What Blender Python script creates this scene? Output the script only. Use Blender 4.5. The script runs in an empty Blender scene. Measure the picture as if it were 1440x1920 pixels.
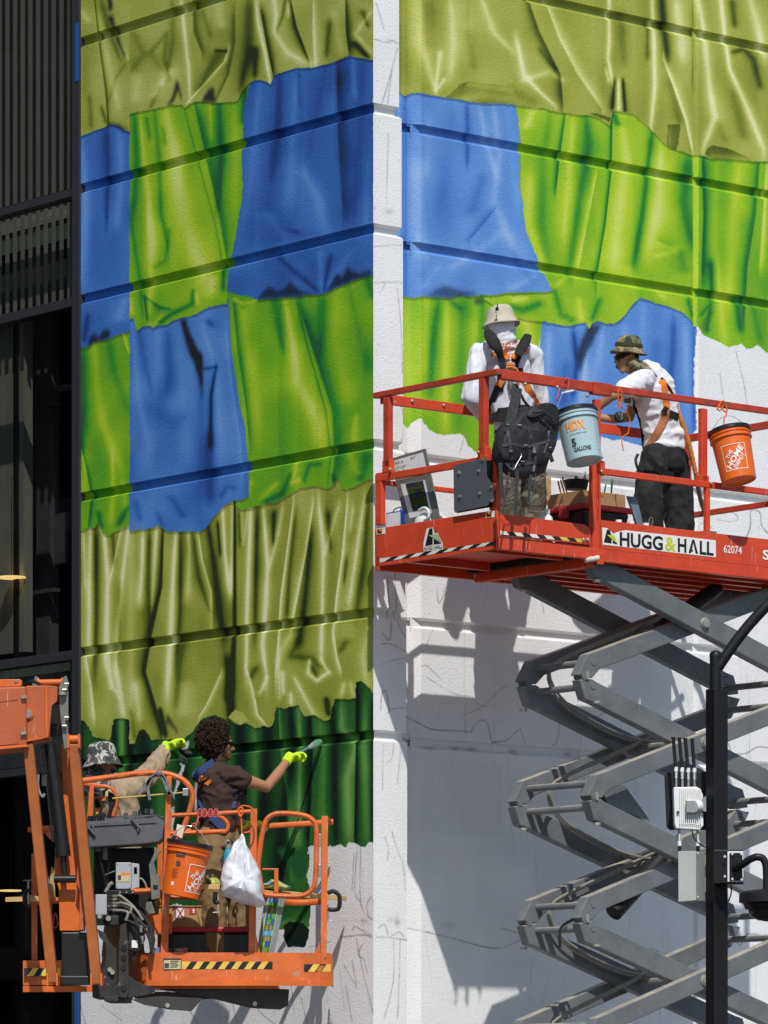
import bpy, bmesh, math, random
import numpy as np
from mathutils import Vector, Matrix, noise as mnoise

random.seed(7)
scn = bpy.context.scene
COL = scn.collection

# ------------------------------------------------------------------ camera, sky, sun, exposure
FPX, HY, CAMZ = 8100.0, 2060.0, 1.6          # focal length and horizon row in photo pixels
cam_d = bpy.data.cameras.new('camera')
cam_d.sensor_fit = 'HORIZONTAL'
cam_d.sensor_width = 36.0
cam_d.lens = FPX / 1440.0 * 36.0
cam_d.shift_y = (HY - 960.0) / 1440.0
cam_d.clip_start = 0.5
cam_d.clip_end = 2000.0
cam = bpy.data.objects.new('camera', cam_d)
cam.location = (0, 0, CAMZ)
cam.rotation_euler = (math.radians(90), 0, 0)
COL.objects.link(cam)
scn.camera = cam

SUN_FROM = Vector((0.125, -1.19, 1.46)).normalized()
world = bpy.data.worlds.new("World")
scn.world = world
world.use_nodes = True
wn = world.node_tree.nodes
wn.clear()
w_out = wn.new('ShaderNodeOutputWorld')
w_bg = wn.new('ShaderNodeBackground')
w_sky = wn.new('ShaderNodeTexSky')
w_sky.sky_type = 'NISHITA'
w_sky.sun_disc = False
w_sky.sun_elevation = math.asin(SUN_FROM.z)
w_sky.sun_rotation = math.atan2(SUN_FROM.x, SUN_FROM.y)
w_sky.air_density = 1.0
w_sky.dust_density = 0.6
w_sky.ozone_density = 2.0
world.node_tree.links.new(w_sky.outputs[0], w_bg.inputs['Color'])
w_bg.inputs['Strength'].default_value = 0.115
world.node_tree.links.new(w_bg.outputs[0], w_out.inputs['Surface'])

sun_d = bpy.data.lights.new('sun', 'SUN')
sun_d.energy = 4.0
sun_d.angle = math.radians(0.5)
sun_d.color = (1.0, 0.965, 0.915)
sun = bpy.data.objects.new('sun', sun_d)
sun.rotation_euler = SUN_FROM.to_track_quat('Z', 'Y').to_euler()
sun.location = (0, -20, 40)
COL.objects.link(sun)

scn.view_settings.view_transform = 'Standard'
scn.view_settings.look = 'None'
scn.view_settings.gamma = 1.0
scn.view_settings.use_curve_mapping = False
scn.view_settings.exposure = 0.0

# ------------------------------------------------------------------ helpers
def P(px, py, Y):
    """photo pixel at depth Y -> world point"""
    return Vector(((px - 720.0) / FPX * Y, Y, CAMZ + (HY - py) / FPX * Y))

def proj(p):
    return (720.0 + FPX * p[0] / p[1], HY - FPX * (p[2] - CAMZ) / p[1])

class Frame:
    """upright frame: u to the right along the wall, v horizontally away from the camera, z up"""
    def __init__(s, o, du, dv):
        s.o, s.du, s.dv = Vector(o), Vector(du), Vector(dv)
    def pt(s, u, v, z):
        q = s.o + s.du * u + s.dv * v
        return Vector((q.x, q.y, z))
    def onv(s, px, py, v):
        """pixel on the plane v=const -> (u, z)"""
        k = (px - 720.0) / FPX
        o = s.o + s.dv * v
        u = (k * o.y - o.x) / (s.du.x - k * s.du.y)
        y = o.y + u * s.du.y
        return u, CAMZ + (HY - py) / FPX * y
    def onu(s, px, py, u):
        """pixel on the plane u=const -> (v, z)"""
        k = (px - 720.0) / FPX
        o = s.o + s.du * u
        v = (k * o.y - o.x) / (s.dv.x - k * s.dv.y)
        y = o.y + v * s.dv.y
        return v, CAMZ + (HY - py) / FPX * y
    def V(s, px, py, v):
        u, z = s.onv(px, py, v)
        return s.pt(u, v, z)
    def U(s, px, py, u):
        v, z = s.onu(px, py, u)
        return s.pt(u, v, z)

DR = Vector((0.769, 0.639, 0)).normalized()      # along the right wall, away
DL = Vector((-DR.y, DR.x, 0))                    # along the left wall, away
YC = 34.0
CORNER = Vector(((700 - 720) / FPX * YC, YC, 0))

def lin(c):
    c = c / 255.0
    return c / 12.92 if c <= 0.04045 else ((c + 0.055) / 1.055) ** 2.4
def rgb(r, g, b, k=1.0):
    return (lin(r) * k, lin(g) * k, lin(b) * k, 1.0)

WLOC = {}
def empty(name, loc, label, cat, group=None):
    o = bpy.data.objects.new(name, None)
    o.empty_display_size = 0.1
    o.location = loc
    COL.objects.link(o)
    WLOC[o.name] = Vector(loc)
    o['label'] = label
    o['category'] = cat
    if group: o['group'] = group
    return o
def tag(o, label, cat, group=None):
    o['label'] = label
    o['category'] = cat
    if group: o['group'] = group
    return o

class MB:
    """collects vertices and faces (world coordinates) for ONE mesh object"""
    def __init__(s):
        s.v, s.f, s.uv, s.mi = [], [], {}, []
    def add(s, vs, fs, mi=0):
        b = len(s.v)
        s.v.extend([Vector(x) for x in vs])
        for f in fs:
            s.f.append([b + i for i in f]); s.mi.append(mi)
        return s
    def quad(s, a, b, c, d, mi=0):
        return s.add([a, b, c, d], [(0, 1, 2, 3)], mi)
    def hexa(s, p, mi=0):
        """8 corners: bottom 0-3, top 4-7 (same winding)"""
        return s.add(p, [(0, 3, 2, 1), (4, 5, 6, 7), (0, 1, 5, 4), (1, 2, 6, 5), (2, 3, 7, 6), (3, 0, 4, 7)], mi)
    def box(s, c, sx, sy, sz, ax=None, ay=None, az=None, mi=0):
        c = Vector(c)
        ax = Vector(ax or (1, 0, 0)); ay = Vector(ay or (0, 1, 0)); az = Vector(az or (0, 0, 1))
        q = []
        for k in (-.5, .5):
            for i, j in ((-.5, -.5), (.5, -.5), (.5, .5), (-.5, .5)):
                q.append(c + ax * (sx * i) + ay * (sy * j) + az * (sz * k))
        return s.hexa(q, mi)
    def bar(s, a, b, w, h, up=(0, 0, 1), mi=0):
        """rectangular bar from a to b; w across, h along up"""
        a, b = Vector(a), Vector(b)
        d = (b - a).normalized()
        side = d.cross(Vector(up))
        if side.length < 1e-4: side = d.cross(Vector((0, 1, 0)))
        side.normalize()
        u = side.cross(d).normalized()
        q = []
        for e in (a, b):
            for i, j in ((-.5, -.5), (.5, -.5), (.5, .5), (-.5, .5)):
                q.append(e + side * (w * i) + u * (h * j))
        return s.hexa(q, mi)
    def tube(s, pts, r, n=10, caps=True, mi=0, flat=None):
        """tube through points; r number or list; flat=(wx,wy,upvector) gives an elliptic section"""
        pts = [Vector(p) for p in pts]
        m = len(pts)
        rs = r if isinstance(r, (list, tuple)) else [r] * m
        t0 = (pts[1] - pts[0]).normalized()
        ref = Vector((0, 0, 1)) if abs(t0.z) < .9 else Vector((1, 0, 0))
        if flat: ref = Vector(flat[2])
        nx = t0.cross(ref).normalized()
        rings = []
        for i in range(m):
            t = (pts[min(i + 1, m - 1)] - pts[max(i - 1, 0)])
            if t.length < 1e-9: t = t0
            t.normalize()
            if flat:
                nx2 = t.cross(ref)
                if nx2.length > 1e-4: nx = nx2.normalized()
            else:
                nx = (nx - t * nx.dot(t))
                if nx.length < 1e-6: nx = t.cross(Vector((0, 1, 0)))
                nx.normalize()
            ny = t.cross(nx).normalized()
            fx, fy = (flat[0], flat[1]) if flat else (1, 1)
            rings.append([pts[i] + nx * (math.cos(2 * math.pi * k / n) * rs[i] * fx) + ny * (math.sin(2 * math.pi * k / n) * rs[i] * fy) for k in range(n)])
        vs = [p for R in rings for p in R]
        fs = []
        for i in range(m - 1):
            for k in range(n):
                k2 = (k + 1) % n
                fs.append((i * n + k, i * n + k2, (i + 1) * n + k2, (i + 1) * n + k))
        if caps:
            fs.append(tuple(range(n))[::-1]); fs.append(tuple((m - 1) * n + k for k in range(n)))
        return s.add(vs, fs, mi)
    def disc(s, c, axis, r, th, n=14, mi=0):
        axis = Vector(axis).normalized()
        c = Vector(c)
        return s.tube([c - axis * th / 2, c + axis * th / 2], r, n, mi=mi)
    def ball(s, c, rx, ry=None, rz=None, n=12, ax=None, mi=0):
        ry = ry or rx; rz = rz or rx
        c = Vector(c)
        A = ax or (Vector((1, 0, 0)), Vector((0, 1, 0)), Vector((0, 0, 1)))
        vs, fs = [], []
        m = n // 2 + 1
        for i in range(m + 1):
            th = math.pi * i / m
            for k in range(n):
                ph = 2 * math.pi * k / n
                vs.append(c + A[0] * (rx * math.sin(th) * math.cos(ph)) + A[1] * (ry * math.sin(th) * math.sin(ph)) + A[2] * (rz * math.cos(th)))
        for i in range(m):
            for k in range(n):
                k2 = (k + 1) % n
                fs.append((i * n + k, (i + 1) * n + k, (i + 1) * n + k2, i * n + k2))
        return s.add(vs, fs, mi)
    def prism(s, outline, d, mi=0):
        """extrude a closed outline (world points) by vector d"""
        n = len(outline)
        d = Vector(d)
        vs = [Vector(p) for p in outline] + [Vector(p) + d for p in outline]
        fs = [tuple(range(n)), tuple(range(2 * n - 1, n - 1, -1))]
        for i in range(n):
            j = (i + 1) % n
            fs.append((i, n + i, n + j, j))
        return s.add(vs, fs, mi)
    def lathe(s, prof, base, axis=(0, 0, 1), n=28, mi=0):
        """prof: list of (radius, height) along axis from base"""
        ax = Vector(axis).normalized()
        ref = Vector((1, 0, 0)) if abs(ax.x) < .9 else Vector((0, 1, 0))
        e1 = ax.cross(ref).normalized(); e2 = ax.cross(e1)
        base = Vector(base)
        vs, fs = [], []
        for (r, h) in prof:
            for k in range(n):
                a = 2 * math.pi * k / n
                vs.append(base + ax * h + (e1 * math.cos(a) + e2 * math.sin(a)) * max(r, 1e-5))
        for i in range(len(prof) - 1):
            for k in range(n):
                k2 = (k + 1) % n
                fs.append((i * n + k, i * n + k2, (i + 1) * n + k2, (i + 1) * n + k))
        return s.add(vs, fs, mi)
    def build(s, name, mat, parent=None, smooth=False, bevel=0.0, uvf=None, kind=None, label=None, seg=2, fixn=True):
        c = Vector((0, 0, 0))
        if s.v:
            lo = Vector((min(p.x for p in s.v), min(p.y for p in s.v), min(p.z for p in s.v)))
            hi = Vector((max(p.x for p in s.v), max(p.y for p in s.v), max(p.z for p in s.v)))
            c = (lo + hi) / 2
        me = bpy.data.meshes.new(name)
        me.from_pydata([tuple(p - c) for p in s.v], [], s.f)
        for m in (mat if isinstance(mat, (list, tuple)) else [mat]):
            me.materials.append(m)
        if any(s.mi): me.polygons.foreach_set('material_index', s.mi)
        if uvf:
            ul = me.uv_layers.new(name='UVMap')
            for lp in me.loops:
                ul.data[lp.index].uv = uvf(s.v[lp.vertex_index])
        if fixn:
            bm = bmesh.new(); bm.from_mesh(me)
            bmesh.ops.recalc_face_normals(bm, faces=bm.faces[:])
            bm.to_mesh(me); bm.free()
        if smooth: me.shade_smooth()
        o = bpy.data.objects.new(name, me)
        COL.objects.link(o)
        WLOC[o.name] = c
        if parent:
            o.parent = parent
            o.location = c - WLOC[parent.name]
        else:
            o.location = c
        if kind: o['kind'] = kind
        if label: o['label'] = label
        if bevel > 0:
            bv = o.modifiers.new('edges', 'BEVEL')
            bv.width = bevel; bv.segments = seg; bv.limit_method = 'ANGLE'; bv.angle_limit = math.radians(35)
        if smooth and bevel == 0:
            try: me.set_sharp_from_angle(angle=math.radians(45))
            except Exception: pass
        return o

def put(src, loc, parent, rot=None, name=None):
    """copy of a mesh part at a world location, sharing the mesh"""
    o = src.copy()
    if name: o.name = name
    COL.objects.link(o)
    WLOC[o.name] = Vector(loc)
    o.parent = parent
    o.location = Vector(loc) - (WLOC[parent.name] if parent else Vector((0, 0, 0)))
    if rot is not None: o.rotation_euler = rot
    return o

def smooth_path(pts, k=6, closed=False):
    """Catmull-Rom through points"""
    pts = [Vector(p) for p in pts]
    n = len(pts)
    out = []
    rng = range(n) if closed else range(n - 1)
    for i in rng:
        g = (lambda j: pts[j % n]) if closed else (lambda j: pts[max(0, min(n - 1, j))])
        p0, p1, p2, p3 = g(i - 1), g(i), g(i + 1), g(i + 2)
        for t in range(k):
            t /= k
            out.append(0.5 * ((2 * p1) + (p2 - p0) * t + (2 * p0 - 5 * p1 + 4 * p2 - p3) * t * t + (3 * p1 - p0 - 3 * p2 + p3) * t ** 3))
    if not closed: out.append(pts[-1])
    return out

# ------------------------------------------------------------------ materials
MATS = {}
def mat(name, col, rough=0.5, metal=0.0, var=0.12, vscale=6.0, bump=0.0, bscale=200.0, spec=0.3,
        wear=None, wear_col=None, wscale=9.0, dirt=0.0, trans=0.0, coat=0.0, stretch=None, top_col=None, scratch=0.0):
    """procedural principled material: colour variation, optional wear patches, dirt and fine relief"""
    m = bpy.data.materials.new(name)
    m.use_nodes = True
    nt = m.node_tree; N = nt.nodes; L = nt.links
    b = N['Principled BSDF']
    b.inputs['Roughness'].default_value = rough
    b.inputs['Metallic'].default_value = metal
    b.inputs['Specular IOR Level'].default_value = spec
    if coat: b.inputs['Coat Weight'].default_value = coat
    if trans: b.inputs['Transmission Weight'].default_value = trans
    geo = N.new('ShaderNodeNewGeometry')
    pos = geo.outputs['Position']
    if stretch:
        mp = N.new('ShaderNodeMapping'); mp.inputs['Scale'].default_value = stretch
        L.new(pos, mp.inputs['Vector']); pos = mp.outputs[0]
    def nz(scale, detail=4.0, rough_=0.6):
        t = N.new('ShaderNodeTexNoise'); t.inputs['Scale'].default_value = scale
        t.inputs['Detail'].default_value = detail; t.inputs['Roughness'].default_value = rough_
        L.new(pos, t.inputs['Vector']); return t.outputs['Fac']
    def ramp(fac, a, c):
        r = N.new('ShaderNodeMapRange'); r.inputs['From Min'].default_value = a; r.inputs['From Max'].default_value = c
        L.new(fac, r.inputs['Value']); return r.outputs[0]
    def mix(fac, A, B):
        x = N.new('ShaderNodeMix'); x.data_type = 'RGBA'
        if isinstance(fac, float): x.inputs['Factor'].default_value = fac
        else: L.new(fac, x.inputs['Factor'])
        for s_, v_ in ((6, A), (7, B)):
            if isinstance(v_, tuple): x.inputs[s_].default_value = v_
            else: L.new(v_, x.inputs[s_])
        return x.outputs[2]
    c = tuple(col)
    lo = tuple(max(0, x * (1 - var)) for x in c[:3]) + (1,)
    hi = tuple(min(1, x * (1 + var)) for x in c[:3]) + (1,)
    out = mix(ramp(nz(vscale), .3, .7), lo, hi)
    if dirt:
        d = N.new('ShaderNodeMath'); d.operation = 'MULTIPLY'; d.inputs[1].default_value = dirt
        L.new(ramp(nz(3.0, 6.0, .7), .48, .75), d.inputs[0])
        out = mix(d.outputs[0], out, tuple(x * .35 + .02 for x in c[:3]) + (1,))
    if wear is not None:
        out = mix(ramp(nz(wscale, 9.0, .72), wear, wear + .03), out, wear_col or (.3, .29, .27, 1))
    if scratch:      # fine pale scrapes, a few to the metre
        mp2 = N.new('ShaderNodeMapping'); mp2.inputs['Rotation'].default_value = (.3, .5, .2); mp2.inputs['Scale'].default_value = (60, 60, 5)
        L.new(geo.outputs['Position'], mp2.inputs['Vector'])
        t = N.new('ShaderNodeTexNoise'); t.inputs['Scale'].default_value = 1.0; t.inputs['Detail'].default_value = 3
        L.new(mp2.outputs[0], t.inputs['Vector'])
        k = N.new('ShaderNodeMath'); k.operation = 'MULTIPLY'; k.inputs[1].default_value = scratch
        L.new(ramp(t.outputs['Fac'], .66, .72), k.inputs[0])
        out = mix(k.outputs[0], out, tuple(min(1, x * .5 + .38) for x in c[:3]) + (1,))
    if top_col:         # second, paler colour mixed in on faces that look up
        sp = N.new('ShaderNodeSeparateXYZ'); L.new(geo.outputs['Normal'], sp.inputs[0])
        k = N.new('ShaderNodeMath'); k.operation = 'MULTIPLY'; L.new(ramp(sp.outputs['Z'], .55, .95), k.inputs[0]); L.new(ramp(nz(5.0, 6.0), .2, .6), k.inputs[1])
        out = mix(k.outputs[0], out, top_col)
    L.new(out, b.inputs['Base Color'])
    if bump:
        bp = N.new('ShaderNodeBump'); bp.inputs['Strength'].default_value = bump; bp.inputs['Distance'].default_value = 0.01
        L.new(nz(bscale, 3.0), bp.inputs['Height']); L.new(bp.outputs[0], b.inputs['Normal'])
    rr = N.new('ShaderNodeMapRange'); rr.inputs['To Min'].default_value = max(0, rough - .1); rr.inputs['To Max'].default_value = min(1, rough + .12)
    L.new(nz(14.0), rr.inputs['Value']); L.new(rr.outputs[0], b.inputs['Roughness'])
    MATS[name] = m
    return m
# ------------------------------------------------------------------ painted walls: the colours of the paint, as flat print
FR = Frame(CORNER, DR, DL)                   # right wall: u along it, v into it
FL = Frame(CORNER, DL, DR)                   # left wall:  u along it, v into it
REC = 0.348                                  # the right wall stands back behind the corner pier
RES = 190.0
ZB, ZT = 1.7, 11.7

def pal(*st):
    return np.array([[lin(c) for c in s] for s in st])
PAL = {
 'O': pal((38, 46, 12), (98, 112, 18), (156, 163, 60), (192, 197, 106), (230, 231, 172)),
 'G': pal((26, 92, 48), (48, 142, 34), (120, 176, 18), (176, 203, 40), (210, 222, 116)),
 'B': pal((22, 28, 46), (30, 72, 146), (60, 114, 190), (98, 148, 212), (156, 187, 228)),
 'D': pal((5, 13, 7), (10, 44, 16), (29, 89, 30), (78, 134, 54), (122, 168, 88)),
}

class Canvas:
    def __init__(s, frame, v, u0, u1, name):
        s.f, s.v, s.u0, s.u1, s.name = frame, v, u0, u1, name
        s.W = int((u1 - u0) * RES); s.H = int((ZT - ZB) * RES)
        us = u0 + (np.arange(s.W) + .5) / RES
        zs = ZB + (np.arange(s.H) + .5) / RES
        o = frame.o + frame.dv * v
        X = o.x + frame.du.x * us; Y = o.y + frame.du.y * us
        s.px = 720 + FPX * X / Y                                    # per column
        s.py = HY - FPX * (zs[:, None] - CAMZ) / Y[None, :]         # rows x columns
        s.Y = Y
        rng = np.random.default_rng(3)
        s.img = np.empty((s.H, s.W, 3), np.float32)
        s.img[:] = np.array([lin(231), lin(231), lin(230)])
        s.jx = s._noise(rng, 5) * 1.7 + s._noise(rng, 20) * 2.0
        s.jy = s._noise(rng, 5) * 1.7 + s._noise(rng, 20) * 2.0
        s.soft = s._noise(rng, 40)
        s.lum = s._noise(rng, 90)
        s.grain = s._noise(rng, 2) * .6 + s._noise(rng, 4) * .6
    def _noise(s, rng, cell):
        h, w = s.H // cell + 3, s.W // cell + 3
        g = rng.uniform(-1, 1, (h, w)).astype(np.float32)
        yy = np.arange(s.H) / cell; xx = np.arange(s.W) / cell
        y0 = yy.astype(int); x0 = xx.astype(int)
        fy = (yy - y0)[:, None]; fx = (xx - x0)[None, :]
        fy = fy * fy * (3 - 2 * fy); fx = fx * fx * (3 - 2 * fx)
        a = g[y0][:, x0]; b = g[y0][:, x0 + 1]; c = g[y0 + 1][:, x0]; d = g[y0 + 1][:, x0 + 1]
        return ((a * (1 - fx) + b * fx) * (1 - fy) + (c * (1 - fx) + d * fx) * fy).astype(np.float32)
    def window(s, x0, y0, x1, y1):
        order = s.px if s.px[-1] > s.px[0] else s.px[::-1]
        c = np.where((s.px >= x0 - 2) & (s.px <= x1 + 2))[0]
        if len(c) == 0: return None
        sub = s.py[:, c[0]:c[-1] + 1]
        r = np.where(((sub >= y0 - 2) & (sub <= y1 + 2)).any(axis=1))[0]
        if len(r) == 0: return None
        return slice(r[0], r[-1] + 1), slice(c[0], c[-1] + 1)
    def inside(s, poly, jit=1.0, w=None):
        xs = [p[0] for p in poly]; ys = [p[1] for p in poly]
        w = w or s.window(min(xs) - 6, min(ys) - 6, max(xs) + 6, max(ys) + 6)
        if w is None: return None, None
        py = s.py[w] + s.jy[w] * jit
        px = np.broadcast_to(s.px[w[1]], py.shape) + s.jx[w] * jit
        m = np.zeros(py.shape, bool)
        n = len(poly)
        for i in range(n):
            (x1, y1), (x2, y2) = poly[i], poly[(i + 1) % n]
            if y1 == y2: continue
            c = ((y1 > py) != (y2 > py)) & (px < (x2 - x1) * (py - y1) / (y2 - y1) + x1)
            m ^= c
        return w, m
    def tone_stroke(s, T, w, pts, wd, amt, edge='', fade=14):
        """soft fold: pts [(x,y)..] with y increasing, or any polyline when not monotonic"""
        py = s.py[w]; px = np.broadcast_to(s.px[w[1]], py.shape)
        xs = np.array([p[0] for p in pts], float); ys = np.array([p[1] for p in pts], float)
        wds = np.array(wd if isinstance(wd, (list, tuple)) else [wd] * len(pts), float)
        if len(pts) > 1 and (np.diff(ys) > 0).all() and (abs(np.diff(xs)) < 1.6 * np.diff(ys)).all():
            xc = np.interp(py, ys, xs); ww = np.interp(py, ys, wds)
            d = px - xc
            wl = ww * (.16 if 'l' in edge else 1.0); wr = ww * (.16 if 'r' in edge else 1.0)
            q = np.where(d < 0, d / wl, d / wr)
            g = np.exp(-q * q)
            fade = max(fade, .32 * (ys[-1] - ys[0]))
            f = np.clip((py - ys[0]) / fade + .6, 0, 1) * np.clip((ys[-1] - py) / fade + .6, 0, 1)
            f = f * f * (3 - 2 * f)
            T += amt * g * f
        else:
            best = np.full(py.shape, 1e9)
            for i in range(len(pts) - 1):
                ax, ay, bx, by = xs[i], ys[i], xs[i + 1], ys[i + 1]
                L2 = (bx - ax) ** 2 + (by - ay) ** 2 + 1e-6
                t = np.clip(((px - ax) * (bx - ax) + (py - ay) * (by - ay)) / L2, 0, 1)
                ww = wds[i] * (1 - t) + wds[i + 1] * t
                ddx = px - (ax + t * (bx - ax)); ddy = py - (ay + t * (by - ay))
                side = (bx - ax) * ddy - (by - ay) * ddx
                k = np.ones_like(ww)
                if 'l' in edge: k = np.where(side > 0, .16, 1.0)
                if 'r' in edge: k = np.where(side < 0, .16, 1.0)
                best = np.minimum(best, (ddx ** 2 + ddy ** 2) / (ww * k) ** 2)
            T += amt * .85 * np.exp(-best)
    def patch(s, pal_, poly, base=.5, auto=None, strokes=(), jit=.5, under=True, gain=1.0, amp=1.0):
        if under:      # the dark painted line below a hem
            w, m = s.inside([(x + 1, y + 5) for x, y in poly], jit)
            if w is not None:
                s.img[w][m] *= .55
        w, m = s.inside(poly, jit)
        if w is None: return
        T = np.full(m.shape, base, np.float64) + s.soft[w] * .07 + s.lum[w] * .05 + s.grain[w] * .028
        if auto is None:
            wx = max(p[0] for p in poly) - min(p[0] for p in poly)
            auto = dict(n=int(wx / 42) if wx > 80 else 0, seed=int(wx), w=17, amp=.045 if pal_ == 'B' else .075, drift=24)
        if auto['n']:
            r = random.Random(auto.get('seed', 1))
            x0, x1 = min(p[0] for p in poly), max(p[0] for p in poly)
            y0, y1 = min(p[1] for p in poly), max(p[1] for p in poly)
            n = auto.get('n', 10)
            for k in range(n):
                x = x0 + (k + r.uniform(.1, .9)) * (x1 - x0) / n
                dr = auto.get('drift', 10) * r.uniform(-1, 1)
                ya = y0 + r.uniform(-.05, .35) * (y1 - y0); yb = y1 - r.uniform(-.05, .45) * (y1 - y0)
                wd = auto.get('w', 8) * r.uniform(.6, 1.5)
                a = auto.get('amp', .25) * r.uniform(.5, 1.2) * (1 if k % 2 else -1)
                s.tone_stroke(T, w, [(x, ya), (x + dr * .4, (ya + yb) / 2), (x + dr, yb)], [wd * .7, wd, wd * 1.5], a, r.choice(['', 'l', 'r', '']), fade=50)
        for st in strokes:
            wd = st[1]
            wd = list(wd) if isinstance(wd, (list, tuple)) else [wd] * len(st[0])
            s.tone_stroke(T, w, st[0], [q * 1.6 for q in wd], st[2] * .62 * amp, *st[3:])
            s.tone_stroke(T, w, st[0], [q * .72 for q in wd], st[2] * .62 * amp, *st[3:])
        T = np.clip(T * gain, 0, 1)
        st = PAL[pal_]
        g = np.linspace(0, 1, len(st))
        col = np.stack([np.interp(T, g, st[:, k]) for k in range(3)], -1)
        s.img[w][m] = col[m]
    def flat(s, poly, c, alpha=1.0, jit=.4, soft=0):
        w, m = s.inside(poly, jit)
        if w is None: return
        a = m.astype(np.float32)
        for _ in range(2 if soft else 0):          # small box blur along both axes
            for ax in (0, 1):
                n = a.shape[ax]; r = min(soft, max(1, n // 3))
                cs = np.concatenate([np.zeros_like(np.take(a, [0], ax)), np.cumsum(a, ax)], ax)
                i1 = np.clip(np.arange(n) + r + 1, 0, n); i0 = np.clip(np.arange(n) - r, 0, n)
                a = (np.take(cs, i1, ax) - np.take(cs, i0, ax)) / (2 * r + 1)
        a = (a * alpha)[..., None]
        cc = np.array([lin(x) for x in c])
        s.img[w] = s.img[w] * (1 - a) + cc * a
    def line(s, pts, wd=1.1, alpha=.6, c=(45, 47, 52)):
        """a charcoal line"""
        xs = [p[0] for p in pts]; ys = [p[1] for p in pts]
        w = s.window(min(xs) - 5, min(ys) - 5, max(xs) + 5, max(ys) + 5)
        if w is None: return
        T = np.zeros(s.py[w].shape)
        py = s.py[w]; px = np.broadcast_to(s.px[w[1]], py.shape)
        best = np.full(py.shape, 1e9)
        for i in range(len(pts) - 1):
            ax, ay, bx, by = xs[i], ys[i], xs[i + 1], ys[i + 1]
            L2 = (bx - ax) ** 2 + (by - ay) ** 2 + 1e-6
            t = np.clip(((px - ax) * (bx - ax) + (py - ay) * (by - ay)) / L2, 0, 1)
            best = np.minimum(best, (px - (ax + t * (bx - ax))) ** 2 + (py - (ay + t * (by - ay))) ** 2)
        a = alpha * np.exp(-best / (wd * wd)) * np.clip(.75 + s.jx[w] * .16, .15, 1)
        cc = np.array([lin(x) for x in c])
        s.img[w] = s.img[w] * (1 - a[..., None]) + cc * a[..., None]
    def smudge(s, x, y, rx, ry, alpha=.3, c=(110, 112, 116)):
        w = s.window(x - 3 * rx, y - 3 * ry, x + 3 * rx, y + 3 * ry)
        if w is None: return
        d = ((s.px[w[1]][None, :] - x) / rx) ** 2 + ((s.py[w] - y) / ry) ** 2
        a = alpha * np.exp(-d) * np.clip(.7 + s.jx[w] * .25, 0, 1)
        cc = np.array([lin(q) for q in c])
        s.img[w] = s.img[w] * (1 - a[..., None]) + cc * a[..., None]
    def material(s, name):
        im = bpy.data.images.new(name, s.W, s.H, float_buffer=False, alpha=False)
        a = np.ones((s.H, s.W, 4), np.float32)
        c = np.clip(s.img, 0, 1)
        a[..., :3] = np.where(c <= .0031308, c * 12.92, 1.055 * np.power(c, 1 / 2.4) - .055)
        im.pixels.foreach_set(a.ravel())
        im.update(); im.pack()
        m = bpy.data.materials.new(name)
        m.use_nodes = True
        nt = m.node_tree; N = nt.nodes; L = nt.links
        b = N['Principled BSDF']
        b.inputs['Roughness'].default_value = .62
        b.inputs['Specular IOR Level'].default_value = .35
        uv = N.new('ShaderNodeUVMap'); uv.uv_map = 'UVMap'
        tx = N.new('ShaderNodeTexImage'); tx.image = im; tx.extension = 'EXTEND'; tx.interpolation = 'Cubic'
        L.new(uv.outputs[0], tx.inputs[0])
        geo = N.new('ShaderNodeNewGeometry')
        n1 = N.new('ShaderNodeTexNoise'); n1.inputs['Scale'].default_value = 62; n1.inputs['Detail'].default_value = 5; n1.inputs['Roughness'].default_value = .68
        L.new(geo.outputs['Position'], n1.inputs['Vector'])
        vo = N.new('ShaderNodeTexVoronoi'); vo.inputs['Scale'].default_value = 26
        L.new(geo.outputs['Position'], vo.inputs['Vector'])
        pit = N.new('ShaderNodeMapRange'); pit.inputs['From Min'].default_value = .05; pit.inputs['From Max'].default_value = .17
        L.new(vo.outputs['Distance'], pit.inputs['Value'])
        n2 = N.new('ShaderNodeTexNoise'); n2.inputs['Scale'].default_value = 9; n2.inputs['Detail'].default_value = 2
        L.new(geo.outputs['Position'], n2.inputs['Vector'])
        sel = N.new('ShaderNodeMapRange'); sel.inputs['From Min'].default_value = .52; sel.inputs['From Max'].default_value = .6
        L.new(n2.outputs['Fac'], sel.inputs['Value'])
        inv = N.new('ShaderNodeMath'); inv.operation = 'SUBTRACT'; inv.inputs[0].default_value = 1
        L.new(pit.outputs[0], inv.inputs[1])
        pm = N.new('ShaderNodeMath'); pm.operation = 'MULTIPLY'; L.new(inv.outputs[0], pm.inputs[0]); L.new(sel.outputs[0], pm.inputs[1])
        hh = N.new('ShaderNodeMath'); hh.operation = 'MULTIPLY_ADD'; hh.inputs[1].default_value = -.55
        L.new(pm.outputs[0], hh.inputs[0]); L.new(n1.outputs['Fac'], hh.inputs[2])
        bp = N.new('ShaderNodeBump'); bp.inputs['Strength'].default_value = .5; bp.inputs['Distance'].default_value = .014
        L.new(hh.outputs[0], bp.inputs['Height']); L.new(bp.outputs[0], b.inputs['Normal'])
        mr = N.new('ShaderNodeMapRange'); mr.inputs['To Min'].default_value = 1.0; mr.inputs['To Max'].default_value = .62
        L.new(pm.outputs[0], mr.inputs['Value'])
        n3 = N.new('ShaderNodeTexNoise'); n3.inputs['Scale'].default_value = 2.2; n3.inputs['Detail'].default_value = 6
        L.new(geo.outputs['Position'], n3.inputs['Vector'])
        m3 = N.new('ShaderNodeMapRange'); m3.inputs['From Min'].default_value = .3; m3.inputs['From Max'].default_value = .7
        m3.inputs['To Min'].default_value = .94; m3.inputs['To Max'].default_value = 1.02
        L.new(n3.outputs['Fac'], m3.inputs['Value'])
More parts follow.
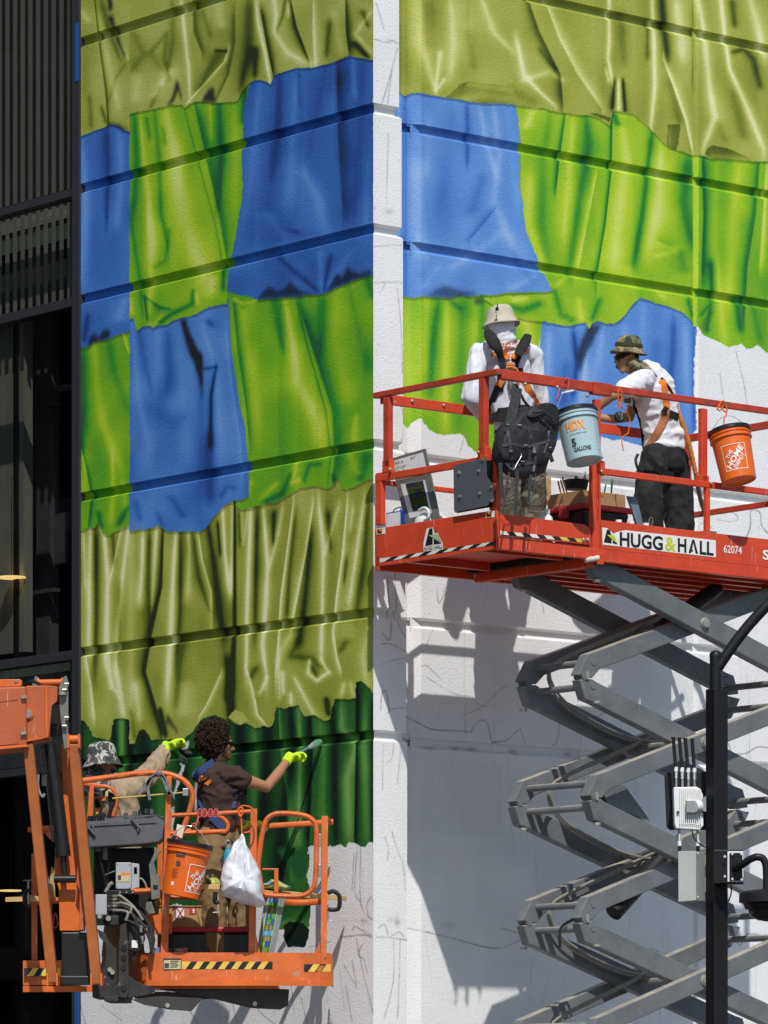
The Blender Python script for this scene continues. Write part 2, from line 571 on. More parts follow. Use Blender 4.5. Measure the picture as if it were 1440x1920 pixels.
        mm = N.new('ShaderNodeMath'); mm.operation = 'MULTIPLY'; L.new(mr.outputs[0], mm.inputs[0]); L.new(m3.outputs[0], mm.inputs[1])
        mx = N.new('ShaderNodeMix'); mx.data_type = 'RGBA'; mx.blend_type = 'MULTIPLY'; mx.inputs['Factor'].default_value = 1
        L.new(tx.outputs['Color'], mx.inputs[6]); L.new(mm.outputs[0], mx.inputs[7])
        L.new(mx.outputs[2], b.inputs['Base Color'])
        return m
    def uv(s, p):
        q = Vector((p[0], p[1], 0)) - s.f.o
        return ((q.dot(s.f.du) - s.u0) / (s.u1 - s.u0), (p[2] - ZB) / (ZT - ZB))

CL = Canvas(FL, 0.0, -.12, 4.15, 'left_wall_paint')
CRW = Canvas(FR, REC, .0, 5.6, 'right_wall_paint')
CPI = Canvas(FR, 0.0, -.1, .45, 'pier_paint')
# keep unpainted wall slightly warm/cool, brushed primer bands
for C_ in (CL, CRW, CPI):
    C_.img *= (1 + .012 * C_.lum[..., None] + .008 * C_.soft[..., None])

# ---------- left wall: rows of painted cloth, lowest first
XS = 243
# dark green row
CL.patch('D', [(140, 1330), (715, 1270), (711, 1430), (710, 1587), (700, 1578), (690, 1580), (682, 1590), (668, 1583), (655, 1580), (650, 1592), (640, 1582), (628, 1588), (612, 1586), (600, 1583), (578, 1588), (577, 1660), (560, 1700), (530, 1705), (500, 1690), (470, 1705), (420, 1698), (380, 1706), (330, 1695), (300, 1704), (240, 1690), (200, 1700), (140, 1690)],
         base=.5, under=False, jit=1.2, amp=1.25, strokes=[
    ([(152, 1340), (150, 1450)], 9, -.2), ([(228, 1335), (228, 1420), (230, 1520)], [7, 7, 9], .28), ([(214, 1340), (216, 1420), (216, 1550)], 6, -.3), ([(243, 1340), (246, 1560)], 6, -.35),
    ([(270, 1380), (275, 1480), (270, 1600)], 16, -.28), ([(310, 1400), (300, 1500), (312, 1650)], 14, .1), ([(345, 1390), (340, 1560)], 12, -.3),
    ([(450, 1350), (452, 1450), (455, 1560)], 12, -.3), ([(432, 1350), (430, 1560)], 7, .12), ([(475, 1360), (480, 1450), (474, 1600)], [8, 10, 12], .14),
    ([(502, 1350), (498, 1430), (490, 1560)], 12, -.34), ([(522, 1325), (526, 1400), (540, 1500), (545, 1620)], [4, 6, 9, 12], .22, 'l'), ([(545, 1330), (550, 1400), (533, 1520), (520, 1640)], [6, 8, 12, 14], -.3),
    ([(560, 1330), (563, 1420), (560, 1560)], 5, .24), ([(583, 1345), (585, 1420), (579, 1580)], [10, 8, 6], -.4, 'r'), ([(600, 1350), (606, 1420), (602, 1580)], 9, .16),
    ([(622, 1310), (627, 1400), (630, 1580)], 8, -.3), ([(640, 1320), (640, 1365), (668, 1400), (650, 1460), (655, 1570)], [5, 9, 10, 12, 12], .26), ([(668, 1290), (668, 1400), (665, 1580)], 6, -.5, 'l'),
    ([(684, 1330), (682, 1400), (690, 1580)], 9, .22), ([(700, 1330), (703, 1440), (702, 1580)], 6, -.45)])
# the round end of the hanging fold
CL.patch('D', [(500, 1660), (578, 1650), (582, 1700), (578, 1745), (560, 1748), (540, 1742), (515, 1745), (505, 1720)], base=.5, under=False, jit=.8, strokes=[([(505, 1740), (545, 1728), (580, 1742)], 6, .25), ([(500, 1690), (580, 1690)], 16, -.1)])
CL.patch('D', [(533, 1735), (545, 1728), (568, 1730), (580, 1742), (578, 1760), (572, 1776), (552, 1774), (540, 1776), (533, 1760)], base=.04, under=False, jit=.8)
for q in ([(343, 1392), (356, 1391), (350, 1415), (340, 1412)], [(338, 1430), (346, 1432), (340, 1455), (332, 1480), (326, 1500), (324, 1490)], [(318, 1520), (328, 1512), (325, 1560), (318, 1558)]):
    CL.flat(q, (214, 216, 214), .9, 1.3)
CL.flat([(520, 1592), (540, 1588), (576, 1590), (575, 1640), (560, 1655)], (30, 92, 42), 1, soft=3)

# lower olive row
O3 = [(140, 935), (243, 960), (467, 905), (712, 880), (710, 1322), (705, 1318), (700, 1300), (690, 1288), (676, 1276), (668, 1280), (668, 1308), (655, 1312), (628, 1310), (622, 1330), (620, 1349), (605, 1350), (590, 1340), (572, 1344), (560, 1324), (540, 1328), (519, 1326), (514, 1355), (508, 1364), (492, 1362), (476, 1366), (462, 1357), (446, 1359), (430, 1353), (414, 1344), (400, 1340), (378, 1350), (362, 1372), (345, 1386), (325, 1388), (310, 1387), (296, 1386), (285, 1388), (275, 1372), (268, 1368), (260, 1372), (254, 1394), (243, 1396), (242, 1350), (230, 1345), (214, 1348), (209, 1380), (203, 1388), (190, 1386), (174, 1380), (166, 1365), (156, 1352), (140, 1350)]
V = []
for pts, wd, am, *e in [
    ([(157, 995), (160, 1100)], 3, .2), ([(170, 990), (168, 1080), (167, 1230)], [4, 6, 8], .36), ([(180, 990), (181, 1150), (178, 1260)], 6, -.28), ([(194, 985), (203, 1085), (199, 1230)], [4, 6, 7], .36), ([(228, 985), (207, 1080)], [4, 5], .24, 'l'),
    ([(212, 1000), (214, 1060)], 4, -.2), ([(241, 985), (230, 1080), (221, 1180), (217, 1250)], [3, 5, 5, 6], .3), ([(225, 1100), (222, 1240)], 5, -.22), ([(162, 1235), (172, 1290), (178, 1350)], [6, 6, 9], .3, 'r'), ([(200, 1230), (210, 1290), (222, 1300)], 5, .3), ([(218, 1250), (225, 1300), (232, 1345)], [4, 6, 8], .3),
    ([(245, 1000), (246, 1380)], 8, .12), ([(268, 1000), (267, 1060), (262, 1130)], [4, 5, 8], .34), ([(280, 1000), (278, 1100), (284, 1160)], [5, 8, 8], -.28), ([(294, 985), (288, 1080), (284, 1150)], [5, 5, 4], .34), ([(307, 985), (303, 1100), (283, 1190), (272, 1260), (290, 1320), (303, 1370)], [6, 9, 10, 9, 10, 8], -.38, 'r'),
    ([(331, 985), (325, 1080), (320, 1200), (314, 1300)], [4, 5, 5, 8], .4), ([(339, 1000), (338, 1150), (330, 1240)], 5, -.24), ([(352, 985), (355, 1030), (352, 1120)], [3, 3, 8], .25), ([(371, 990), (380, 1050), (397, 1110), (398, 1170)], [3, 5, 6, 7], .3, 'r'), ([(362, 1000), (372, 1080), (395, 1150)], [4, 6, 4], -.2), ([(390, 985), (402, 1060), (412, 1150), (420, 1200)], [5, 8, 10, 8], -.3),
    ([(417, 945), (422, 1040), (430, 1110)], [4, 4, 7], .34), ([(408, 980), (413, 1040)], 3, -.3), ([(436, 945), (435, 1040), (433, 1110)], [3, 4, 4], .26), ([(440, 945), (440, 1180), (436, 1250), (431, 1330)], [2, 2.4, 3.5, 6], -.75), ([(448, 960), (450, 1020)], [3, 3], -.2), ([(453, 955), (456, 1020), (466, 950)], 2.5, .2), ([(471, 950), (467, 1050), (463, 1160), (462, 1255)], [4, 5, 4, 4], .42), ([(482, 960), (480, 1080), (478, 1190)], 6, -.3),
    ([(494, 955), (502, 1060), (498, 1140), (492, 1210), (500, 1270)], [4, 5, 6, 5, 4], .38), ([(530, 950), (520, 1010), (506, 1060)], [4, 4, 5], .24), ([(514, 960), (512, 1020)], [5, 3], -.28), ([(549, 945), (538, 1030), (526, 1120), (521, 1200), (516, 1262)], [3, 4, 5, 4, 3], .38, 'l'), ([(555, 960), (542, 1080), (538, 1160)], 5, -.22), ([(588, 945), (573, 1040), (556, 1130), (548, 1170)], [4, 4, 6, 6], .36, 'r'), ([(584, 1000), (572, 1120), (562, 1200)], [5, 8, 8], -.3),
    ([(598, 945), (607, 1030), (604, 1150), (602, 1230)], [4, 6, 5, 6], .38), ([(615, 960), (620, 1030)], [6, 4], -.25), ([(636, 945), (610, 1035)], [4, 5], .22), ([(650, 945), (641, 1040), (630, 1120), (624, 1180)], [4, 4, 5, 5], .4, 'l'), ([(662, 950), (650, 1040)], [3, 5], .24), ([(655, 1000), (645, 1090)], [5, 3], -.25), ([(683, 935), (668, 1040), (655, 1130)], [4, 5, 6], .3), ([(690, 950), (682, 1060), (668, 1150)], [5, 7, 8], -.25),
    ([(462, 1250), (474, 1290), (484, 1340), (500, 1360)], [3, 6, 6, 5], .34, 'r'), ([(500, 1270), (492, 1292), (486, 1300)], 4, .3), ([(480, 1250), (470, 1272)], [8, 6], -.22), ([(545, 1190), (530, 1215), (520, 1245)], [8, 8, 5], .18), ([(560, 1200), (545, 1230), (585, 1235), (600, 1250)], 7, -.25), ([(580, 1238), (578, 1262), (594, 1276), (614, 1262)], [3, 4, 4, 4], .38), ([(602, 1235), (612, 1255), (620, 1262)], 3, .3), ([(585, 1250), (593, 1268)], 5, -.25), ([(625, 1180), (632, 1230), (640, 1260)], [3, 5, 6], .34, 'r'), ([(650, 1200), (638, 1222)], [10, 5], -.2),
    ([(530, 1260), (532, 1300)], [5, 4], .26), ([(522, 1240), (524, 1310)], 4, .2), ([(545, 1300), (546, 1322)], [4, 5], .3), ([(552, 1270), (578, 1320), (590, 1340)], [4, 6, 7], .25), ([(612, 1310), (616, 1340)], 5, -.45), ([(645, 1280), (640, 1305)], 5, .25), ([(658, 1280), (662, 1305)], 4, .2), ([(690, 1180), (680, 1230), (688, 1290)], [8, 6, 8], .15),
    ([(345, 1200), (335, 1250), (330, 1330)], [10, 8, 8], -.2), ([(415, 1260), (388, 1320), (372, 1345)], [6, 6, 5], .28, 'l'), ([(350, 1280), (340, 1340)], [14, 16], .16), ([(425, 1230), (428, 1280), (425, 1310)], 7, -.3), ([(255, 1280), (262, 1350)], [8, 6], .2), ([(245, 1330), (252, 1385)], 6, -.2), ([(300, 1330), (310, 1380)], [4, 5], -.5)]:
    V.append((pts, wd, am, *e))
CL.patch('O', O3, base=.47, strokes=[(q[0], q[1], q[2] * 1.35, *q[3:]) for q in V], jit=.7)
for q in ([(310, 1362), (314, 1336), (320, 1348), (330, 1366), (334, 1378), (322, 1366), (316, 1356)], [(258, 1388), (262, 1372), (270, 1370), (278, 1384), (270, 1390)], [(430, 1330), (438, 1310), (442, 1322), (440, 1338)]):
    CL.flat(q, (24, 30, 18), .95, .6, soft=3)
CL.patch('O', [(428, 1346), (442, 1330), (455, 1336), (466, 1352), (450, 1358)], base=.66, under=False)

# middle row: green strip, blue, green
CL.patch('G', [(140, 640), (243, 610), (243, 985), (232, 990), (218, 995), (206, 1003), (193, 1001), (188, 985), (183, 981), (178, 990), (165, 989), (158, 994), (140, 996)], base=.44, strokes=[
    ([(152, 660), (155, 760), (150, 860)], [12, 12, 4], -.32), ([(176, 645), (183, 740), (195, 800), (228, 880)], [8, 12, 12, 12], .22), ([(205, 640), (215, 700), (240, 770)], [8, 10, 12], -.16), ([(230, 625), (240, 660)], 5, .3, 'l'), ([(152, 830), (163, 880), (172, 930), (166, 985)], [3, 4, 4, 6], -.34, 'l'), ([(158, 850), (160, 930)], 8, .25), ([(210, 850), (213, 920), (208, 980)], [4, 7, 8], .25), ([(240, 950), (222, 985)], 6, -.32), ([(185, 960), (190, 990)], 5, -.3), ([(230, 900), (236, 960)], 6, .15)])
G3 = [(418, 560), (455, 545), (712, 505), (712, 893), (690, 900), (660, 915), (648, 918), (641, 916), (638, 902), (634, 898), (628, 908), (616, 916), (598, 913), (580, 912), (562, 915), (545, 926), (520, 941), (500, 945), (478, 950), (458, 955), (450, 956), (441, 948), (447, 930), (466, 940)]
CL.patch('G', G3, base=.46, strokes=[
    ([(437, 560), (447, 660), (462, 760), (468, 830)], [7, 9, 8, 7], -.3, 'l'), ([(450, 560), (470, 700), (482, 800)], [8, 14, 18], .14), ([(515, 560), (524, 620), (532, 660)], [9, 8, 3], -.22), ([(535, 565), (548, 640), (560, 720), (596, 790), (602, 840)], [5, 10, 18, 20, 14], .34), ([(556, 560), (578, 650), (612, 770), (621, 850), (616, 900)], [4, 3, 3, 3, 3], -.26, 'r'), ([(560, 570), (590, 660), (625, 770), (630, 860), (625, 900)], [10, 16, 20, 22, 12], -.34, 'l'),
    ([(607, 560), (606, 610), (600, 660)], [10, 11, 8], -.2), ([(632, 545), (628, 640), (650, 740)], [10, 16, 20], .1), ([(655, 540), (668, 600), (690, 690)], [5, 8, 14], -.12), ([(690, 520), (700, 560)], 8, -.25), ([(668, 780), (664, 830)], [5, 12], .24), ([(655, 850), (672, 890)], 10, .2), ([(690, 850), (675, 900)], [14, 10], -.25),
    ([(556, 870), (548, 905), (560, 900)], [5, 5, 5], .3), ([(545, 890), (530, 925), (500, 940)], [4, 6, 6], -.32), ([(600, 870), (580, 872), (570, 900)], 5, -.3), ([(470, 900), (460, 935)], 8, .2), ([(520, 905), (490, 935)], 8, .2), ([(624, 890), (628, 905)], 4, -.4)])
B3 = [(243, 595), (330, 560), (428, 560), (433, 650), (446, 740), (459, 800), (465, 860), (467, 931), (452, 937), (438, 940), (424, 946), (412, 957), (398, 973), (386, 990), (374, 997), (345, 996), (318, 998), (308, 994), (302, 988), (296, 986), (286, 991), (265, 992), (243, 997)]
CL.patch('B', B3, base=.56, strokes=[
    ([(262, 620), (270, 680), (284, 730)], [6, 7, 4], -.14), ([(314, 620), (318, 700), (312, 740)], [7, 10, 12], -.14), ([(250, 620), (258, 740), (280, 840)], [5, 8, 8], .12), ([(297, 620), (300, 700)], 8, .1), ([(335, 640), (345, 760), (350, 850)], [8, 12, 16], .08), ([(290, 770), (325, 792), (345, 780)], 14, -.1), ([(382, 620), (405, 690), (412, 800), (410, 900)], [5, 8, 12, 14], .12), ([(368, 650), (377, 760), (378, 860), (372, 960)], [5, 6, 12, 10], -.1),
    ([(405, 690), (396, 740), (395, 830)], [3, 3.5, 6], -.5), ([(380, 692), (405, 688)], 3, -.35), ([(395, 820), (393, 880), (395, 940)], [9, 14, 14], -.28), ([(425, 620), (435, 720), (450, 820), (455, 900)], [4, 6, 8, 8], .12, 'r'), ([(440, 915), (425, 912), (415, 930)], 4, -.2), ([(320, 930), (345, 970)], [8, 8], -.16), ([(255, 940), (262, 975)], 6, -.15), ([(295, 960), (305, 985)], 5, -.15), ([(390, 600), (398, 612)], 8, -.25)])
CL.flat([(337, 600), (349, 597), (358, 625), (372, 655), (380, 665), (381, 690), (381, 755), (372, 705), (355, 665), (345, 630)], (26, 27, 33), 1, .5, soft=3)

# upper row: blue strip, green, big blue
CL.patch('B', [(140, 235), (243, 215), (243, 622), (220, 628), (195, 638), (175, 640), (164, 652), (148, 655), (140, 656)], base=.46, strokes=[
    ([(200, 240), (202, 300), (200, 420)], [8, 10, 3], -.26), ([(155, 270), (160, 400), (152, 540)], [6, 8, 12], .2), ([(225, 250), (228, 330), (220, 420)], [8, 8, 6], .12), ([(175, 420), (185, 520)], [14, 14], -.05), ([(235, 560), (222, 600)], [10, 10], .15), ([(165, 590), (158, 640)], [4, 6], -.2)])
CL.flat([(163, 652), (168, 630), (178, 624), (186, 632), (194, 618), (204, 616), (210, 626), (200, 636), (180, 642)], (24, 25, 38), .95, .5, soft=3)
CL.patch('G', [(243, 205), (330, 140), (400, 150), (470, 150), (457, 205), (453, 280), (456, 345), (450, 400), (436, 470), (428, 510), (425, 570), (393, 575), (367, 590), (333, 598), (310, 609), (298, 610), (287, 615), (280, 611), (268, 613), (257, 620), (250, 595), (243, 600)], base=.5, strokes=[
    ([(252, 215), (258, 300), (250, 400)], [6, 8, 6], -.26), ([(263, 220), (270, 300), (282, 400), (290, 480)], [3, 6, 8, 8], .26), ([(275, 220), (280, 260)], 4, -.25), ([(290, 210), (298, 290), (302, 400), (315, 460)], [6, 6, 6, 4], -.28), ([(305, 240), (310, 270)], 4, -.2), ([(313, 210), (330, 300), (350, 420), (380, 520)], [8, 18, 26, 26], .34), ([(346, 200), (372, 300), (405, 420), (420, 500)], [3, 3, 3, 4], -.2, 'r'),
    ([(365, 195), (385, 280), (412, 400), (425, 480)], [8, 14, 12, 8], -.34, 'l'), ([(395, 190), (398, 260)], 4, .18, 'r'), ([(410, 190), (415, 300), (408, 390)], [8, 10, 5], -.35), ([(440, 200), (442, 300), (440, 400)], [10, 12, 8], .12), ([(460, 170), (455, 230)], 6, -.3), ([(243, 400), (262, 520), (268, 590)], [6, 6, 6], -.22), ([(278, 400), (284, 520), (280, 590)], [5, 8, 5], .26), ([(318, 430), (310, 490), (290, 500)], [4, 4, 6], -.2),
    ([(270, 555), (275, 600)], [3, 5], -.4, 'l'), ([(274, 556), (300, 575), (320, 578)], [4, 8, 3], -.36, 'r'), ([(305, 590), (288, 610)], 5, .2), ([(362, 545), (360, 570), (320, 590), (300, 605)], [3, 5, 5, 4], -.42), ([(368, 550), (371, 570)], 3, .25), ([(420, 500), (418, 545)], [6, 5], -.35), ([(245, 560), (248, 590)], 4, .2), ([(400, 520), (395, 555)], 10, .2)])
B2 = [(470, 150), (520, 120), (700, 95), (700, 517), (684, 519), (660, 526), (640, 536), (627, 541), (613, 550), (603, 552), (575, 553), (556, 556), (520, 559), (485, 562), (470, 558), (455, 553), (438, 552), (424, 545), (427, 515), (436, 470), (450, 400), (456, 345), (453, 280), (457, 205)]
CL.patch('B', B2, base=.42, strokes=[
    ([(490, 150), (478, 230), (470, 340), (455, 420)], [6, 10, 10, 12], .1), ([(525, 140), (522, 230), (510, 330)], [7, 10, 8], -.16), ([(560, 130), (562, 200)], [5, 4], -.12), ([(555, 150), (548, 260), (545, 380)], [8, 10, 16], .14), ([(612, 115), (596, 200), (575, 300)], [6, 8, 10], -.05), ([(625, 110), (620, 240), (618, 400)], [5, 3, 3], .02, 'l'), ([(632, 115), (636, 250), (645, 400)], [14, 20, 20], -.26, 'l'), ([(662, 110), (665, 180)], [4, 5], .18), ([(680, 120), (675, 260), (668, 380)], [9, 8, 14], -.1), ([(690, 300), (688, 420)], [6, 10], .1),
    ([(570, 320), (600, 380), (612, 440)], [10, 14, 14], .16), ([(500, 400), (530, 440)], [16, 10], .1), ([(545, 430), (560, 440)], [14, 10], -.16), ([(440, 500), (540, 460), (600, 445)], [10, 8, 5], .1), ([(520, 480), (565, 520), (595, 545)], [6, 8, 5], -.2), ([(600, 470), (604, 548)], [8, 4], .16), ([(620, 480), (606, 548)], [6, 3], -.22), ([(660, 470), (615, 535)], [10, 8], .1)])
CL.flat([(480, 562), (492, 548), (503, 536), (512, 540), (522, 546), (533, 540), (545, 528), (556, 538), (570, 548), (596, 552), (560, 556)], (22, 24, 38), .9, .7, soft=3)
CL.flat([(610, 550), (620, 530), (628, 515), (637, 512), (640, 518), (652, 501), (660, 507), (676, 512), (697, 506), (698, 517), (660, 526), (640, 537), (626, 542)], (20, 22, 36), .92, .7, soft=3)
CL.patch('G', [(424, 545), (440, 552), (456, 553), (485, 562), (480, 566), (470, 572), (455, 580), (446, 572), (436, 566), (426, 560)], base=.35, under=False, strokes=[([(440, 560), (455, 570), (480, 566)], 4, .3)])
# top row of olive cloth
CL.patch('O', [(140, -160), (243, -200), (243, 248), (234, 246), (222, 236), (208, 232), (199, 238), (180, 243), (165, 250), (140, 258)], base=.55, strokes=[
    ([(177, 0), (187, 90), (198, 170), (203, 240)], [3, 4, 5, 3], -.4, 'l'), ([(182, 20), (196, 90), (210, 150), (222, 200)], [4, 10, 12, 8], .22), ([(168, 180), (172, 240)], [5, 6], -.22), ([(155, 20), (165, 40)], [8, 5], .2), ([(190, 0), (205, 60), (225, 110)], [8, 8, 6], -.25), ([(232, 90), (240, 110)], 4, .25), ([(235, 120), (215, 150), (205, 190)], [4, 4, 4], -.15), ([(160, 60), (160, 180)], [12, 8], -.1), ([(190, 200), (200, 232)], 4, -.3)])
CL.flat([(201, 240), (203, 232), (212, 229), (224, 233), (234, 240), (243, 247), (243, 249), (226, 245), (214, 236)], (32, 34, 24), .95, .5, soft=3)
CL.flat([(200, -40), (207, -40), (212, 12), (208, 22), (203, 18)], (26, 27, 28), 1, .4, soft=3)
CL.flat([(202, 32), (212, 28), (217, 55), (230, 88), (237, 106), (233, 109), (222, 84), (211, 56)], (26, 27, 28), 1, .4, soft=3)
L2 = [(243, -200), (705, -260), (703, 113), (690, 113), (680, 110), (668, 108), (656, 105), (640, 110), (624, 118), (600, 124), (586, 128), (570, 128), (556, 128), (540, 132), (525, 136), (512, 143), (508, 159), (500, 153), (490, 150), (480, 149), (468, 156), (460, 162), (452, 172), (445, 189), (430, 191), (412, 192), (404, 192), (398, 193), (385, 189), (372, 190), (354, 196), (346, 203), (341, 196), (330, 196), (316, 197), (302, 202), (285, 205), (268, 208), (252, 212), (243, 214)]
CL.patch('O', L2, base=.57, amp=1.3, strokes=[
    ([(340, 0), (347, 70), (354, 130), (356, 180)], [4, 5, 5, 3], .3), ([(323, 0), (324, 80), (312, 150)], [6, 8, 5], -.16), ([(362, 0), (365, 60), (380, 100)], [10, 12, 8], -.25, 'l'), ([(380, 20), (395, 70)], [5, 5], -.12), ([(408, 0), (415, 50)], 12, .18), ([(428, 92), (420, 115), (385, 155), (350, 192)], [5, 5, 4, 3], .34, 'l'), ([(425, 96), (405, 95)], 3, -.3), ([(410, 100), (372, 170)], [14, 10], -.22), ([(440, 20), (440, 80), (428, 140), (405, 190)], [8, 9, 8, 6], -.2, 'r'), ([(468, 0), (465, 100), (452, 165)], [12, 14, 8], -.34),
    ([(285, 95), (312, 64), (308, 110), (318, 150)], [4, 5, 6, 4], -.18), ([(285, 100), (300, 130)], [10, 8], -.12), ([(320, 130), (290, 180)], [12, 8], .2), ([(283, 200), (300, 165)], 4, -.2), ([(250, 60), (270, 100), (250, 130)], [10, 12, 8], -.12), ([(260, 140), (255, 190)], [12, 12], .14), ([(480, 0), (483, 40), (497, 100), (507, 157)], [4, 4, 4, 3], .32), ([(489, 20), (502, 90), (512, 140)], [8, 9, 6], -.42, 'l'), ([(480, 90), (478, 145)], [8, 6], -.3),
    ([(514, 0), (518, 30), (514, 62), (540, 100), (580, 120)], [5, 5, 5, 8, 8], .26), ([(535, 0), (530, 30), (520, 55)], [3, 4, 3], -.25), ([(545, 0), (555, 50), (580, 115)], [6, 9, 6], -.4, 'r'), ([(540, 5), (541, 30)], 4, .3), ([(587, 0), (587, 60), (590, 125)], [4, 8, 8], .25, 'l'), ([(618, 40), (612, 105)], [6, 5], -.22), ([(625, 20), (640, 100)], [10, 8], .12), ([(648, 0), (650, 60), (655, 100)], [6, 9, 9], -.35, 'l'), ([(697, 20), (666, 64), (697, 100)], [5, 5, 6], .2), ([(665, 80), (690, 108)], [8, 7], -.42), ([(680, 20), (690, 50)], [7, 5], -.3)])
for q in ([(312, 199), (322, 178), (331, 148), (337, 156), (341, 180), (340, 192), (334, 172), (326, 190), (320, 197)], [(376, 191), (392, 165), (401, 161), (405, 192), (398, 194)], [(446, 188), (456, 168), (468, 156), (462, 172)]):
    CL.flat(q, (24, 28, 18), .96, .5, soft=3)

# ---------- right wall
CRW.patch('G', [(735, 540), (1040, 535), (1020, 604), (1012, 640), (1008, 720), (1012, 850), (900, 856), (890, 845), (880, 838), (872, 824), (862, 812), (848, 814), (835, 815), (822, 812), (808, 806), (797, 796), (788, 786), (781, 790), (773, 800), (762, 793), (735, 790)], base=.5, jit=1.1, under=False, strokes=[
    ([(768, 560), (768, 800)], 8, .18), ([(800, 560), (796, 700)], 10, .16), ([(822, 570), (812, 640), (806, 740)], [9, 10, 10], -.3), ([(838, 570), (836, 700), (835, 800)], [9, 10, 8], .24), ([(872, 560), (865, 700), (860, 800)], [10, 14, 12], -.12), ([(840, 560), (862, 580)], [6, 10], -.2), ([(890, 600), (885, 700)], [10, 10], .1), ([(985, 590), (1000, 680)], [12, 14], .2), ([(905, 555), (900, 700)], [6, 12], -.24), ([(955, 600), (975, 650)], 10, -.1)])
CRW.flat([(885, 565), (895, 557), (910, 562), (902, 572), (893, 572)], (30, 60, 45), .9, .6, soft=3)
CRW.patch('B', [(1016, 600), (1072, 590), (1120, 590), (1190, 550), (1310, 580), (1304, 700), (1308, 805), (1300, 815), (1292, 838), (1280, 850), (1240, 842), (1210, 838), (1192, 833), (1180, 830), (1165, 824), (1150, 826), (1135, 820), (1120, 816), (1060, 822), (1012, 830), (1008, 720)], base=.64, jit=.5, under=False, strokes=[
    ([(1075, 620), (1082, 680), (1075, 740)], [5, 7, 5], -.4), ([(1030, 620), (1028, 700), (1035, 800)], [8, 8, 12], .12), ([(1062, 680), (1055, 760)], [8, 14], -.16), ([(1100, 660), (1090, 760)], [6, 12], .2), ([(1130, 620), (1118, 700), (1120, 800)], [10, 16, 18], .16), ([(1208, 570), (1206, 640), (1200, 720)], [10, 14, 10], .12), ([(1263, 600), (1262, 660), (1250, 760)], [6, 8, 10], -.28), ([(1230, 640), (1232, 720)], [10, 14], -.1), ([(1285, 600), (1290, 800)], [9, 12], .1), ([(1302, 620), (1303, 800)], 5, -.3), ([(1170, 610), (1175, 660)], [10, 10], .1)])
CRW.flat([(1102, 612), (1128, 606), (1112, 640), (1092, 680), (1086, 700), (1080, 668), (1090, 640)], (28, 30, 46), .9, .7, soft=3)
G4 = [(960, 180), (1140, 195), (1150, 150), (1315, 250), (1314, 420), (1306, 612), (1292, 596), (1276, 584), (1258, 576), (1238, 571), (1220, 564), (1200, 560), (1186, 572), (1172, 592), (1160, 604), (1150, 607), (1134, 606), (1120, 600), (1110, 608), (1104, 618), (1098, 606), (1080, 608), (1070, 612), (1050, 608), (1016, 603), (985, 600), (955, 592), (925, 572), (905, 560), (1000, 552), (1037, 546), (1010, 492), (985, 430), (975, 350), (975, 262)]
CRW.patch('G', G4, base=.6, jit=.6, strokes=[
    ([(1000, 200), (988, 240)], [10, 10], .25), ([(1030, 225), (1018, 300), (1015, 420), (1030, 500)], [8, 12, 12, 12], -.2), ([(1060, 215), (1048, 300), (1042, 360)], [4, 6, 5], -.45, 'r'), ([(1075, 225), (1066, 330), (1058, 460)], [6, 8, 10], .18), ([(1100, 220), (1105, 270), (1085, 380), (1070, 500)], [8, 12, 10, 8], -.32), ([(1120, 320), (1100, 420), (1085, 500)], [4, 8, 8], .28, 'r'), ([(1148, 215), (1146, 320), (1135, 420), (1118, 520)], [4, 4, 5, 5], -.5, 'r'), ([(1165, 225), (1175, 300), (1160, 400), (1150, 500)], [7, 14, 16, 14], .2), ([(1150, 212), (1160, 235)], [6, 8], -.4),
    ([(1222, 252), (1215, 310), (1205, 400), (1188, 500)], [6, 6, 7, 8], -.42), ([(1240, 280), (1235, 380), (1212, 480)], [8, 14, 16], .24), ([(1290, 300), (1282, 380), (1298, 460)], [14, 14, 10], -.32), ([(1235, 455), (1268, 470), (1230, 480)], [6, 5, 4], .18), ([(1236, 450), (1255, 460)], 6, -.2), ([(1275, 470), (1285, 510)], [10, 14], -.2), ([(995, 330), (990, 420), (1020, 500)], [10, 14, 10], .25), ([(1180, 500), (1195, 540)], [12, 12], .15), ([(1040, 545), (1052, 590), (1072, 600)], [6, 8, 8], -.35), ([(1010, 570), (980, 582), (960, 575)], [8, 10, 8], -.42), ([(985, 560), (965, 562)], [6, 8], .3), ([(1125, 560), (1110, 600)], [6, 6], -.3), ([(1085, 560), (1090, 600)], 7, .2), ([(1290, 560), (1300, 600)], 5, -.3), ([(1235, 545), (1245, 560)], 8, .2), ([(1060, 520), (1040, 540)], 6, .15)])
CRW.patch('B', [(735, 160), (965, 190), (972, 220), (975, 262), (975, 350), (985, 430), (1008, 488), (1036, 546), (1010, 548), (985, 548), (960, 549), (930, 552), (905, 554), (880, 556), (865, 550), (850, 556), (830, 558), (810, 558), (795, 556), (780, 558), (770, 555), (735, 556)], base=.68, jit=.6, strokes=[
    ([(768, 170), (768, 550)], 7, -.14), ([(755, 170), (756, 550)], 4, .14), ([(875, 195), (877, 240), (876, 310)], [5, 5, 3], -.25), ([(848, 200), (842, 280), (825, 400)], [10, 14, 16], -.06), ([(900, 200), (910, 260), (930, 330)], [7, 8, 8], .14), ([(925, 200), (938, 290), (925, 380), (965, 470)], [8, 10, 14, 14], .16), ([(952, 210), (960, 300), (972, 400)], [8, 8, 8], .06), ([(905, 330), (885, 400)], [12, 12], -.12), ([(930, 390), (880, 450)], [7, 8], -.2, 'r'), ([(935, 440), (900, 470), (850, 500)], [8, 10, 8], .12), ([(820, 500), (795, 540)], [10, 10], .1), ([(960, 470), (1000, 530)], [8, 8], -.12), ([(780, 300), (785, 480)], [10, 14], .1), ([(805, 220), (800, 330)], [8, 10], .08), ([(1000, 520), (960, 540)], [6, 8], .12)])
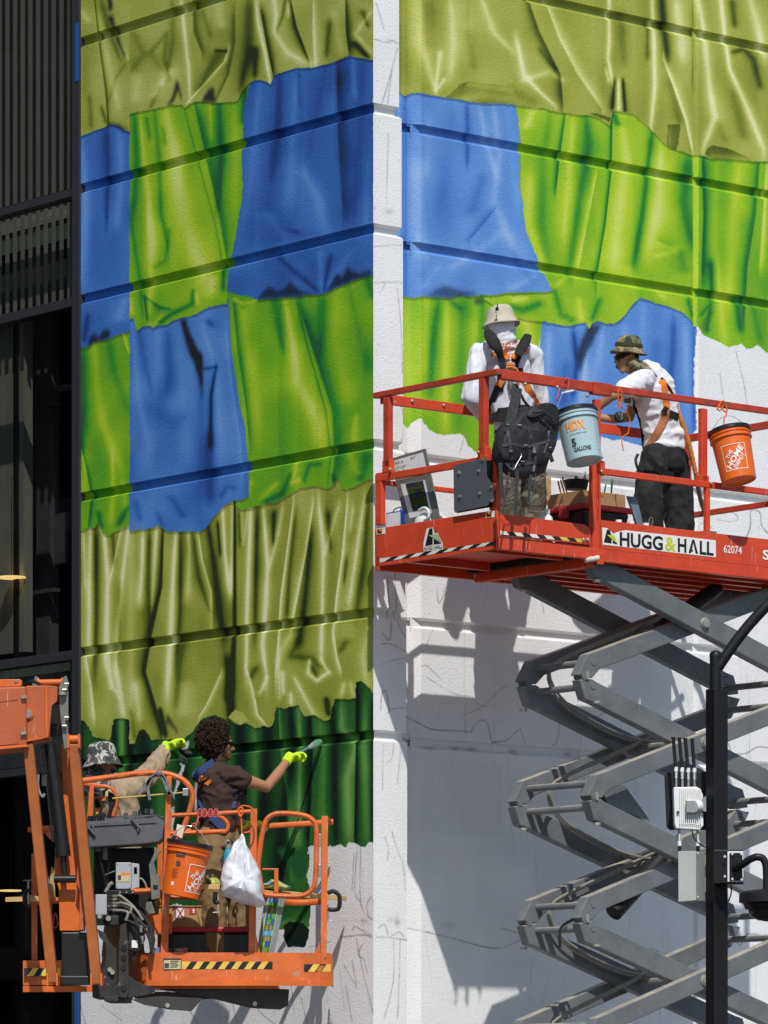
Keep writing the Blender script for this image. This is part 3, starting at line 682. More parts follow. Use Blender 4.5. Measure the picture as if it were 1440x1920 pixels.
CRW.flat([(795, 557), (812, 546), (826, 536), (836, 534), (850, 541), (872, 545), (900, 552), (870, 557), (840, 559)], (30, 52, 84), .8, .8, soft=3)
# far right green
CRW.patch('G', [(1299, 280), (1315, 280), (1315, 600), (1306, 612), (1299, 604)], base=.72, jit=.3, under=False)
CRW.patch('G', [(1312, 285), (1460, 295), (1460, 668), (1440, 663), (1428, 652), (1420, 646), (1410, 652), (1400, 655), (1390, 644), (1380, 649), (1368, 651), (1356, 645), (1345, 640), (1330, 634), (1318, 626), (1308, 608)], base=.48, jit=.6, under=False, strokes=[
    ([(1317, 295), (1320, 400), (1316, 520)], [8, 8, 10], -.42, 'l'), ([(1345, 300), (1340, 400), (1338, 480)], [8, 10, 10], .12), ([(1385, 310), (1375, 400), (1365, 560)], [12, 14, 12], .2), ([(1423, 305), (1416, 400), (1400, 500), (1395, 600)], [8, 9, 9, 8], -.34, 'r'), ([(1437, 310), (1432, 400), (1425, 500)], [6, 8, 10], .35, 'l'), ([(1345, 490), (1350, 560), (1358, 640)], [6, 9, 10], .2), ([(1332, 490), (1336, 560)], [6, 5], -.35), ([(1315, 590), (1332, 570), (1326, 620)], [4, 5, 4], -.3), ([(1380, 560), (1388, 620)], [6, 6], -.3), ([(1410, 560), (1425, 640)], [8, 9], -.15)])
CRW.flat([(1313, 612), (1320, 600), (1332, 578), (1338, 580), (1330, 612), (1326, 628)], (30, 80, 44), .6, .8, soft=3)
R0 = [(700, -300), (1470, -300), (1470, 306), (1440, 303), (1410, 302), (1380, 299), (1356, 297), (1332, 297), (1318, 292), (1305, 289), (1298, 290), (1285, 286), (1268, 281), (1252, 274), (1235, 258), (1218, 240), (1200, 224), (1186, 213), (1168, 210), (1148, 208), (1145, 236), (1132, 228), (1118, 219), (1100, 215), (1076, 214), (1052, 210), (1025, 205), (1000, 200), (970, 197), (952, 195), (925, 194), (900, 193), (878, 190), (858, 187), (838, 183), (818, 180), (797, 176), (786, 174), (778, 172), (765, 178), (754, 168), (735, 168)]
CRW.patch('O', R0, base=.5, jit=.6, amp=1.15, strokes=[
    ([(758, -20), (758, 170)], 4, -.12), ([(770, 0), (772, 170)], 7, -.1), ([(785, 0), (790, 80), (818, 175)], [10, 12, 4], .2), ([(800, 0), (802, 90)], [12, 10], -.14), ([(825, 100), (817, 170), (832, 150)], [6, 4, 5], .32), ([(845, 0), (850, 80), (845, 140)], [9, 12, 8], .22), ([(905, 0), (925, 60), (960, 95)], [5, 9, 6], .2), ([(880, 60), (890, 130)], [14, 10], -.1), ([(990, 0), (1010, 60), (1050, 140), (1055, 200)], [8, 12, 10, 8], -.32, 'r'), ([(1022, 0), (1048, 70), (1085, 140), (1130, 205)], [5, 9, 12, 9], .26, 'l'), ([(968, 70), (982, 140), (1010, 170), (1042, 200)], [6, 7, 6, 5], .3), ([(980, 150), (1030, 135), (1055, 150)], [6, 5, 5], .2), ([(1010, 90), (1040, 130)], [6, 5], -.15), ([(960, 170), (1000, 190)], [12, 10], -.14),
    ([(1142, -20), (1142, 80), (1140, 110), (1150, 160)], [4, 5, 4, 3], .36), ([(1136, 130), (1142, 155)], [3, 3], .25), ([(1165, 20), (1170, 120)], [10, 8], -.12), ([(1152, 150), (1148, 205)], [3, 5], -.5), ([(1160, 150), (1160, 208)], [3, 6], .35), ([(1168, 150), (1172, 210)], [3, 4], -.5), ([(1222, -20), (1226, 80), (1228, 160), (1220, 245)], [4, 6, 6, 4], .36), ([(1240, -10), (1246, 60), (1252, 110)], [8, 9, 7], -.38), ([(1215, 40), (1214, 110)], [4, 5], -.2), ([(1268, 0), (1275, 60), (1280, 110)], [10, 14, 12], .22), ([(1243, 110), (1262, 160), (1285, 225), (1298, 285)], [3, 7, 6, 4], .38, 'l'), ([(1255, 150), (1275, 230)], [10, 8], -.18),
    ([(1308, -10), (1320, 60), (1330, 160), (1340, 220), (1318, 280)], [6, 7, 8, 10, 4], .34), ([(1301, 0), (1300, 160)], [3, 4], -.2), ([(1350, -20), (1358, 60), (1368, 130), (1400, 200), (1432, 280)], [4, 5, 5, 8, 8], .38), ([(1372, 0), (1378, 50)], [8, 6], -.3), ([(1374, 98), (1395, 92), (1412, 110), (1425, 160)], [4, 6, 7, 6], -.32), ([(1405, -10), (1420, 50), (1434, 110)], [9, 11, 10], .3), ([(1375, 170), (1395, 260)], [14, 14], -.16), ([(1345, 230), (1360, 265)], [9, 9], -.1)])
CRW.patch('O', [(1252, 234), (1275, 232), (1272, 270), (1266, 284), (1252, 275), (1250, 262)], base=.2, under=False, strokes=[([(1254, 240), (1256, 275)], 5, .12)])
CRW.patch('O', [(1321, 290), (1328, 276), (1340, 272), (1370, 280), (1410, 300), (1370, 297), (1340, 298)], base=.16, under=False, strokes=[([(1335, 292), (1400, 300)], 6, .2)])
CRW.patch('O', [(1106, 213), (1120, 212), (1145, 221), (1145, 228), (1122, 220)], base=.2, under=False)
CRW.patch('O', [(836, 183), (850, 170), (862, 158), (876, 153), (900, 156), (930, 159), (964, 164), (964, 194), (900, 193)], base=.26, under=False, jit=.3, strokes=[([(860, 188), (900, 180), (960, 186)], 10, .2), ([(880, 158), (960, 168)], 6, .16)])

# ---------- pencil lines and stains of the unpainted wall
def scribble(C_, pts, **k): C_.line([(q.x, q.y) for q in smooth_path([(a, b, 0) for a, b in pts], 5)], **k)
for pts, k in [([(763, 1337), (790, 1358), (812, 1368), (850, 1370), (880, 1372)], 1.2), ([(882, 1374), (890, 1360), (905, 1350), (915, 1360), (922, 1390), (930, 1391)], 1.2), ([(930, 1391), (950, 1388), (965, 1375), (975, 1368), (982, 1385), (984, 1395)], 1.1), ([(1035, 1398), (1045, 1390), (1048, 1365), (1048, 1320)], .9), ([(1110, 1350), (1130, 1338), (1150, 1332)], .9),
               ([(790, 1250), (800, 1248), (815, 1262), (828, 1275)], .7), ([(800, 1270), (850, 1300), (880, 1305)], .6), ([(895, 1320), (910, 1325), (925, 1322)], .5), ([(870, 1340), (905, 1325), (930, 1300), (950, 1285)], .5), ([(770, 1740), (850, 1760), (930, 1778), (985, 1758), (1000, 1754)], 1.0), ([(1100, 1755), (1180, 1770), (1250, 1788)], .9), ([(1370, 1740), (1386, 1772), (1400, 1752), (1425, 1755), (1440, 1770)], 1.0),
               ([(1366, 1394), (1372, 1412), (1380, 1414), (1400, 1412), (1420, 1401), (1440, 1402)], 1.0), ([(1330, 1003), (1360, 1008), (1385, 1012), (1400, 1005), (1407, 985), (1407, 960), (1414, 956), (1425, 962), (1428, 985), (1440, 1000)], 1.1), ([(1360, 955), (1380, 965), (1382, 975), (1365, 978), (1345, 974)], .7), ([(940, 1740), (990, 1752), (1040, 1740)], .6), ([(1010, 1100), (1020, 1150)], .5), ([(820, 1105), (822, 1130), (830, 1120), (835, 1100)], .6), ([(812, 1180), (800, 1210)], .5), ([(1380, 660), (1395, 720), (1402, 770)], .5), ([(1350, 700), (1358, 760)], .5), ([(905, 810), (912, 850)], .5), ([(870, 820), (862, 850)], .5)]:
    scribble(CRW, pts, wd=.8 + .35 * k, alpha=.45 + .3 * k)
rr_ = random.Random(5)
for k in range(46):      # faint vertical pencil guides on the bare wall
    x = rr_.uniform(770, 1440); y = rr_.choice([rr_.uniform(850, 1000), rr_.uniform(1060, 1350), rr_.uniform(1200, 1800), rr_.uniform(1750, 1900)])
    ln = rr_.uniform(60, 260)
    scribble(CRW, [(x, y), (x + rr_.uniform(-6, 10), y + ln * .5), (x + rr_.uniform(-10, 18), y + ln)], wd=.75, alpha=rr_.uniform(.12, .34))
for k in range(16):
    x = rr_.uniform(775, 1430); y = rr_.uniform(880, 1850); r = rr_.uniform(12, 45)
    scribble(CRW, [(x, y), (x + r * .5, y - r * .35), (x + r, y + r * .2), (x + r * .8, y + r)], wd=.7, alpha=rr_.uniform(.12, .3))
for x, y, a, b, k in [(805, 1403, 12, 3, .6), (862, 1403, 16, 3, .7), (890, 1405, 14, 4, .6), (968, 1410, 9, 6, .6), (1070, 1414, 8, 4, .5), (765, 1398, 4, 3, .6), (840, 1735, 14, 5, .4), (1000, 1738, 30, 4, .4), (1084, 1740, 12, 4, .5), (1385, 1748, 6, 8, .4), (1418, 1752, 20, 4, .4), (1375, 840, 8, 10, .25), (1375, 1440, 12, 3, .3)]:
    CRW.smudge(x, y, a, b, k)
for k in range(30):
    CRW.smudge(rr_.uniform(780, 1440), rr_.uniform(1100, 1900), rr_.uniform(15, 45), rr_.uniform(30, 120), rr_.uniform(.04, .13), (150, 156, 166))
for x0, y0, x1, y1 in [(780, 1180, 935, 1385), (935, 1195, 1080, 1400), (790, 1420, 940, 1560), (1000, 1560, 1200, 1700), (1120, 1420, 1300, 1540)]:
    CRW.flat([(x0, y0), (x1, y0 + 12), (x1 + 4, y1 + 8), (x0 + 2, y1)], (196, 199, 204), .16, 1.5)
for pts, k in [([(697, 73), (715, 77), (725, 80), (735, 76), (747, 82)], 1.2), ([(705, 5), (720, 55)], .6), ([(745, 90), (725, 165), (715, 195)], .8), ([(735, 130), (726, 195)], .7), ([(728, 250), (724, 380)], .5), ([(702, 530), (748, 529), (753, 533)], .8), ([(722, 532), (712, 552)], .5), ([(745, 540), (752, 620), (754, 700)], .5), ([(748, 745), (757, 790), (752, 830)], .7), ([(702, 462), (730, 460), (752, 460)], .5),
               ([(727, 1080), (728, 1115), (733, 1165), (730, 1200), (715, 1185)], 1.0), ([(740, 1060), (745, 1160), (760, 1195)], .8), ([(715, 1207), (735, 1208), (760, 1222)], 1.0), ([(716, 1245), (740, 1237), (757, 1235)], .9), ([(714, 1330), (716, 1300), (724, 1297), (729, 1330), (726, 1337), (735, 1330), (760, 1327)], 1.1), ([(722, 1570), (728, 1590), (726, 1612)], .7), ([(735, 1560), (745, 1595), (755, 1620), (760, 1670)], .7), ([(710, 1740), (716, 1735), (722, 1735), (728, 1755)], .8), ([(706, 1757), (730, 1758), (765, 1763)], 1.1), ([(730, 1757), (748, 1748), (757, 1757)], .8), ([(738, 1762), (737, 1840), (720, 1910)], .8), ([(750, 1762), (748, 1840), (745, 1910)], .8), ([(718, 1395), (717, 1480)], .6), ([(738, 1390), (735, 1420), (722, 1435)], .7), ([(752, 1395), (745, 1470)], .5)]:
    scribble(CPI, pts, wd=.8 + .3 * k, alpha=.35 + .3 * k)
for x, y, a, b, k in [(730, 397, 10, 5, .5), (702, 390, 2, 4, .5), (745, 1727, 5, 9, .6), (735, 1724, 9, 6, .3), (729, 77, 5, 4, .4)]:
    CPI.smudge(x, y, a, b, k)
for pts, k in [([(640, 1757), (660, 1755), (685, 1753), (701, 1757), (703, 1725), (700, 1690), (704, 1683), (708, 1683)], 1.3), ([(697, 1682), (688, 1695), (690, 1715), (698, 1724), (704, 1726)], 1.2), ([(660, 1745), (666, 1737), (680, 1745), (698, 1755)], 1.0), ([(676, 1590), (676, 1690), (690, 1720)], .8), ([(670, 1590), (665, 1670), (675, 1690)], .8), ([(664, 1600), (660, 1670)], .7), ([(700, 1590), (702, 1680)], .5), ([(668, 1760), (680, 1820), (700, 1900)], .9), ([(645, 1810), (668, 1850), (665, 1830), (660, 1800)], .9), ([(648, 1845), (660, 1915)], .8), ([(620, 1765), (600, 1772), (580, 1775)], .8), ([(565, 1870), (575, 1915)], .8), ([(470, 1870), (490, 1900), (515, 1920)], .8), ([(430, 1860), (445, 1915)], .9), ([(680, 1770), (672, 1790), (682, 1800), (690, 1830)], .7), ([(150, 1880), (160, 1920)], .6), ([(190, 1885), (230, 1915)], .6), ([(540, 1800), (552, 1900)], .6), ([(600, 1800), (610, 1900)], .6), ([(352, 1890), (372, 1920)], .6)]:
    scribble(CL, pts, wd=.8 + .35 * k, alpha=.4 + .3 * k)
for k in range(26):
    x = rr_.uniform(160, 700); y = rr_.uniform(1600, 1860); ln = rr_.uniform(50, 180)
    scribble(CL, [(x, y), (x + rr_.uniform(-3, 14), y + ln * .5), (x + rr_.uniform(-5, 26), y + ln)], wd=.75, alpha=rr_.uniform(.15, .35))
CL.smudge(683, 1727, 7, 6, .6); CL.smudge(706, 1730, 2, 10, .7); CL.smudge(660, 1727, 25, 2, .25)
# the painted edge wraps a few millimetres round the corner, ragged
rg_ = random.Random(2)
def edge_dabs(y0, y1, pal_, t):
    c = PAL[pal_][2]
    for k in range(int((y1 - y0) / 3)):
        y = y0 + 3 * k
        CPI.flat([(695, y), (700.6 + 11 * (y / 1920) + rg_.uniform(0, 2.2), y + 1), (695, y + 5)], tuple(int(255 * (q ** (1 / 2.2))) for q in c), .9, .3)
M_LEFT = CL.material('left_wall_paint')
M_RIGHT = CRW.material('right_wall_paint')
M_PIER = CPI.material('pier_paint')
# ------------------------------------------------------------------ ground and building
M_ASPH = mat('asphalt', (.052, .052, .054, 1), .9, var=.25, vscale=3, bump=.4, bscale=60)
M_CORE = mat('joint_mortar', (.45, .45, .44, 1), .85)
M_CONC = mat('pale_concrete', (.42, .41, .39, 1), .9, bump=.3, bscale=40)
gb = MB(); gb.quad((-160, -160, 0), (160, -160, 0), (160, 260, 0), (-160, 260, 0))
gb.build('ground', M_ASPH, kind='structure')
pb = MB(); pb.hexa([FR.pt(-9, -4.2, 0), FR.pt(18, -4.2, 0), FR.pt(18, .5, 0), FR.pt(-9, .5, 0), FR.pt(-9, -4.2, .12), FR.pt(18, -4.2, .12), FR.pt(18, .5, .12), FR.pt(-9, .5, .12)])
pb.build('pavement', M_CONC, kind='structure')

B = empty('mural_building', CORNER, 'white concrete corner building with green, blue and olive painted cloth mural', 'building')
ROWS = [-97, 202, 428, 832, 1148, 1378]           # groove rows at the corner, photo pixels
ZG = [CAMZ + (HY - y) / FPX * YC for y in ROWS]
TOPZ = 12.6
DEP, UPH, BK, LOH = .040, .017, .012, .021        # groove depth, upper chamfer, back, lower chamfer
H = UPH + BK + LOH
bands = []
zt = TOPZ
for zg in ZG:
    bands.append((zt, zg + H / 2)); zt = zg - H / 2
bands.append((zt, 0.0))

def panel(fr, v0, u0, u1, ztop, zbot, m, uvf, ch0=0.0, ch1=0.0, top=True, bot=True, dch=None, n=10, depth=.16, mit=False):
    """concrete course: face at v0, chamfers above/below, optional vertical chamfers at its ends"""
    dch = DEP if dch is None else dch
    mb = MB()
    rows = []
    if top: rows += [(ztop, DEP), (ztop - LOH, 0)]
    else: rows += [(ztop, 0)]
    nz = 3
    zz1 = ztop - (LOH if top else 0); zz0 = zbot + (UPH if bot else 0)
    for k in range(1, nz): rows.append((zz1 + (zz0 - zz1) * k / nz, 0))
    if bot: rows += [(zz0, 0), (zbot, DEP)]
    else: rows += [(zbot, 0)]
    def line(d):
        """u stations and their depth for a row at depth d"""
        e0 = ch0 * (1 - (d / DEP) * 0) if ch0 else 0
        st = []
        if ch0: st.append((u0, dch))
        a, b = u0 + ch0, u1 - ch1
        for k in range(n + 1): st.append((a + (b - a) * k / n, 0))
        if ch1: st.append((u1, dch))
        if mit: st[0] = (u0 + d, 0)
        return [(u, max(d, dv)) for u, dv in st]
    grid = []
    for z, d in rows:
        grid.append([fr.pt(u, v0 + dv, z) for u, dv in line(d)])
    W = len(grid[0])
    vs = [p for r in grid for p in r]
    fs = [(i * W + j, i * W + j + 1, (i + 1) * W + j + 1, (i + 1) * W + j) for i in range(len(grid) - 1) for j in range(W - 1)]
    if mit:
        mb.add(vs, fs)
        if u1 < 1:
            for i in range(len(grid) - 1):
                a_, b_ = grid[i][-1], grid[i + 1][-1]
                mb.quad(a_, b_, b_ + fr.dv * .5, a_ + fr.dv * .5)
        return mb.build('wall_panel', m, B, uvf=uvf)
    # returns to the back
    nb = len(vs)
    bd = v0 + depth
    rim = [j for j in range(W)] + [i * W + W - 1 for i in range(1, len(grid))] + [(len(grid) - 1) * W + j for j in range(W - 2, -1, -1)] + [i * W for i in range(len(grid) - 2, 0, -1)]
    for i in rim:
        p = vs[i]; q = Vector((p.x, p.y, 0)) - fr.o
        vs.append(fr.pt(q.dot(fr.du), bd, p.z))
    R = len(rim)
    for k in range(R):
        k2 = (k + 1) % R
        fs.append((rim[k], nb + k, nb + k2, rim[k2]))
    mb.add(vs, fs)
    return mb.build('wall_panel', m, B, uvf=uvf)

uL, uR, uP = CL.uv, CRW.uv, CPI.uv
NB = len(bands)
# pier: its right end steps outwards a little from course to course
pier_end = [.262, .264, .290, .304, .328, .338, .348]
S_END = 4.0
for i, (a, b) in enumerate(bands):
    f, l = i == 0, i == NB - 1
    panel(FL, 0, 0, S_END, a, b, M_LEFT, uL, top=not f, bot=not l, n=12, mit=True)
    panel(FR, 0, 0, pier_end[i], a, b, M_PIER, uP, ch1=.0, top=not f, bot=not l, n=3, mit=True)
us, _ = FR.onv(771, 900, REC); ua, _ = FR.onv(790, 900, REC)
ub, _ = FR.onv(1300, 900, REC); uc, _ = FR.onv(1314, 900, REC)
for i, (a, b) in enumerate(bands):
    f, l = i == 0, i == NB - 1
    panel(FR, REC + .05, .2, us, a, b, M_RIGHT, uR, top=not f, bot=not l, n=2)
    panel(FR, REC, us, ub, a, b, M_RIGHT, uR, ch0=ua - us, dch=.06, top=not f, bot=not l, n=14)
    panel(FR, REC, ub + .004, 5.2, a, b, M_RIGHT, uR, ch0=.055, dch=.045, top=not f, bot=not l, n=8)
    panel(FR, REC, 5.24, 10.0, a, b, M_RIGHT, uR, ch0=.055, dch=.045, top=not f, bot=not l, n=3)
# recessed joint bands behind the courses carry the same paint
def band(fr, v, u0, u1_, m, uvf, n):
    for k_, zg in enumerate(ZG):
        u1 = u1_[k_] if isinstance(u1_, list) else u1_
        mb = MB()
        vs = [fr.pt(u0 + (u1 - u0) * k / n, v, zg + e) for e in (-.06, .06) for k in range(n + 1)]
        mb.add(vs, [(k, k + 1, n + 2 + k, n + 1 + k) for k in range(n)])
        mb.build('joint_band', m, B, uvf=uvf)
band(FL, DEP, DEP, S_END, M_LEFT, uL, 12)
band(FR, DEP, DEP, [min(pier_end[k], pier_end[k + 1]) - .012 for k in range(6)], M_PIER, uP, 3)
band(FR, REC + DEP, us + .02, 10.0, M_RIGHT, uR, 18)
band(FR, REC + .05 + DEP, .2, us + .15, M_RIGHT, uR, 2)
core = MB()
def corebox(u0, u1, v0, v1): core.hexa([FR.pt(u0, v0, 0), FR.pt(u1, v0, 0), FR.pt(u1, v1, 0), FR.pt(u0, v1, 0), FR.pt(u0, v0, TOPZ), FR.pt(u1, v0, TOPZ), FR.pt(u1, v1, TOPZ), FR.pt(u0, v1, TOPZ)])
corebox(.17, .30, .17, .5); corebox(.23, 10.0, .56, .9); corebox(.17, .45, .5, 4.0)
core.build('wall_core', M_CORE, B)
roofm = MB(); roofm.hexa([FR.pt(-.06, -.06, TOPZ), FR.pt(10, -.06, TOPZ), FR.pt(10, 14, TOPZ), FR.pt(-.06, 14, TOPZ), FR.pt(-.06, -.06, TOPZ + .3), FR.pt(10, -.06, TOPZ + .3), FR.pt(10, 14, TOPZ + .3), FR.pt(-.06, 14, TOPZ + .3)])
roofm.build('roof', M_CONC, B)
# ------------------------------------------------------------------ glass facade left of the painted wall
def glass_mat(name, tint, refl=.045, rough=.02):
    m = bpy.data.materials.new(name); m.use_nodes = True
    nt = m.node_tree; N = nt.nodes; L = nt.links
    N.remove(N['Principled BSDF'])
    tr = N.new('ShaderNodeBsdfTransparent'); tr.inputs[0].default_value = tint
    gl = N.new('ShaderNodeBsdfGlossy'); gl.inputs['Roughness'].default_value = rough
    mx = N.new('ShaderNodeMixShader'); mx.inputs[0].default_value = refl
    L.new(tr.outputs[0], mx.inputs[1]); L.new(gl.outputs[0], mx.inputs[2])
    L.new(mx.outputs[0], N['Material Output'].inputs['Surface'])
    return m
M_ALU = mat('dark_bronze_aluminium', (.032, .032, .036, 1), .42, var=.08)
M_GLASS = glass_mat('tinted_glass', (.40, .42, .41, 1))
M_CURT = mat('charcoal_blind_fabric', (.46, .44, .37, 1), .9, var=.15, vscale=2, stretch=(8, 8, .4))
M_DARK = mat('dark_interior', (.012, .011, .012, 1), .9)
M_INT = mat('interior_grey', (.17, .17, .2, 1), .8)
M_BEIGE = mat('interior_beige', (.42, .40, .33, 1), .9, stretch=(6, 6, .3), vscale=3)
M_SLAB = mat('reflected_slab', (.6, .58, .46, 1), .9, var=.3, vscale=5)
M_SPAN = mat('grey_green_panel', (.26, .30, .26, 1), .85, var=.3, vscale=4, stretch=(4, 4, .6))
M_TAPE = mat('blue_tape', (.01, .09, .36, 1), .55)
M_LAMP = bpy.data.materials.new('warm_lamp_glow'); M_LAMP.use_nodes = True
b_ = M_LAMP.node_tree.nodes['Principled BSDF']
b_.inputs['Base Color'].default_value = (.8, .6, .3, 1); b_.inputs['Emission Color'].default_value = (1, .66, .25, 1); b_.inputs['Emission Strength'].default_value = 2.2

G = empty('glass_facade', FL.pt(5.2, 0, 0), 'dark glazed curtain wall in bronze frames beside the mural', 'glass facade')
uM0, _ = FL.onv(134.5, 900, -.02); uM1, _ = FL.onv(148.2, 900, -.02)      # corner mullion; runs from uM1 to uM0
GEND = 8.4
def fbox(u0, u1, v0, v1, z0, z1, name, m, parent, bevel=0):
    mb = MB()
    mb.hexa([FL.pt(u0, v0, z0), FL.pt(u1, v0, z0), FL.pt(u1, v1, z0), FL.pt(u0, v1, z0), FL.pt(u0, v0, z1), FL.pt(u1, v0, z1), FL.pt(u1, v1, z1), FL.pt(u0, v1, z1)])
    return mb.build(name, m, parent, bevel=bevel)
fbox(uM1, uM0, -.02, .14, 0.12, TOPZ, 'mullion', M_ALU, G)
fbox(6.62, 6.72, -.02, .14, .12, TOPZ, 'mullion', M_ALU, G)
fbox(GEND, GEND + .1, -.02, .14, .12, TOPZ, 'mullion', M_ALU, G)
TR = []
for yt, yb in ((352.5, 367), (557, 573.5), (1219, 1236), (1430, 1444)):
    _, za = FL.onv(137, yt, -.01); _, zb = FL.onv(137, yb, -.01)
    TR.append((zb, za))
edges = [TOPZ - .001]
for zb, za in TR:
    for a, c in ((uM0 + .002, 6.618), (6.722, GEND - .002)):
        fbox(a, c, -.01, .12, zb, za, 'transom', M_ALU, G)
    edges += [za, zb]
edges.append(.12)
for k in range(0, len(edges), 2):
    for a, c in ((uM0 + .004, 6.616), (6.724, GEND - .004)):
        mb = MB(); z1, z0 = edges[k], edges[k + 1]
        mb.quad(FL.pt(a, .05, z0), FL.pt(c, .05, z0), FL.pt(c, .05, z1), FL.pt(a, .05, z1))
        mb.build('pane', M_GLASS, G)
fbox(uM1 + .006, uM1 + .05, -.026, -.021, FL.onv(146, 152, -.02)[1], FL.onv(146, 43, -.02)[1], 'masking_tape', M_TAPE, G)
fbox(uM1 - .0, uM1 + .055, -.028, -.022, FL.onv(146, 1990, -.02)[1], FL.onv(146, 1850, -.02)[1], 'masking_tape', M_TAPE, G)
# room behind the glass, with posts and rails imitating a mirrored building frame
I = empty('shop_interior', FL.pt(6, 1.5, .12), 'dim room behind the dark panes, its posts and rails imitating reflections', 'interior')
rb = MB()
u0, u1, v0, v1, z0, z1 = uM1 + .02, GEND + .05, .16, 4.5, .1, TOPZ - .02
A = [FL.pt(u0, v0, z0), FL.pt(u1, v0, z0), FL.pt(u1, v1, z0), FL.pt(u0, v1, z0), FL.pt(u0, v0, z1), FL.pt(u1, v0, z1), FL.pt(u1, v1, z1), FL.pt(u0, v1, z1)]
rb.add(A, [(0, 1, 2, 3), (4, 5, 6, 7), (1, 2, 6, 5), (2, 3, 7, 6), (3, 0, 4, 7)])
rb.build('room_shell', M_DARK, I, fixn=False)
def at(px, py, v): return FL.onv(px, py, v)
def ibox(px0, px1, v, py0, py1, name, m, dv=.1):
    ua, za = at(px1, py0, v); ub, zb = at(px0, py1, v)
    fbox(ua, ub, v, v + dv, min(za, zb), max(za, zb), name, m, I)
ibox(-60, 44, .5, 590, 1236, 'partition', M_BEIGE)
ibox(25, 33, .48, 590, 1236, 'post', M_DARK, .015)
ibox(68, 93, 1.0, 600, 1240, 'post', M_INT)  # stands in for a column reflected in the pane
for y, x0, x1 in ((622, 40, 140), (764, 40, 140), (1106, 44, 140)):
    ua, za = at(x0, y + 18, 1.15); ub, zb = at(x1, y + 4, 1.15)
    mb = MB(); mb.bar(FL.pt(ua, .95, za), FL.pt(ub, .95, za), .08, .035); mb.build('rail', M_INT, I)  # bars standing in for reflected railings
ibox(92, 125, 1.05, 720, 738, 'shelf_box', M_BEIGE, .05)
ibox(93, 122, 1.05, 960, 1060, 'shelf_box', M_INT, .05)
ua, za = at(10, 1480, .5); ub, zb = at(140, 1480, .5)
M_BACK = mat('dim_backing', (.10, .095, .085, 1), .9, var=.2, vscale=1)
CU = empty('blind', FL.pt(5.5, .3, 8), 'charcoal vertical slatted blind hanging behind the upper panes', 'blind')
for ytop, ybot in ((-420, 352), (375, 566)):
    za, zb = at(100, ytop, .3)[1], at(100, ybot + 10, .3)[1]
    fbox(uM0 + .05, GEND, .40, .41, zb, za, 'blind_backing', M_BACK, CU)
    src = None; u = uM0 + .14; k = 0
    while u < GEND - .1:
        wd = .052 if k else .20
        if k == 0:
            fbox(u - .05, u + .14, .30, .305, zb, za, 'blind_slat', M_CURT, CU); u += .20
        elif src is None:
            src = fbox(u, u + .056, .30, .304, zb, za, 'blind_slat', M_CURT, CU); base_ = (u, WLOC[src.name]); u += .118
        else:
            put(src, base_[1] + FL.du * (u - base_[0]), CU); u += .118
        k += 1
# bands behind the spandrel panes that imitate a concrete slab mirrored in the glass
SP = empty('slab_reflection', FL.pt(5.5, .2, 7), 'pale and green grey bands imitating a slab mirrored in the spandrel panes', 'reflection stand-in')
ua, za = at(126, 385, .2); ub, zb = at(126, 412, .2)
def sbox(name, m, y0, y1, v, dv, x=126, uu=None):
    _, za = at(x, y0, v); _, zb = at(x, y1, v)
    fbox(uu or uM0 + .06, GEND, v, v + dv, min(za, zb), max(za, zb), name, m, SP)
sbox('mirrored_slab', M_SLAB, 384, 402, .32, .05)
sbox('mirrored_lip', M_SLAB, 403, 408, .31, .06)
sbox('mirror_board', M_SPAN, 410, 447, .33, .03)
sbox('mirror_board', M_SPAN, 1240, 1258, .2, .05)
sbox('mirrored_slab', M_SPAN, 1259, 1275, .17, .08)
sbox('mirror_board', M_INT, 1276, 1430, .22, .03)
for (x, y, r, lab) in ((22, 1083, .125, 'round warm lamp glowing behind the tall pane'), (20, 1670, .1, 'round warm lamp glowing low behind the dark glass')):
    p = FL.V(x, y, .42 if y < 1200 else 1.2)
    t = empty('pendant_lamp', p, lab, 'lamp')
    mb = MB(); mb.disc(p, (0, 0, 1), r, .012, 24); mb.build('glowing_disc', M_LAMP, t)
    mb = MB(); mb.tube([p + Vector((0, 0, .01)), p + Vector((0, 0, .9))], .003, 6); mb.build('cable', M_DARK, t)

# the concrete building across the side street, seen only as a dim mirror image in the glass
NB_ = empty('neighbour_building', Vector((-34, 45, 0)), 'grey concrete frame building across the side street', 'building')
M_NB = mat('weathered_concrete', (.22, .21, .19, 1), .9, var=.15, vscale=.8)
M_NBD = mat('deep_shade_glazing', (.02, .02, .023, 1), .4)
for k in range(7):
    mb = MB(); mb.box((-34, 45, 3.4 * k + .25), 8, 70, .5); mb.build('floor_slab', M_NB, NB_)
for k in range(13):
    mb = MB(); mb.box((-30.4, 12 + 5.5 * k, 10.2), .5, .6, 20.3); mb.build('column', M_NB, NB_)
mb = MB(); mb.box((-35.2, 45, 10.2), 5, 69, 19.8); mb.build('recessed_front', M_NBD, NB_)
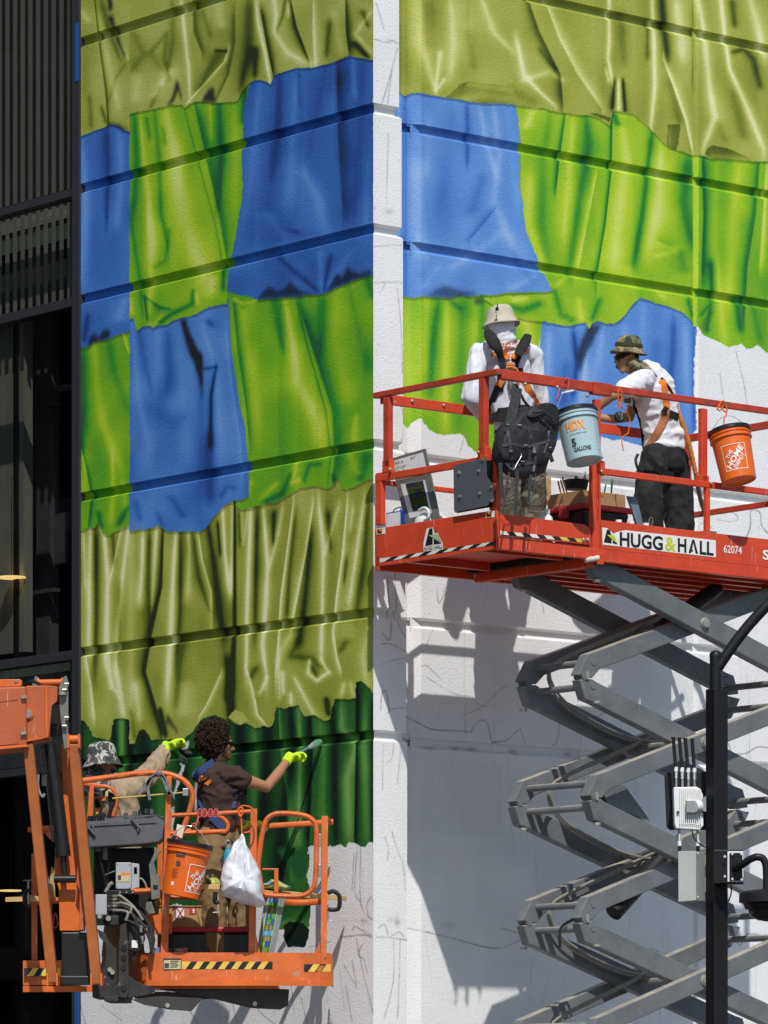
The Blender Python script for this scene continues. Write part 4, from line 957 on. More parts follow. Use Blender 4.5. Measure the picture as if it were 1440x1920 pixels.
# ------------------------------------------------------------------ lettering helper
def text_polys(body, bold=0.0, shear=0.0, spacing=1.0):
    cu = bpy.data.curves.new('lettering', 'FONT')
    cu.body = body; cu.size = 1.0; cu.offset = bold; cu.shear = shear; cu.space_character = spacing
    cu.resolution_u = 3
    ob = bpy.data.objects.new('lettering', cu); COL.objects.link(ob)
    dg = bpy.context.evaluated_depsgraph_get()
    me = bpy.data.meshes.new_from_object(ob.evaluated_get(dg))
    vs = [v.co.copy() for v in me.vertices]; fs = [tuple(p.vertices) for p in me.polygons]
    bpy.data.objects.remove(ob); bpy.data.curves.remove(cu); bpy.data.meshes.remove(me)
    return vs, fs
def lettering(name, body, mapf, w, h, m, parent, bold=0.0, shear=0.0, spacing=1.0):
    """flat letters fitted into w x h and laid on a surface by mapf(x, y)"""
    vs, fs = text_polys(body, bold, shear, spacing)
    x0, x1 = min(v.x for v in vs), max(v.x for v in vs); y0, y1 = min(v.y for v in vs), max(v.y for v in vs)
    mb = MB()
    mb.add([mapf((v.x - x0) / (x1 - x0) * w, (v.y - y0) / (y1 - y0) * h) for v in vs], fs)
    return mb.build(name, m, parent, fixn=False)
def flatmap(o, ax, ay):
    o, ax, ay = Vector(o), Vector(ax).normalized(), Vector(ay).normalized()
    return lambda x, y: o + ax * x + ay * y
def decal(name, pts, mapf, m, parent):
    mb = MB(); mb.add([mapf(x, y) for x, y in pts], [tuple(range(len(pts)))])
    return mb.build(name, m, parent, fixn=False)

# ------------------------------------------------------------------ scissor lift
M_RED = mat('orange_red_lift_paint', (.62, .066, .024, 1), .42, var=.12, vscale=5, wear=.71, wear_col=(.20, .14, .11, 1), wscale=7, dirt=.3, bump=.05, scratch=.55, top_col=(.42, .2, .13, 1))
M_REDW = mat('worn_orange_red_rail', (.46, .052, .025, 1), .5, var=.2, vscale=9, wear=.585, wear_col=(.13, .085, .06, 1), wscale=5, dirt=.4)
M_GREY = mat('grey_scissor_paint', (.142, .151, .156, 1), .45, var=.16, vscale=4, wear=.745, wear_col=(.40, .39, .36, 1), wscale=16, dirt=.45, scratch=.12, top_col=(.42, .37, .28, 1))
M_PIN = mat('zinc_pin', (.42, .41, .34, 1), .4, metal=.6)
M_BLACK = mat('black_rubber', (.012, .012, .013, 1), .55)
M_PLATE = mat('slate_grey_plate', (.085, .095, .105, 1), .5, var=.08)
M_WHITE = mat('white_vinyl', (.78, .77, .72, 1), .45, var=.05)
M_INK = mat('black_ink', (.012, .012, .013, 1), .5)
M_LIME = mat('lime_print', (.52, .56, .03, 1), .5)
M_PGREEN = mat('pale_green_print', (.33, .46, .20, 1), .5)
M_STICK = mat('orange_sticker', (.75, .25, .02, 1), .5)
M_YEL = mat('yellow_stripe', (.72, .47, .08, 1), .5, var=.1, wear=.66, wear_col=(.4, .12, .04, 1), wscale=25)
M_WSTR = mat('cream_stripe', (.74, .71, .62, 1), .5, wear=.66, wear_col=(.4, .08, .04, 1), wscale=25)
M_BSTR = mat('black_stripe', (.018, .018, .018, 1), .5, wear=.7, wear_col=(.25, .12, .08, 1), wscale=25)
M_CREAM = mat('cream_nylon', (.62, .55, .42, 1), .5)
M_HOSE = mat('grey_hose', (.24, .22, .18, 1), .5, var=.2, vscale=30)

u_f, _ = FR.onv(931, 1029, -1.85)
LF = Frame(FR.pt(u_f, -1.85, 0), DR, DL)
LW = LF.onu(703, 1060, 0)[0]
LU = LF.onv(1290, 817, LW)[0]           # platform length
ze_t = LF.onu(929, 956, 0)[1]; ze_b = LF.onu(931, 1029, 0)[1]
LIFT = empty('scissor_lift', LF.pt(LU / 2, LW / 2, 0), 'orange red scissor lift with tall grey arms raised beside the right wall', 'scissor lift')
def lbox(name, u0, u1, v0, v1, z0, z1, m, bevel=0, parent=None, **k):
    mb = MB()
    mb.hexa([LF.pt(u0, v0, z0), LF.pt(u1, v0, z0), LF.pt(u1, v1, z0), LF.pt(u0, v1, z0), LF.pt(u0, v0, z1), LF.pt(u1, v0, z1), LF.pt(u1, v1, z1), LF.pt(u0, v1, z1)])
    return mb.build(name, m, parent or LIFT, bevel=bevel, **k)
def fz(px, py, v=0.0): return LF.onv(px, py, v)
def lbar(name, a, b, w, h, m, bevel=.004):
    mb = MB(); mb.bar(a, b, w, h); return mb.build(name, m, LIFT, bevel=bevel)
u_gate = fz(1110, 1040)[0]
zdeck = ze_b + .10                        # deck surface
# deck plates and undersides
lbox('deck', .02, LU, .02, LW - .02, ze_b + .07, zdeck, M_RED)
z2 = fz(1115, 1052)[1]
lbox('deck_beam', .0, u_gate - .002, 0, .05, ze_b, ze_b + .085, M_RED, .004)
zb_top = fz(1115, 1029)[1]
lbox('deck_beam', u_gate, LU, -.012, .05, z2, zb_top, M_RED, .004)
lbox('deck_beam', .0, LU, LW - .05, LW, ze_b - .03, ze_b + .08, M_RED, .004)
lbox('deck_beam', u_gate + .0, u_gate + .07, .052, LW - .06, z2 - .04, z2 + .07, M_RED, .004)
lbox('slide_rail', u_gate - .06, u_gate - .004, .06, LW - .06, z2 + .03, z2 + .075, M_BLACK)
for k in range(6):
    v = .16 + k * (LW - .3) / 5
    lbox('deck_rib', u_gate + .09, LU - .05, v, v + .045, z2 - .005, ze_b + .068, M_RED)
lbox('deck_beam', .04, u_gate - .07, .25, .30, ze_b + .01, ze_b + .068, M_RED)
lbox('deck_beam', .04, u_gate - .07, LW - .33, LW - .28, ze_b + .01, ze_b + .068, M_RED)
# end toe board
TOE = lbox('toe_board', 0, .025, 0, LW, ze_b, ze_t, M_RED, .003)
# front toe boards
ua, za = fz(940, 963); ub, zb = fz(1106, 1001)
mb = MB()
pts = [(938, 963), (1095, 983), (1104, 988), (1108, 998), (1108, 1022), (938, 1003)]
mb.prism([LF.V(x, y, -.004) for x, y in pts], LF.dv * .02)
mb.build('kick_plate', M_RED, LIFT, bevel=.002)
ul, zl = fz(1126, 977); ur = LU
zt2 = fz(1126, 975)[1]
lbox('toe_board', ul, LU, -.006, .016, zb_top + .003, zt2, M_RED, .002)
lbox('toe_board', .0, LU, LW - .02, LW, ze_b + .082, ze_t - .02, M_RED, .002)
lbox('toe_board', LU - .025, LU, .02, LW - .022, ze_b, ze_t - .02, M_RED, .002)
# hazard stripes: pieces of tape on the end board and on the kick plate
def stripes(p0, p1, h, n, mapq, mA, mB, name='hazard_stripe', lean=.9, parent=None, yel=0):
    """p from 0..1 along; slanted alternating blocks"""
    for k in range(n):
        a, b = k / n, (k + 1) / n
        q = [mapq(a, 0), mapq(b, 0), mapq(b + lean * .0, 1), mapq(a + lean * .0, 1)]
        mb = MB(); mb.add(q, [(0, 1, 2, 3)]); mb.build(name, (M_YEL if yel and k >= yel else mA) if k % 2 == 0 else mB, parent or LIFT, fixn=False)
def endmap(a, t):
    x = 712 + (929 - 712) * a + (6 if 0 < a < 1 else 0) * (t * 2 - 1)
    y = 1055 - 33 * a + (1021 - 1055 + 33) * 0 - t * 8.0
    return LF.U(x, y, -.002)
stripes(0, 1, 0, 14, endmap, M_WSTR, M_BSTR)
def kickmap(a, t):
    x = 938 + (1094 - 938) * a + (3 if 0 < a < 1 else 0) * (1 - t * 2)
    y = 1002 + 15.5 * a - t * 7
    return LF.V(x, y, -.0065)
stripes(0, 1, 0, 11, kickmap, M_WSTR, M_BSTR, yel=7); 
# posts and rails of the left end
def epost(px0, px1, y0, y1, dep=.045, nm='post', m=None, u=0.0, bevel=.006):
    va, z1 = LF.onu((px0 + px1) / 2, y0, u); _, z0 = LF.onu((px0 + px1) / 2, y1, u)
    va0 = LF.onu(px0, y0, u)[0]; va1 = LF.onu(px1, y0, u)[0]
    lbox(nm, u, u + dep, min(va0, va1), max(va0, va1), z0, z1, m or M_RED, bevel)
def fpost(px0, px1, y0, y1, dep=.045, nm='post', m=None, v=0.0):
    u0, z1 = fz(px0, y0, v); u1 = fz(px1, y0, v)[0]; z0 = fz(px0, y1, v)[1]
    lbox(nm, u0, u1, v, v + dep, z0, z1, m or M_RED, .006)
epost(704, 715, 886, 984); epost(718, 729, 744, 876, m=M_REDW); epost(716, 731, 862, 886, .05, 'post_socket')
epost(917, 930, 858, 956, .05); epost(897, 908, 706, 852, .05, m=M_REDW); epost(895, 911, 838, 858, .055, 'post_socket')
zr_t = LF.onu(925, 852, 0)[1]; zr_m = zr_t - .055
lbox('mid_rail', -.002, .04, .0, LW, zr_m, zr_t, M_RED, .005)
lbox('mid_rail', .0, LU, LW - .035, LW, zr_m - .02, zr_m + .02, M_RED, .008)
zt_t = LF.onu(915, 694, 0)[1]; zt_b = zt_t - .045
lbox('top_rail', -.004, .045, -.01, LW + .02, zt_b, zt_t, M_REDW, .005)
uq = fz(1110, 735)[0]
zf_t = LF.pt(0, 0, zt_t).z
lbox('top_rail', .047, uq, -.012, .035, zt_b - .03, zt_t, M_REDW, .005)
lbox('rail_sleeve', uq + .002, uq + .19, -.02, .04, zt_b - .045, zt_t + .003, M_REDW, .004)
lbox('top_rail', uq + .192, LU + .0, -.012, .03, zt_b - .008, zt_t - .003, M_REDW, .005)
lbox('top_rail', .05, LU, LW - .03, LW, zt_b - .04, zt_t - .005, M_RED, .005)
lbox('top_rail', LU - .04, LU, .032, LW - .032, zt_b - .02, zt_t - .005, M_REDW, .005)
lbox('mid_rail', LU - .04, LU, .032, LW - .037, zr_m, zr_t - .01, M_REDW, .005)
fpost(1117, 1127, 748, 985, m=M_RED); fpost(1112, 1125, 862, 1050, .05); fpost(1117, 1135, 862, 890, .055, 'post_socket')
um = fz(1127, 888)[0]
lbox('mid_rail', um, LU, -.004, .035, zr_m, zr_t - .005, M_RED, .005)
fpost(1316, 1327, 765, 905, m=M_RED); fpost(1312, 1330, 890, 910, .055, 'post_socket'); fpost(1325, 1332, 905, 1020, .04)
lbox('post', LU - .045, LU, LW - .045, LW, zdeck, zt_b - .04, M_REDW, .005)
lbox('post', LU - .10, LU - .055, LW - .045, LW, zdeck, zr_t + .1, M_REDW, .005)
lbox('post', LU - .045, LU, -.004, .04, zdeck, zt_b - .04, M_RED, .005)
for px in (790, 960): 
    u_, _z = fz(px, 800, LW); lbox('post', u_, u_ + .04, LW - .04, LW - .002, zdeck, zr_m - .022, M_RED, .005)
# hooks under the rails and locking pins
hk = MB(); hk.ball(LF.V(740, 754, LW - .02), .014, n=8); HOOK = hk.build('rail_pin', M_PIN, LIFT, smooth=True)
for px, py, v in ((773, 752, LW - .035), (832, 760, LW - .035), (889, 768, LW - .035), (985, 720, -.02), (1045, 726, -.02), (1101, 742, -.02)):
    put(HOOK, LF.V(px, py, v), LIFT)
for px, py in ((731, 880), (897, 848)): put(HOOK, LF.U(px, py, -.02), LIFT)
for px, py in ((1128, 858), (1128, 884), (1333, 906), (930, 862), (1102, 1012), (1094, 1012)): put(HOOK, LF.V(px, py, -.014), LIFT)
# slate control plate with bolts, and its dark hollow behind
mb = MB()
pl = [(850, 873), (909, 858), (911, 862), (912, 893), (912, 893), (921, 906), (926, 906), (926, 938), (917, 940), (915, 948), (853, 961), (851, 957)]
mb.prism([LF.U(x, y, -.035) for x, y in pl], LF.du * .006); mb.build('cover_plate', M_PLATE, LIFT, bevel=.002)
mb = MB(); mb.prism([LF.U(x, y, -.012) for x, y in [(856, 876), (922, 862), (922, 950), (856, 962)]], LF.du * .01); mb.build('plate_back', M_BLACK, LIFT)
bt = MB(); bt.disc(LF.U(860, 885, -.038), LF.du, .011, .012, 10); BOLT = bt.build('bolt', M_PIN, LIFT)
for px, py in ((905, 862), (897, 883), (861, 887), (862, 931), (899, 925), (921, 913), (922, 939)): put(BOLT, LF.U(px, py, -.04), LIFT)
# stickers
def sticker(pts, frm, m, nm='sticker'):
    mb = MB(); mb.add([frm(x, y) for x, y in pts], [tuple(range(len(pts)))]); return mb.build(nm, m, LIFT, fixn=False)
E1 = lambda x, y: LF.U(x, y, -.0022)
E2 = lambda x, y: LF.U(x, y, -.0034)
E3 = lambda x, y: LF.U(x, y, -.0046)
for x, y in ((706, 990), (911, 959)):
    sticker([(x - .5, y + 1), (x + 16.5, y - 1.5), (x + 16.5, y + 10.5), (x - .5, y + 13)], E1, M_WHITE); sticker([(x, y + 2), (x + 11, y + .5), (x + 11, y + 10.5), (x, y + 12)], E2, M_STICK)
    sticker([(x + 2, y + 3), (x + 4, y + 3), (x + 6, y + 7), (x + 9, y + 5), (x + 9, y + 10), (x + 5, y + 9), (x + 2, y + 11)], E3, M_INK)
# logo on the end board
sticker([(794, 1018), (800, 991), (812, 989), (815, 1001), (821, 999), (830, 1019), (831, 1030), (794, 1034)], E1, M_WHITE)
sticker([(797, 1024), (801, 1006), (805, 991), (811, 990.5), (811.5, 1021)], E2, M_INK)
sticker([(813, 1010), (828, 1019), (813, 1021)], E2, M_INK)
sticker([(803, 1003.5), (822, 1001), (828, 1017)], E3, M_PGREEN)
pa, pb = E2(795, 1033), E2(830, 1028)
pa2 = E2(830, 1028)
lettering('lettering', 'HUGG', flatmap(pa, pb - pa, (0, 0, 1)), (pb - pa).length * .44, .031, M_INK, LIFT, bold=.02)
q_ = pa + (pb - pa) * .46; lettering('lettering', '&', flatmap(q_, pb - pa, (0, 0, 1)), (pb - pa).length * .08, .031, M_PGREEN, LIFT)
q_ = pa + (pb - pa) * .57; lettering('lettering', 'HALL', flatmap(q_, pb - pa, (0, 0, 1)), (pb - pa).length * .42, .031, M_INK, LIFT, bold=.02)
# sign on the front
F1 = lambda x, y: LF.V(x, y, -.0082)
F2 = lambda x, y: LF.V(x, y, -.0094)
F3 = lambda x, y: LF.V(x, y, -.0106)
sticker([(1129, 989), (1138, 990), (1146, 997), (1150, 1001), (1158, 997), (1172, 994), (1342, 1013), (1342.5, 1045), (1130, 1021)], F1, M_WHITE)
sticker([(1132, 1017), (1138, 993), (1143, 993.5), (1147, 1004), (1147, 1019)], F2, M_INK); sticker([(1149, 1004), (1158, 1021), (1149, 1019)], F2, M_INK)
sticker([(1138, 1002.5), (1152, 1004), (1158, 1020)], F3, M_LIME)
def signword(body, x0, x1, yb0, h, m, bold=.03):
    a, b = F2(x0, yb0), F2(x1, yb0 + (x1 - x0) * .108)
    lettering('lettering', body, flatmap(a, b - a, (0, 0, 1)), (b - a).length, h, m, LIFT, bold=bold)
sc_ = 8100 / LF.V(1240, 1010, 0).y
signword('HUGG', 1162, 1243, 1024, 27 / sc_, M_INK); signword('&', 1247, 1267, 1032.5, 26.5 / sc_, M_LIME, .02)
signword('H', 1271, 1287, 1035, 26.5 / sc_, M_INK)
sticker([(1291, 1036.5), (1298, 1011.5), (1302, 1012), (1309, 1038.5), (1304.5, 1038), (1300, 1018), (1297.5, 1031), (1300, 1031.4), (1299.4, 1034.5), (1296.6, 1034), (1295.6, 1037.2)], F2, M_INK)
signword('LL', 1312, 1338, 1039.5, 26 / sc_, M_INK)
signword('62074', 1357, 1391, 1036, 15 / sc_, M_WHITE, .01); signword('S', 1430, 1443, 1049, 19 / sc_, M_WHITE, .03)
# rollers under the deck
for a, b in ((LF.V(1097, 1050, .02), LF.V(1122, 1046, -.01)), (LF.V(888, 1079, LW - .05), LF.V(912, 1075, LW - .1))):
    mb = MB(); mb.tube([a, b], .022, 14); mb.build('roller', M_CREAM, LIFT, smooth=True)
lbox('roller_bracket', fz(1118, 1040)[0], fz(1129, 1040)[0], -.02, .0, fz(1118, 1058)[1], fz(1118, 1036)[1], M_RED, .004)
# ---- scissor arms
V0 = .08
def uz(px, py, v=V0): return Vector(fz(px, py, v))
piv = [uz(1318, 1168), uz(1320, 1391), uz(1321, 1612), uz(1322, 1838)]
dz = (piv[0].y - piv[3].y) / 3
pu = sum(p.x for p in piv) / 4
piv = [Vector((pu, piv[0].y - dz * k)) for k in range(5)]
p1 = uz(1318, 1168); p2 = uz(1320, 1391)
URL = [uz(*q) - p1 for q in [(1141, 1252), (1126, 1269), (1099, 1263), (1117, 1224), (1132, 1219)]]
DRL = [uz(*q) - p2 for q in [(1136, 1276), (1127, 1270), (1104, 1272), (1115, 1309), (1130, 1315)]]
UR = URL + [-q for q in URL]
DRp = DRL + [-q for q in DRL]
PINL = uz(1112, 1266) - p1
LEV = 5
def arm(poly, c, v0, v1, name):
    mb = MB(); mb.prism([LF.pt(c.x + q.x, v0, c.y + q.y) for q in poly], LF.dv * (v1 - v0))
    return mb.build(name, M_GREY, LIFT, bevel=.008, seg=2)
arms = {}
for side, (base, sgn) in (('near', (V0, 1)), ('far', (V0 + .95, -1))):
    for par in (0, 1):           # outer, inner
        a = base + sgn * .105 * par; b = a + sgn * .095
        for nm, poly in (('ur', UR), ('dr', DRp)):
            arms[side, nm, par] = (poly, min(a, b), max(a, b))
proto = {}
for lev in range(LEV):
    c = piv[lev]
    for side in ('near', 'far'):
        for nm in ('ur', 'dr'):
            outer = (nm == 'dr') == (lev % 2 == 0)
            key = (side, nm, 0 if outer else 1)
            poly, a, b = arms[key]
            if key not in proto:
                proto[key] = (arm(poly, c, a, b, 'scissor_arm'), lev)
            else:
                o, l0 = proto[key]
                w = WLOC[o.name] + Vector((0, 0, c.y - piv[l0].y))
                put(o, w, LIFT)
    # pivot bolt and cross tubes
    pc = LF.pt(c.x, V0 - .012, c.y)
    mb = MB(); mb.lathe([(.001, -.02), (.034, -.018), (.036, -.004), (.044, 0), (.044, .012)], pc, LF.dv, 20); mb.build('pivot_bolt', M_PIN, LIFT, smooth=True)
    mb = MB(); mb.tube([LF.pt(c.x, V0 + .2, c.y), LF.pt(c.x, V0 + .75, c.y)], .03, 14); mb.build('cross_tube', M_GREY, LIFT, smooth=True)
    ends = [(PINL, 1), (-PINL, 1)]
    for e, _ in ends:
        for dzz, du_ in (((.10, .045), (-.115, .045)) if e.x < 0 else ((.115, -.045), (-.10, -.045))):
            pass
    for e, sg in ((Vector((PINL.x + .09, PINL.y + .115)), 1), (Vector((PINL.x + .085, -PINL.y - .10)), 1), (Vector((-PINL.x - .09, -PINL.y - .115)), 1), (Vector((-PINL.x - .085, PINL.y + .10)), 1)):
        mb = MB(); mb.tube([LF.pt(c.x + e.x, V0 + .10, c.y + e.y), LF.pt(c.x + e.x, V0 + .85, c.y + e.y)], .027, 14); mb.build('cross_tube', M_GREY, LIFT, smooth=True)
    for s in (1, -1):          # s=1: left joint below this level, s=-1: right joint below it
        par = (0 if lev % 2 else 1) if s == 1 else (0 if lev % 2 == 0 else 1)
        for base_, sg in ((V0, 1), (V0 + .95, -1)):
            a_ = base_ + sg * .105 * par; b_ = a_ + sg * .095
            a_, b_ = min(a_, b_), max(a_, b_)
            q = LF.pt(c.x + PINL.x * s, a_ - .004, c.y + PINL.y)
            mb = MB(); mb.tube([q, q + LF.dv * (b_ - a_ + .008)], .03, 14); mb.build('knuckle', M_GREY, LIFT, smooth=True)
            if sg == 1:
                q = q + LF.du * .018
                mb = MB(); mb.prism([q + LF.dv * -.009 + LF.du * (.019 * math.cos(t)) + Vector((0, 0, .034 * math.sin(t) + .008)) for t in [i * math.pi / 8 for i in range(16)]], LF.dv * .007); mb.build('pin_plate', M_PIN, LIFT)
    for qx, qy in ((URL[1].x + .04, DRL[4].y - .0),):
        q = LF.pt(c.x + DRL[4].x - .035, V0 + .03, c.y + DRL[4].y - .005)
        mb = MB(); mb.lathe([(.001, -.012), (.03, -.01), (.03, .01)], q, (0, 0, 1), 16); mb.build('pad', M_PIN, LIFT, smooth=True)
        mb = MB(); mb.lathe([(.001, -.012), (.03, -.01), (.03, .01)], q + LF.dv * .85, (0, 0, 1), 16); mb.build('pad', M_PIN, LIFT, smooth=True)
# lift cylinder between the two stacks
a = LF.V(1150, 1712, .5); b = LF.V(1275, 1572, .5)
mb = MB(); mb.tube([a, a.lerp(b, .72)], .07, 18); mb.build('hydraulic_cylinder', M_BLACK, LIFT, smooth=True)
mb = MB(); mb.tube([a.lerp(b, .72), b], .04, 14); mb.build('cylinder_rod', M_PIN, LIFT, smooth=True)
a = LF.V(1236, 1180, .5); b = LF.V(1345, 1102, .5)
mb = MB(); mb.tube([a, b], .06, 14); mb.build('hydraulic_cylinder', M_BLACK, LIFT, smooth=True)
for lev in (1, 3):
    c = piv[lev]
    a = LF.pt(c.x - .95, .20, c.y - .42); b = LF.pt(c.x - .3, .20, c.y - .46)
    mb = MB(); mb.prism([LF.pt(c.x - .92, .32, c.y - .33), LF.pt(c.x - .62, .32, c.y - .36), LF.pt(c.x - .35, .32, c.y - .62), LF.pt(c.x - .78, .32, c.y - .52)], LF.dv * .012); mb.build('gusset_plate', M_GREY, LIFT)
    mb = MB(); mb.tube([LF.pt(c.x - .85, .5, c.y - .40), LF.pt(c.x - .1, .5, c.y - .78)], .08, 18); mb.build('hydraulic_cylinder', M_BLACK, LIFT, smooth=True)
# hose looped along the far stack
hp = []
for lev in range(4):
    c = piv[lev]; vv = V0 + .70
    hp += [LF.pt(c.x + .25, vv, c.y + .13), LF.pt(c.x - .35, vv, c.y - .09), LF.pt(c.x - .82, vv, c.y - .27), LF.pt(c.x - 1.0, vv, c.y - .38), LF.pt(c.x - .98, vv, c.y - .52), LF.pt(c.x - .78, vv, c.y - .68), LF.pt(c.x - .30, vv, c.y - .85)]
    if lev < 3: hp += [LF.pt(c.x + .1, vv, c.y - .9)]
for k, off in enumerate((0, .022)):
    mb = MB(); mb.tube(smooth_path([p + Vector((0, 0, off)) + LF.dv * (-.02 * k) for p in hp], 4), .011, 7); mb.build('hydraulic_hose', M_HOSE, LIFT, smooth=True)
mb = MB(); mb.tube(smooth_path([LF.V(1050, 1775, .3), LF.V(1052, 1740, .4), LF.V(1080, 1722, .5), LF.V(1106, 1716, .3)], 6), .012, 8); mb.build('hydraulic_hose', M_BLACK, LIFT, smooth=True)
# chassis and wheels standing on the pavement below the picture
zc = piv[4].y - .5
lbox('chassis', -.5, LU + .4, .05, LW - .05, .42, max(.7, zc), M_GREY, .02)
for uu in (-.25, LU + .1):
    for vv in (.0, LW):
        mb = MB(); mb.disc(LF.pt(uu, vv, .12 + .36), LF.dv, .36, .24, 24); w_ = mb.build('wheel', M_BLACK, LIFT, smooth=True)
        mb = MB(); mb.disc(LF.pt(uu, vv + (-.122 if vv == 0 else .122), .48), LF.dv, .18, .02, 18); mb.build('rim', M_RED, w_)
# ------------------------------------------------------------------ black pole with radio, box and dome camera, nearer the camera
YP = 24.0
kp = FPX / YP
M_POLE = mat('black_powder_coat', (.010, .0095, .0105, 1), .45, var=.15, dirt=.0)
M_RADIO = mat('white_cast_housing', (.72, .72, .70, 1), .45, var=.05)
M_BOX = mat('beige_grey_box', (.40, .42, .38, 1), .5, var=.06)
M_CHROME = mat('bright_connector', (.75, .75, .74, 1), .18, metal=1.0)
M_STEEL = mat('dull_steel', (.34, .34, .33, 1), .45, metal=.6)
M_SMOKE = mat('smoked_dome', (.03, .022, .018, 1), .08, var=.1)
pa = math.radians(28)
pax, pay = Vector((math.cos(pa), math.sin(pa), 0)), Vector((-math.sin(pa), math.cos(pa), 0))
base = P(1344, 2600, YP)
POLE = empty('camera_pole', (base.x, YP, 0), 'square black steel pole with a curved arm in front of the scissor lift', 'pole')
hw = 42 / kp / (math.cos(pa) + math.sin(pa))
zt = P(0, 1292, YP).z
mb = MB(); mb.box((base.x, YP, zt / 2 + .01), hw, hw, zt - .02, pax, pay); mb.build('post', M_POLE, POLE, bevel=.006)
mb = MB(); mb.box((base.x, YP, .012), .35, .35, .024, pax, pay); mb.build('base_plate', M_POLE, POLE, bevel=.004)
p0, p1 = P(1342, 1288, YP), P(1342, 1232, YP)
mb = MB(); mb.tube([p0 - Vector((0, 0, .06)), p1], 11.5 / kp, 16); mb.build('tenon', M_POLE, POLE, smooth=True)
mb = MB(); mb.lathe([(12 / kp, 0), (12 / kp, 6 / kp), (9 / kp, 10 / kp), (4 / kp, 12.5 / kp), (.0001, 13 / kp)], p1, (0, 0, 1), 18); mb.build('cap', M_POLE, POLE, smooth=True)
ap = [P(1346, 1252, YP), P(1362, 1228, YP), P(1385, 1196, YP), P(1412, 1163, YP), P(1450, 1125, YP), P(1500, 1090, YP), P(1560, 1072, YP)]
mb = MB(); mb.tube(smooth_path(ap, 5), 10.5 / kp, 14); mb.build('arm', M_POLE, POLE, smooth=True)
hd = P(1600, 1066, YP)
mb = MB(); mb.box(hd, .3, .2, .09); mb.build('lamp_head', M_POLE, POLE, bevel=.02)
for y in (1268, 1288):
    a = P(1353, y, YP - .02)
    mb = MB(); mb.tube([a, a + Vector((.02, 0, 0))], .005, 8); mb.ball(a + Vector((.022, 0, 0)), .008, n=8); mb.build('set_screw', M_BLACK, POLE)
# radio unit: white finned casting on a black backing plate, four whip antennas
R0_ = P(1294, 1505, YP)
RAD = empty('radio_unit', P(1290, 1552, YP - .05), 'white finned radio box with four black whip antennas beside the pole', 'radio unit')
dx = Vector((math.cos(math.radians(-18)), math.sin(math.radians(-18)), 0)); dyy = Vector((-dx.y, dx.x, 0))
mb = MB()
mb.prism([P(x, y, YP + .16) for x, y in [(1246, 1455), (1250, 1448), (1330, 1447), (1330, 1556), (1256, 1556), (1250, 1550)]], (0, .02, 0)); mb.build('backing_plate', M_BLACK, RAD, bevel=.004)
q0, q1 = P(1264, 1550, YP - .04), P(1312, 1475, YP - .02)
mb = MB()
body = [(1263, 1476), (1306, 1475), (1313, 1479), (1318, 1490), (1319, 1548), (1312, 1556), (1268, 1553), (1265, 1545)]
mb.prism([P(x, y, YP - .03) for x, y in body], (0, .12, 0)); mb.build('housing', M_RADIO, RAD, bevel=.004)
fin = MB(); fin.box(P(1275, 1512, YP - .036), 1.6 / kp, .016, 66 / kp); FIN = fin.build('fin', M_RADIO, RAD)
for k in range(1, 11):
    x = 1275 + k * 3.9
    put(FIN, P(x, 1512 + (2 if k > 7 else 0), YP - .036), RAD)
mb = MB(); mb.box(P(1295, 1512, YP - .06), 18 / kp, .03, 24 / kp); mb.build('bracket', M_STEEL, RAD, bevel=.003)
mb = MB(); mb.tube([P(1302, 1512, YP - .07), P(1312, 1511, YP - .05)], 11 / kp, 14); mb.build('clamp', M_RADIO, RAD, smooth=True)
mb = MB(); mb.prism([P(x, y, YP - .06) for x, y in [(1311, 1502), (1324, 1492), (1324, 1522), (1311, 1518)]], (0, .03, 0)); mb.build('clamp_plate', M_STEEL, RAD)
for x, ya, yb, xt in ((1267.5, 1446, 1382, 1262.5), (1279, 1447, 1383, 1274), (1290.5, 1448, 1384, 1285), (1302, 1448, 1385, 1298)):
    Yk = YP + .02
    mb = MB(); mb.tube([P(x, ya, Yk), P(xt, yb + 3, Yk)], 3.4 / kp, 10); mb.tube([P(xt, yb + 3.2, Yk), P(xt, yb, Yk)], 4.2 / kp, 10); an = mb.build('antenna', M_BLACK, RAD, smooth=True)
    mb = MB(); mb.tube([P(x, ya, Yk), P(x, ya - 8, Yk)], 3.8 / kp, 10); mb.build('label_band', M_WHITE, an, smooth=True)
    mb = MB(); mb.tube([P(x + .3, ya + 14, Yk), P(x + .1, ya + .5, Yk)], 3.3 / kp, 12); mb.build('connector', M_CHROME, an, smooth=True)
    mb = MB(); mb.tube([P(x + .5, 1477, Yk), P(x + .3, ya + 14.5, Yk)], 2.4 / kp, 10); mb.build('connector', M_STEEL, an, smooth=True)
for x in (1274, 1308.5):
    Yk = YP + .02
    mb = MB(); mb.tube([P(x - .5, 1554, Yk), P(x - .5, 1564, Yk)], 2.4 / kp, 10); mb.build('connector', M_STEEL, RAD, smooth=True)
    mb = MB(); mb.tube([P(x, 1564, Yk), P(x, 1576, Yk)], 3.4 / kp, 10); mb.build('connector', M_CHROME, RAD, smooth=True)
    mb = MB(); mb.tube([P(x, 1576.5, Yk), P(x, 1586, Yk)], 3.8 / kp, 10); mb.build('label_band', M_WHITE, RAD, smooth=True)
    mb = MB(); mb.tube([P(x, 1586.5, Yk), P(x, 1598, Yk)], 3.5 / kp, 10); mb.build('cable_end', M_BLACK, RAD, smooth=True)
mb = MB(); mb.tube(smooth_path([P(1297, 1555, YP), P(1301, 1571, YP - .02), P(1310, 1581, YP - .02), P(1322, 1588, YP), P(1330, 1590, YP + .02)], 5), 1.3 / kp, 7); mb.build('cable', M_BLACK, RAD, smooth=True)
mb = MB(); mb.ball(P(1271, 1523, YP - .04), 2.6 / kp, n=8); mb.build('vent_plug', M_BLACK, RAD)
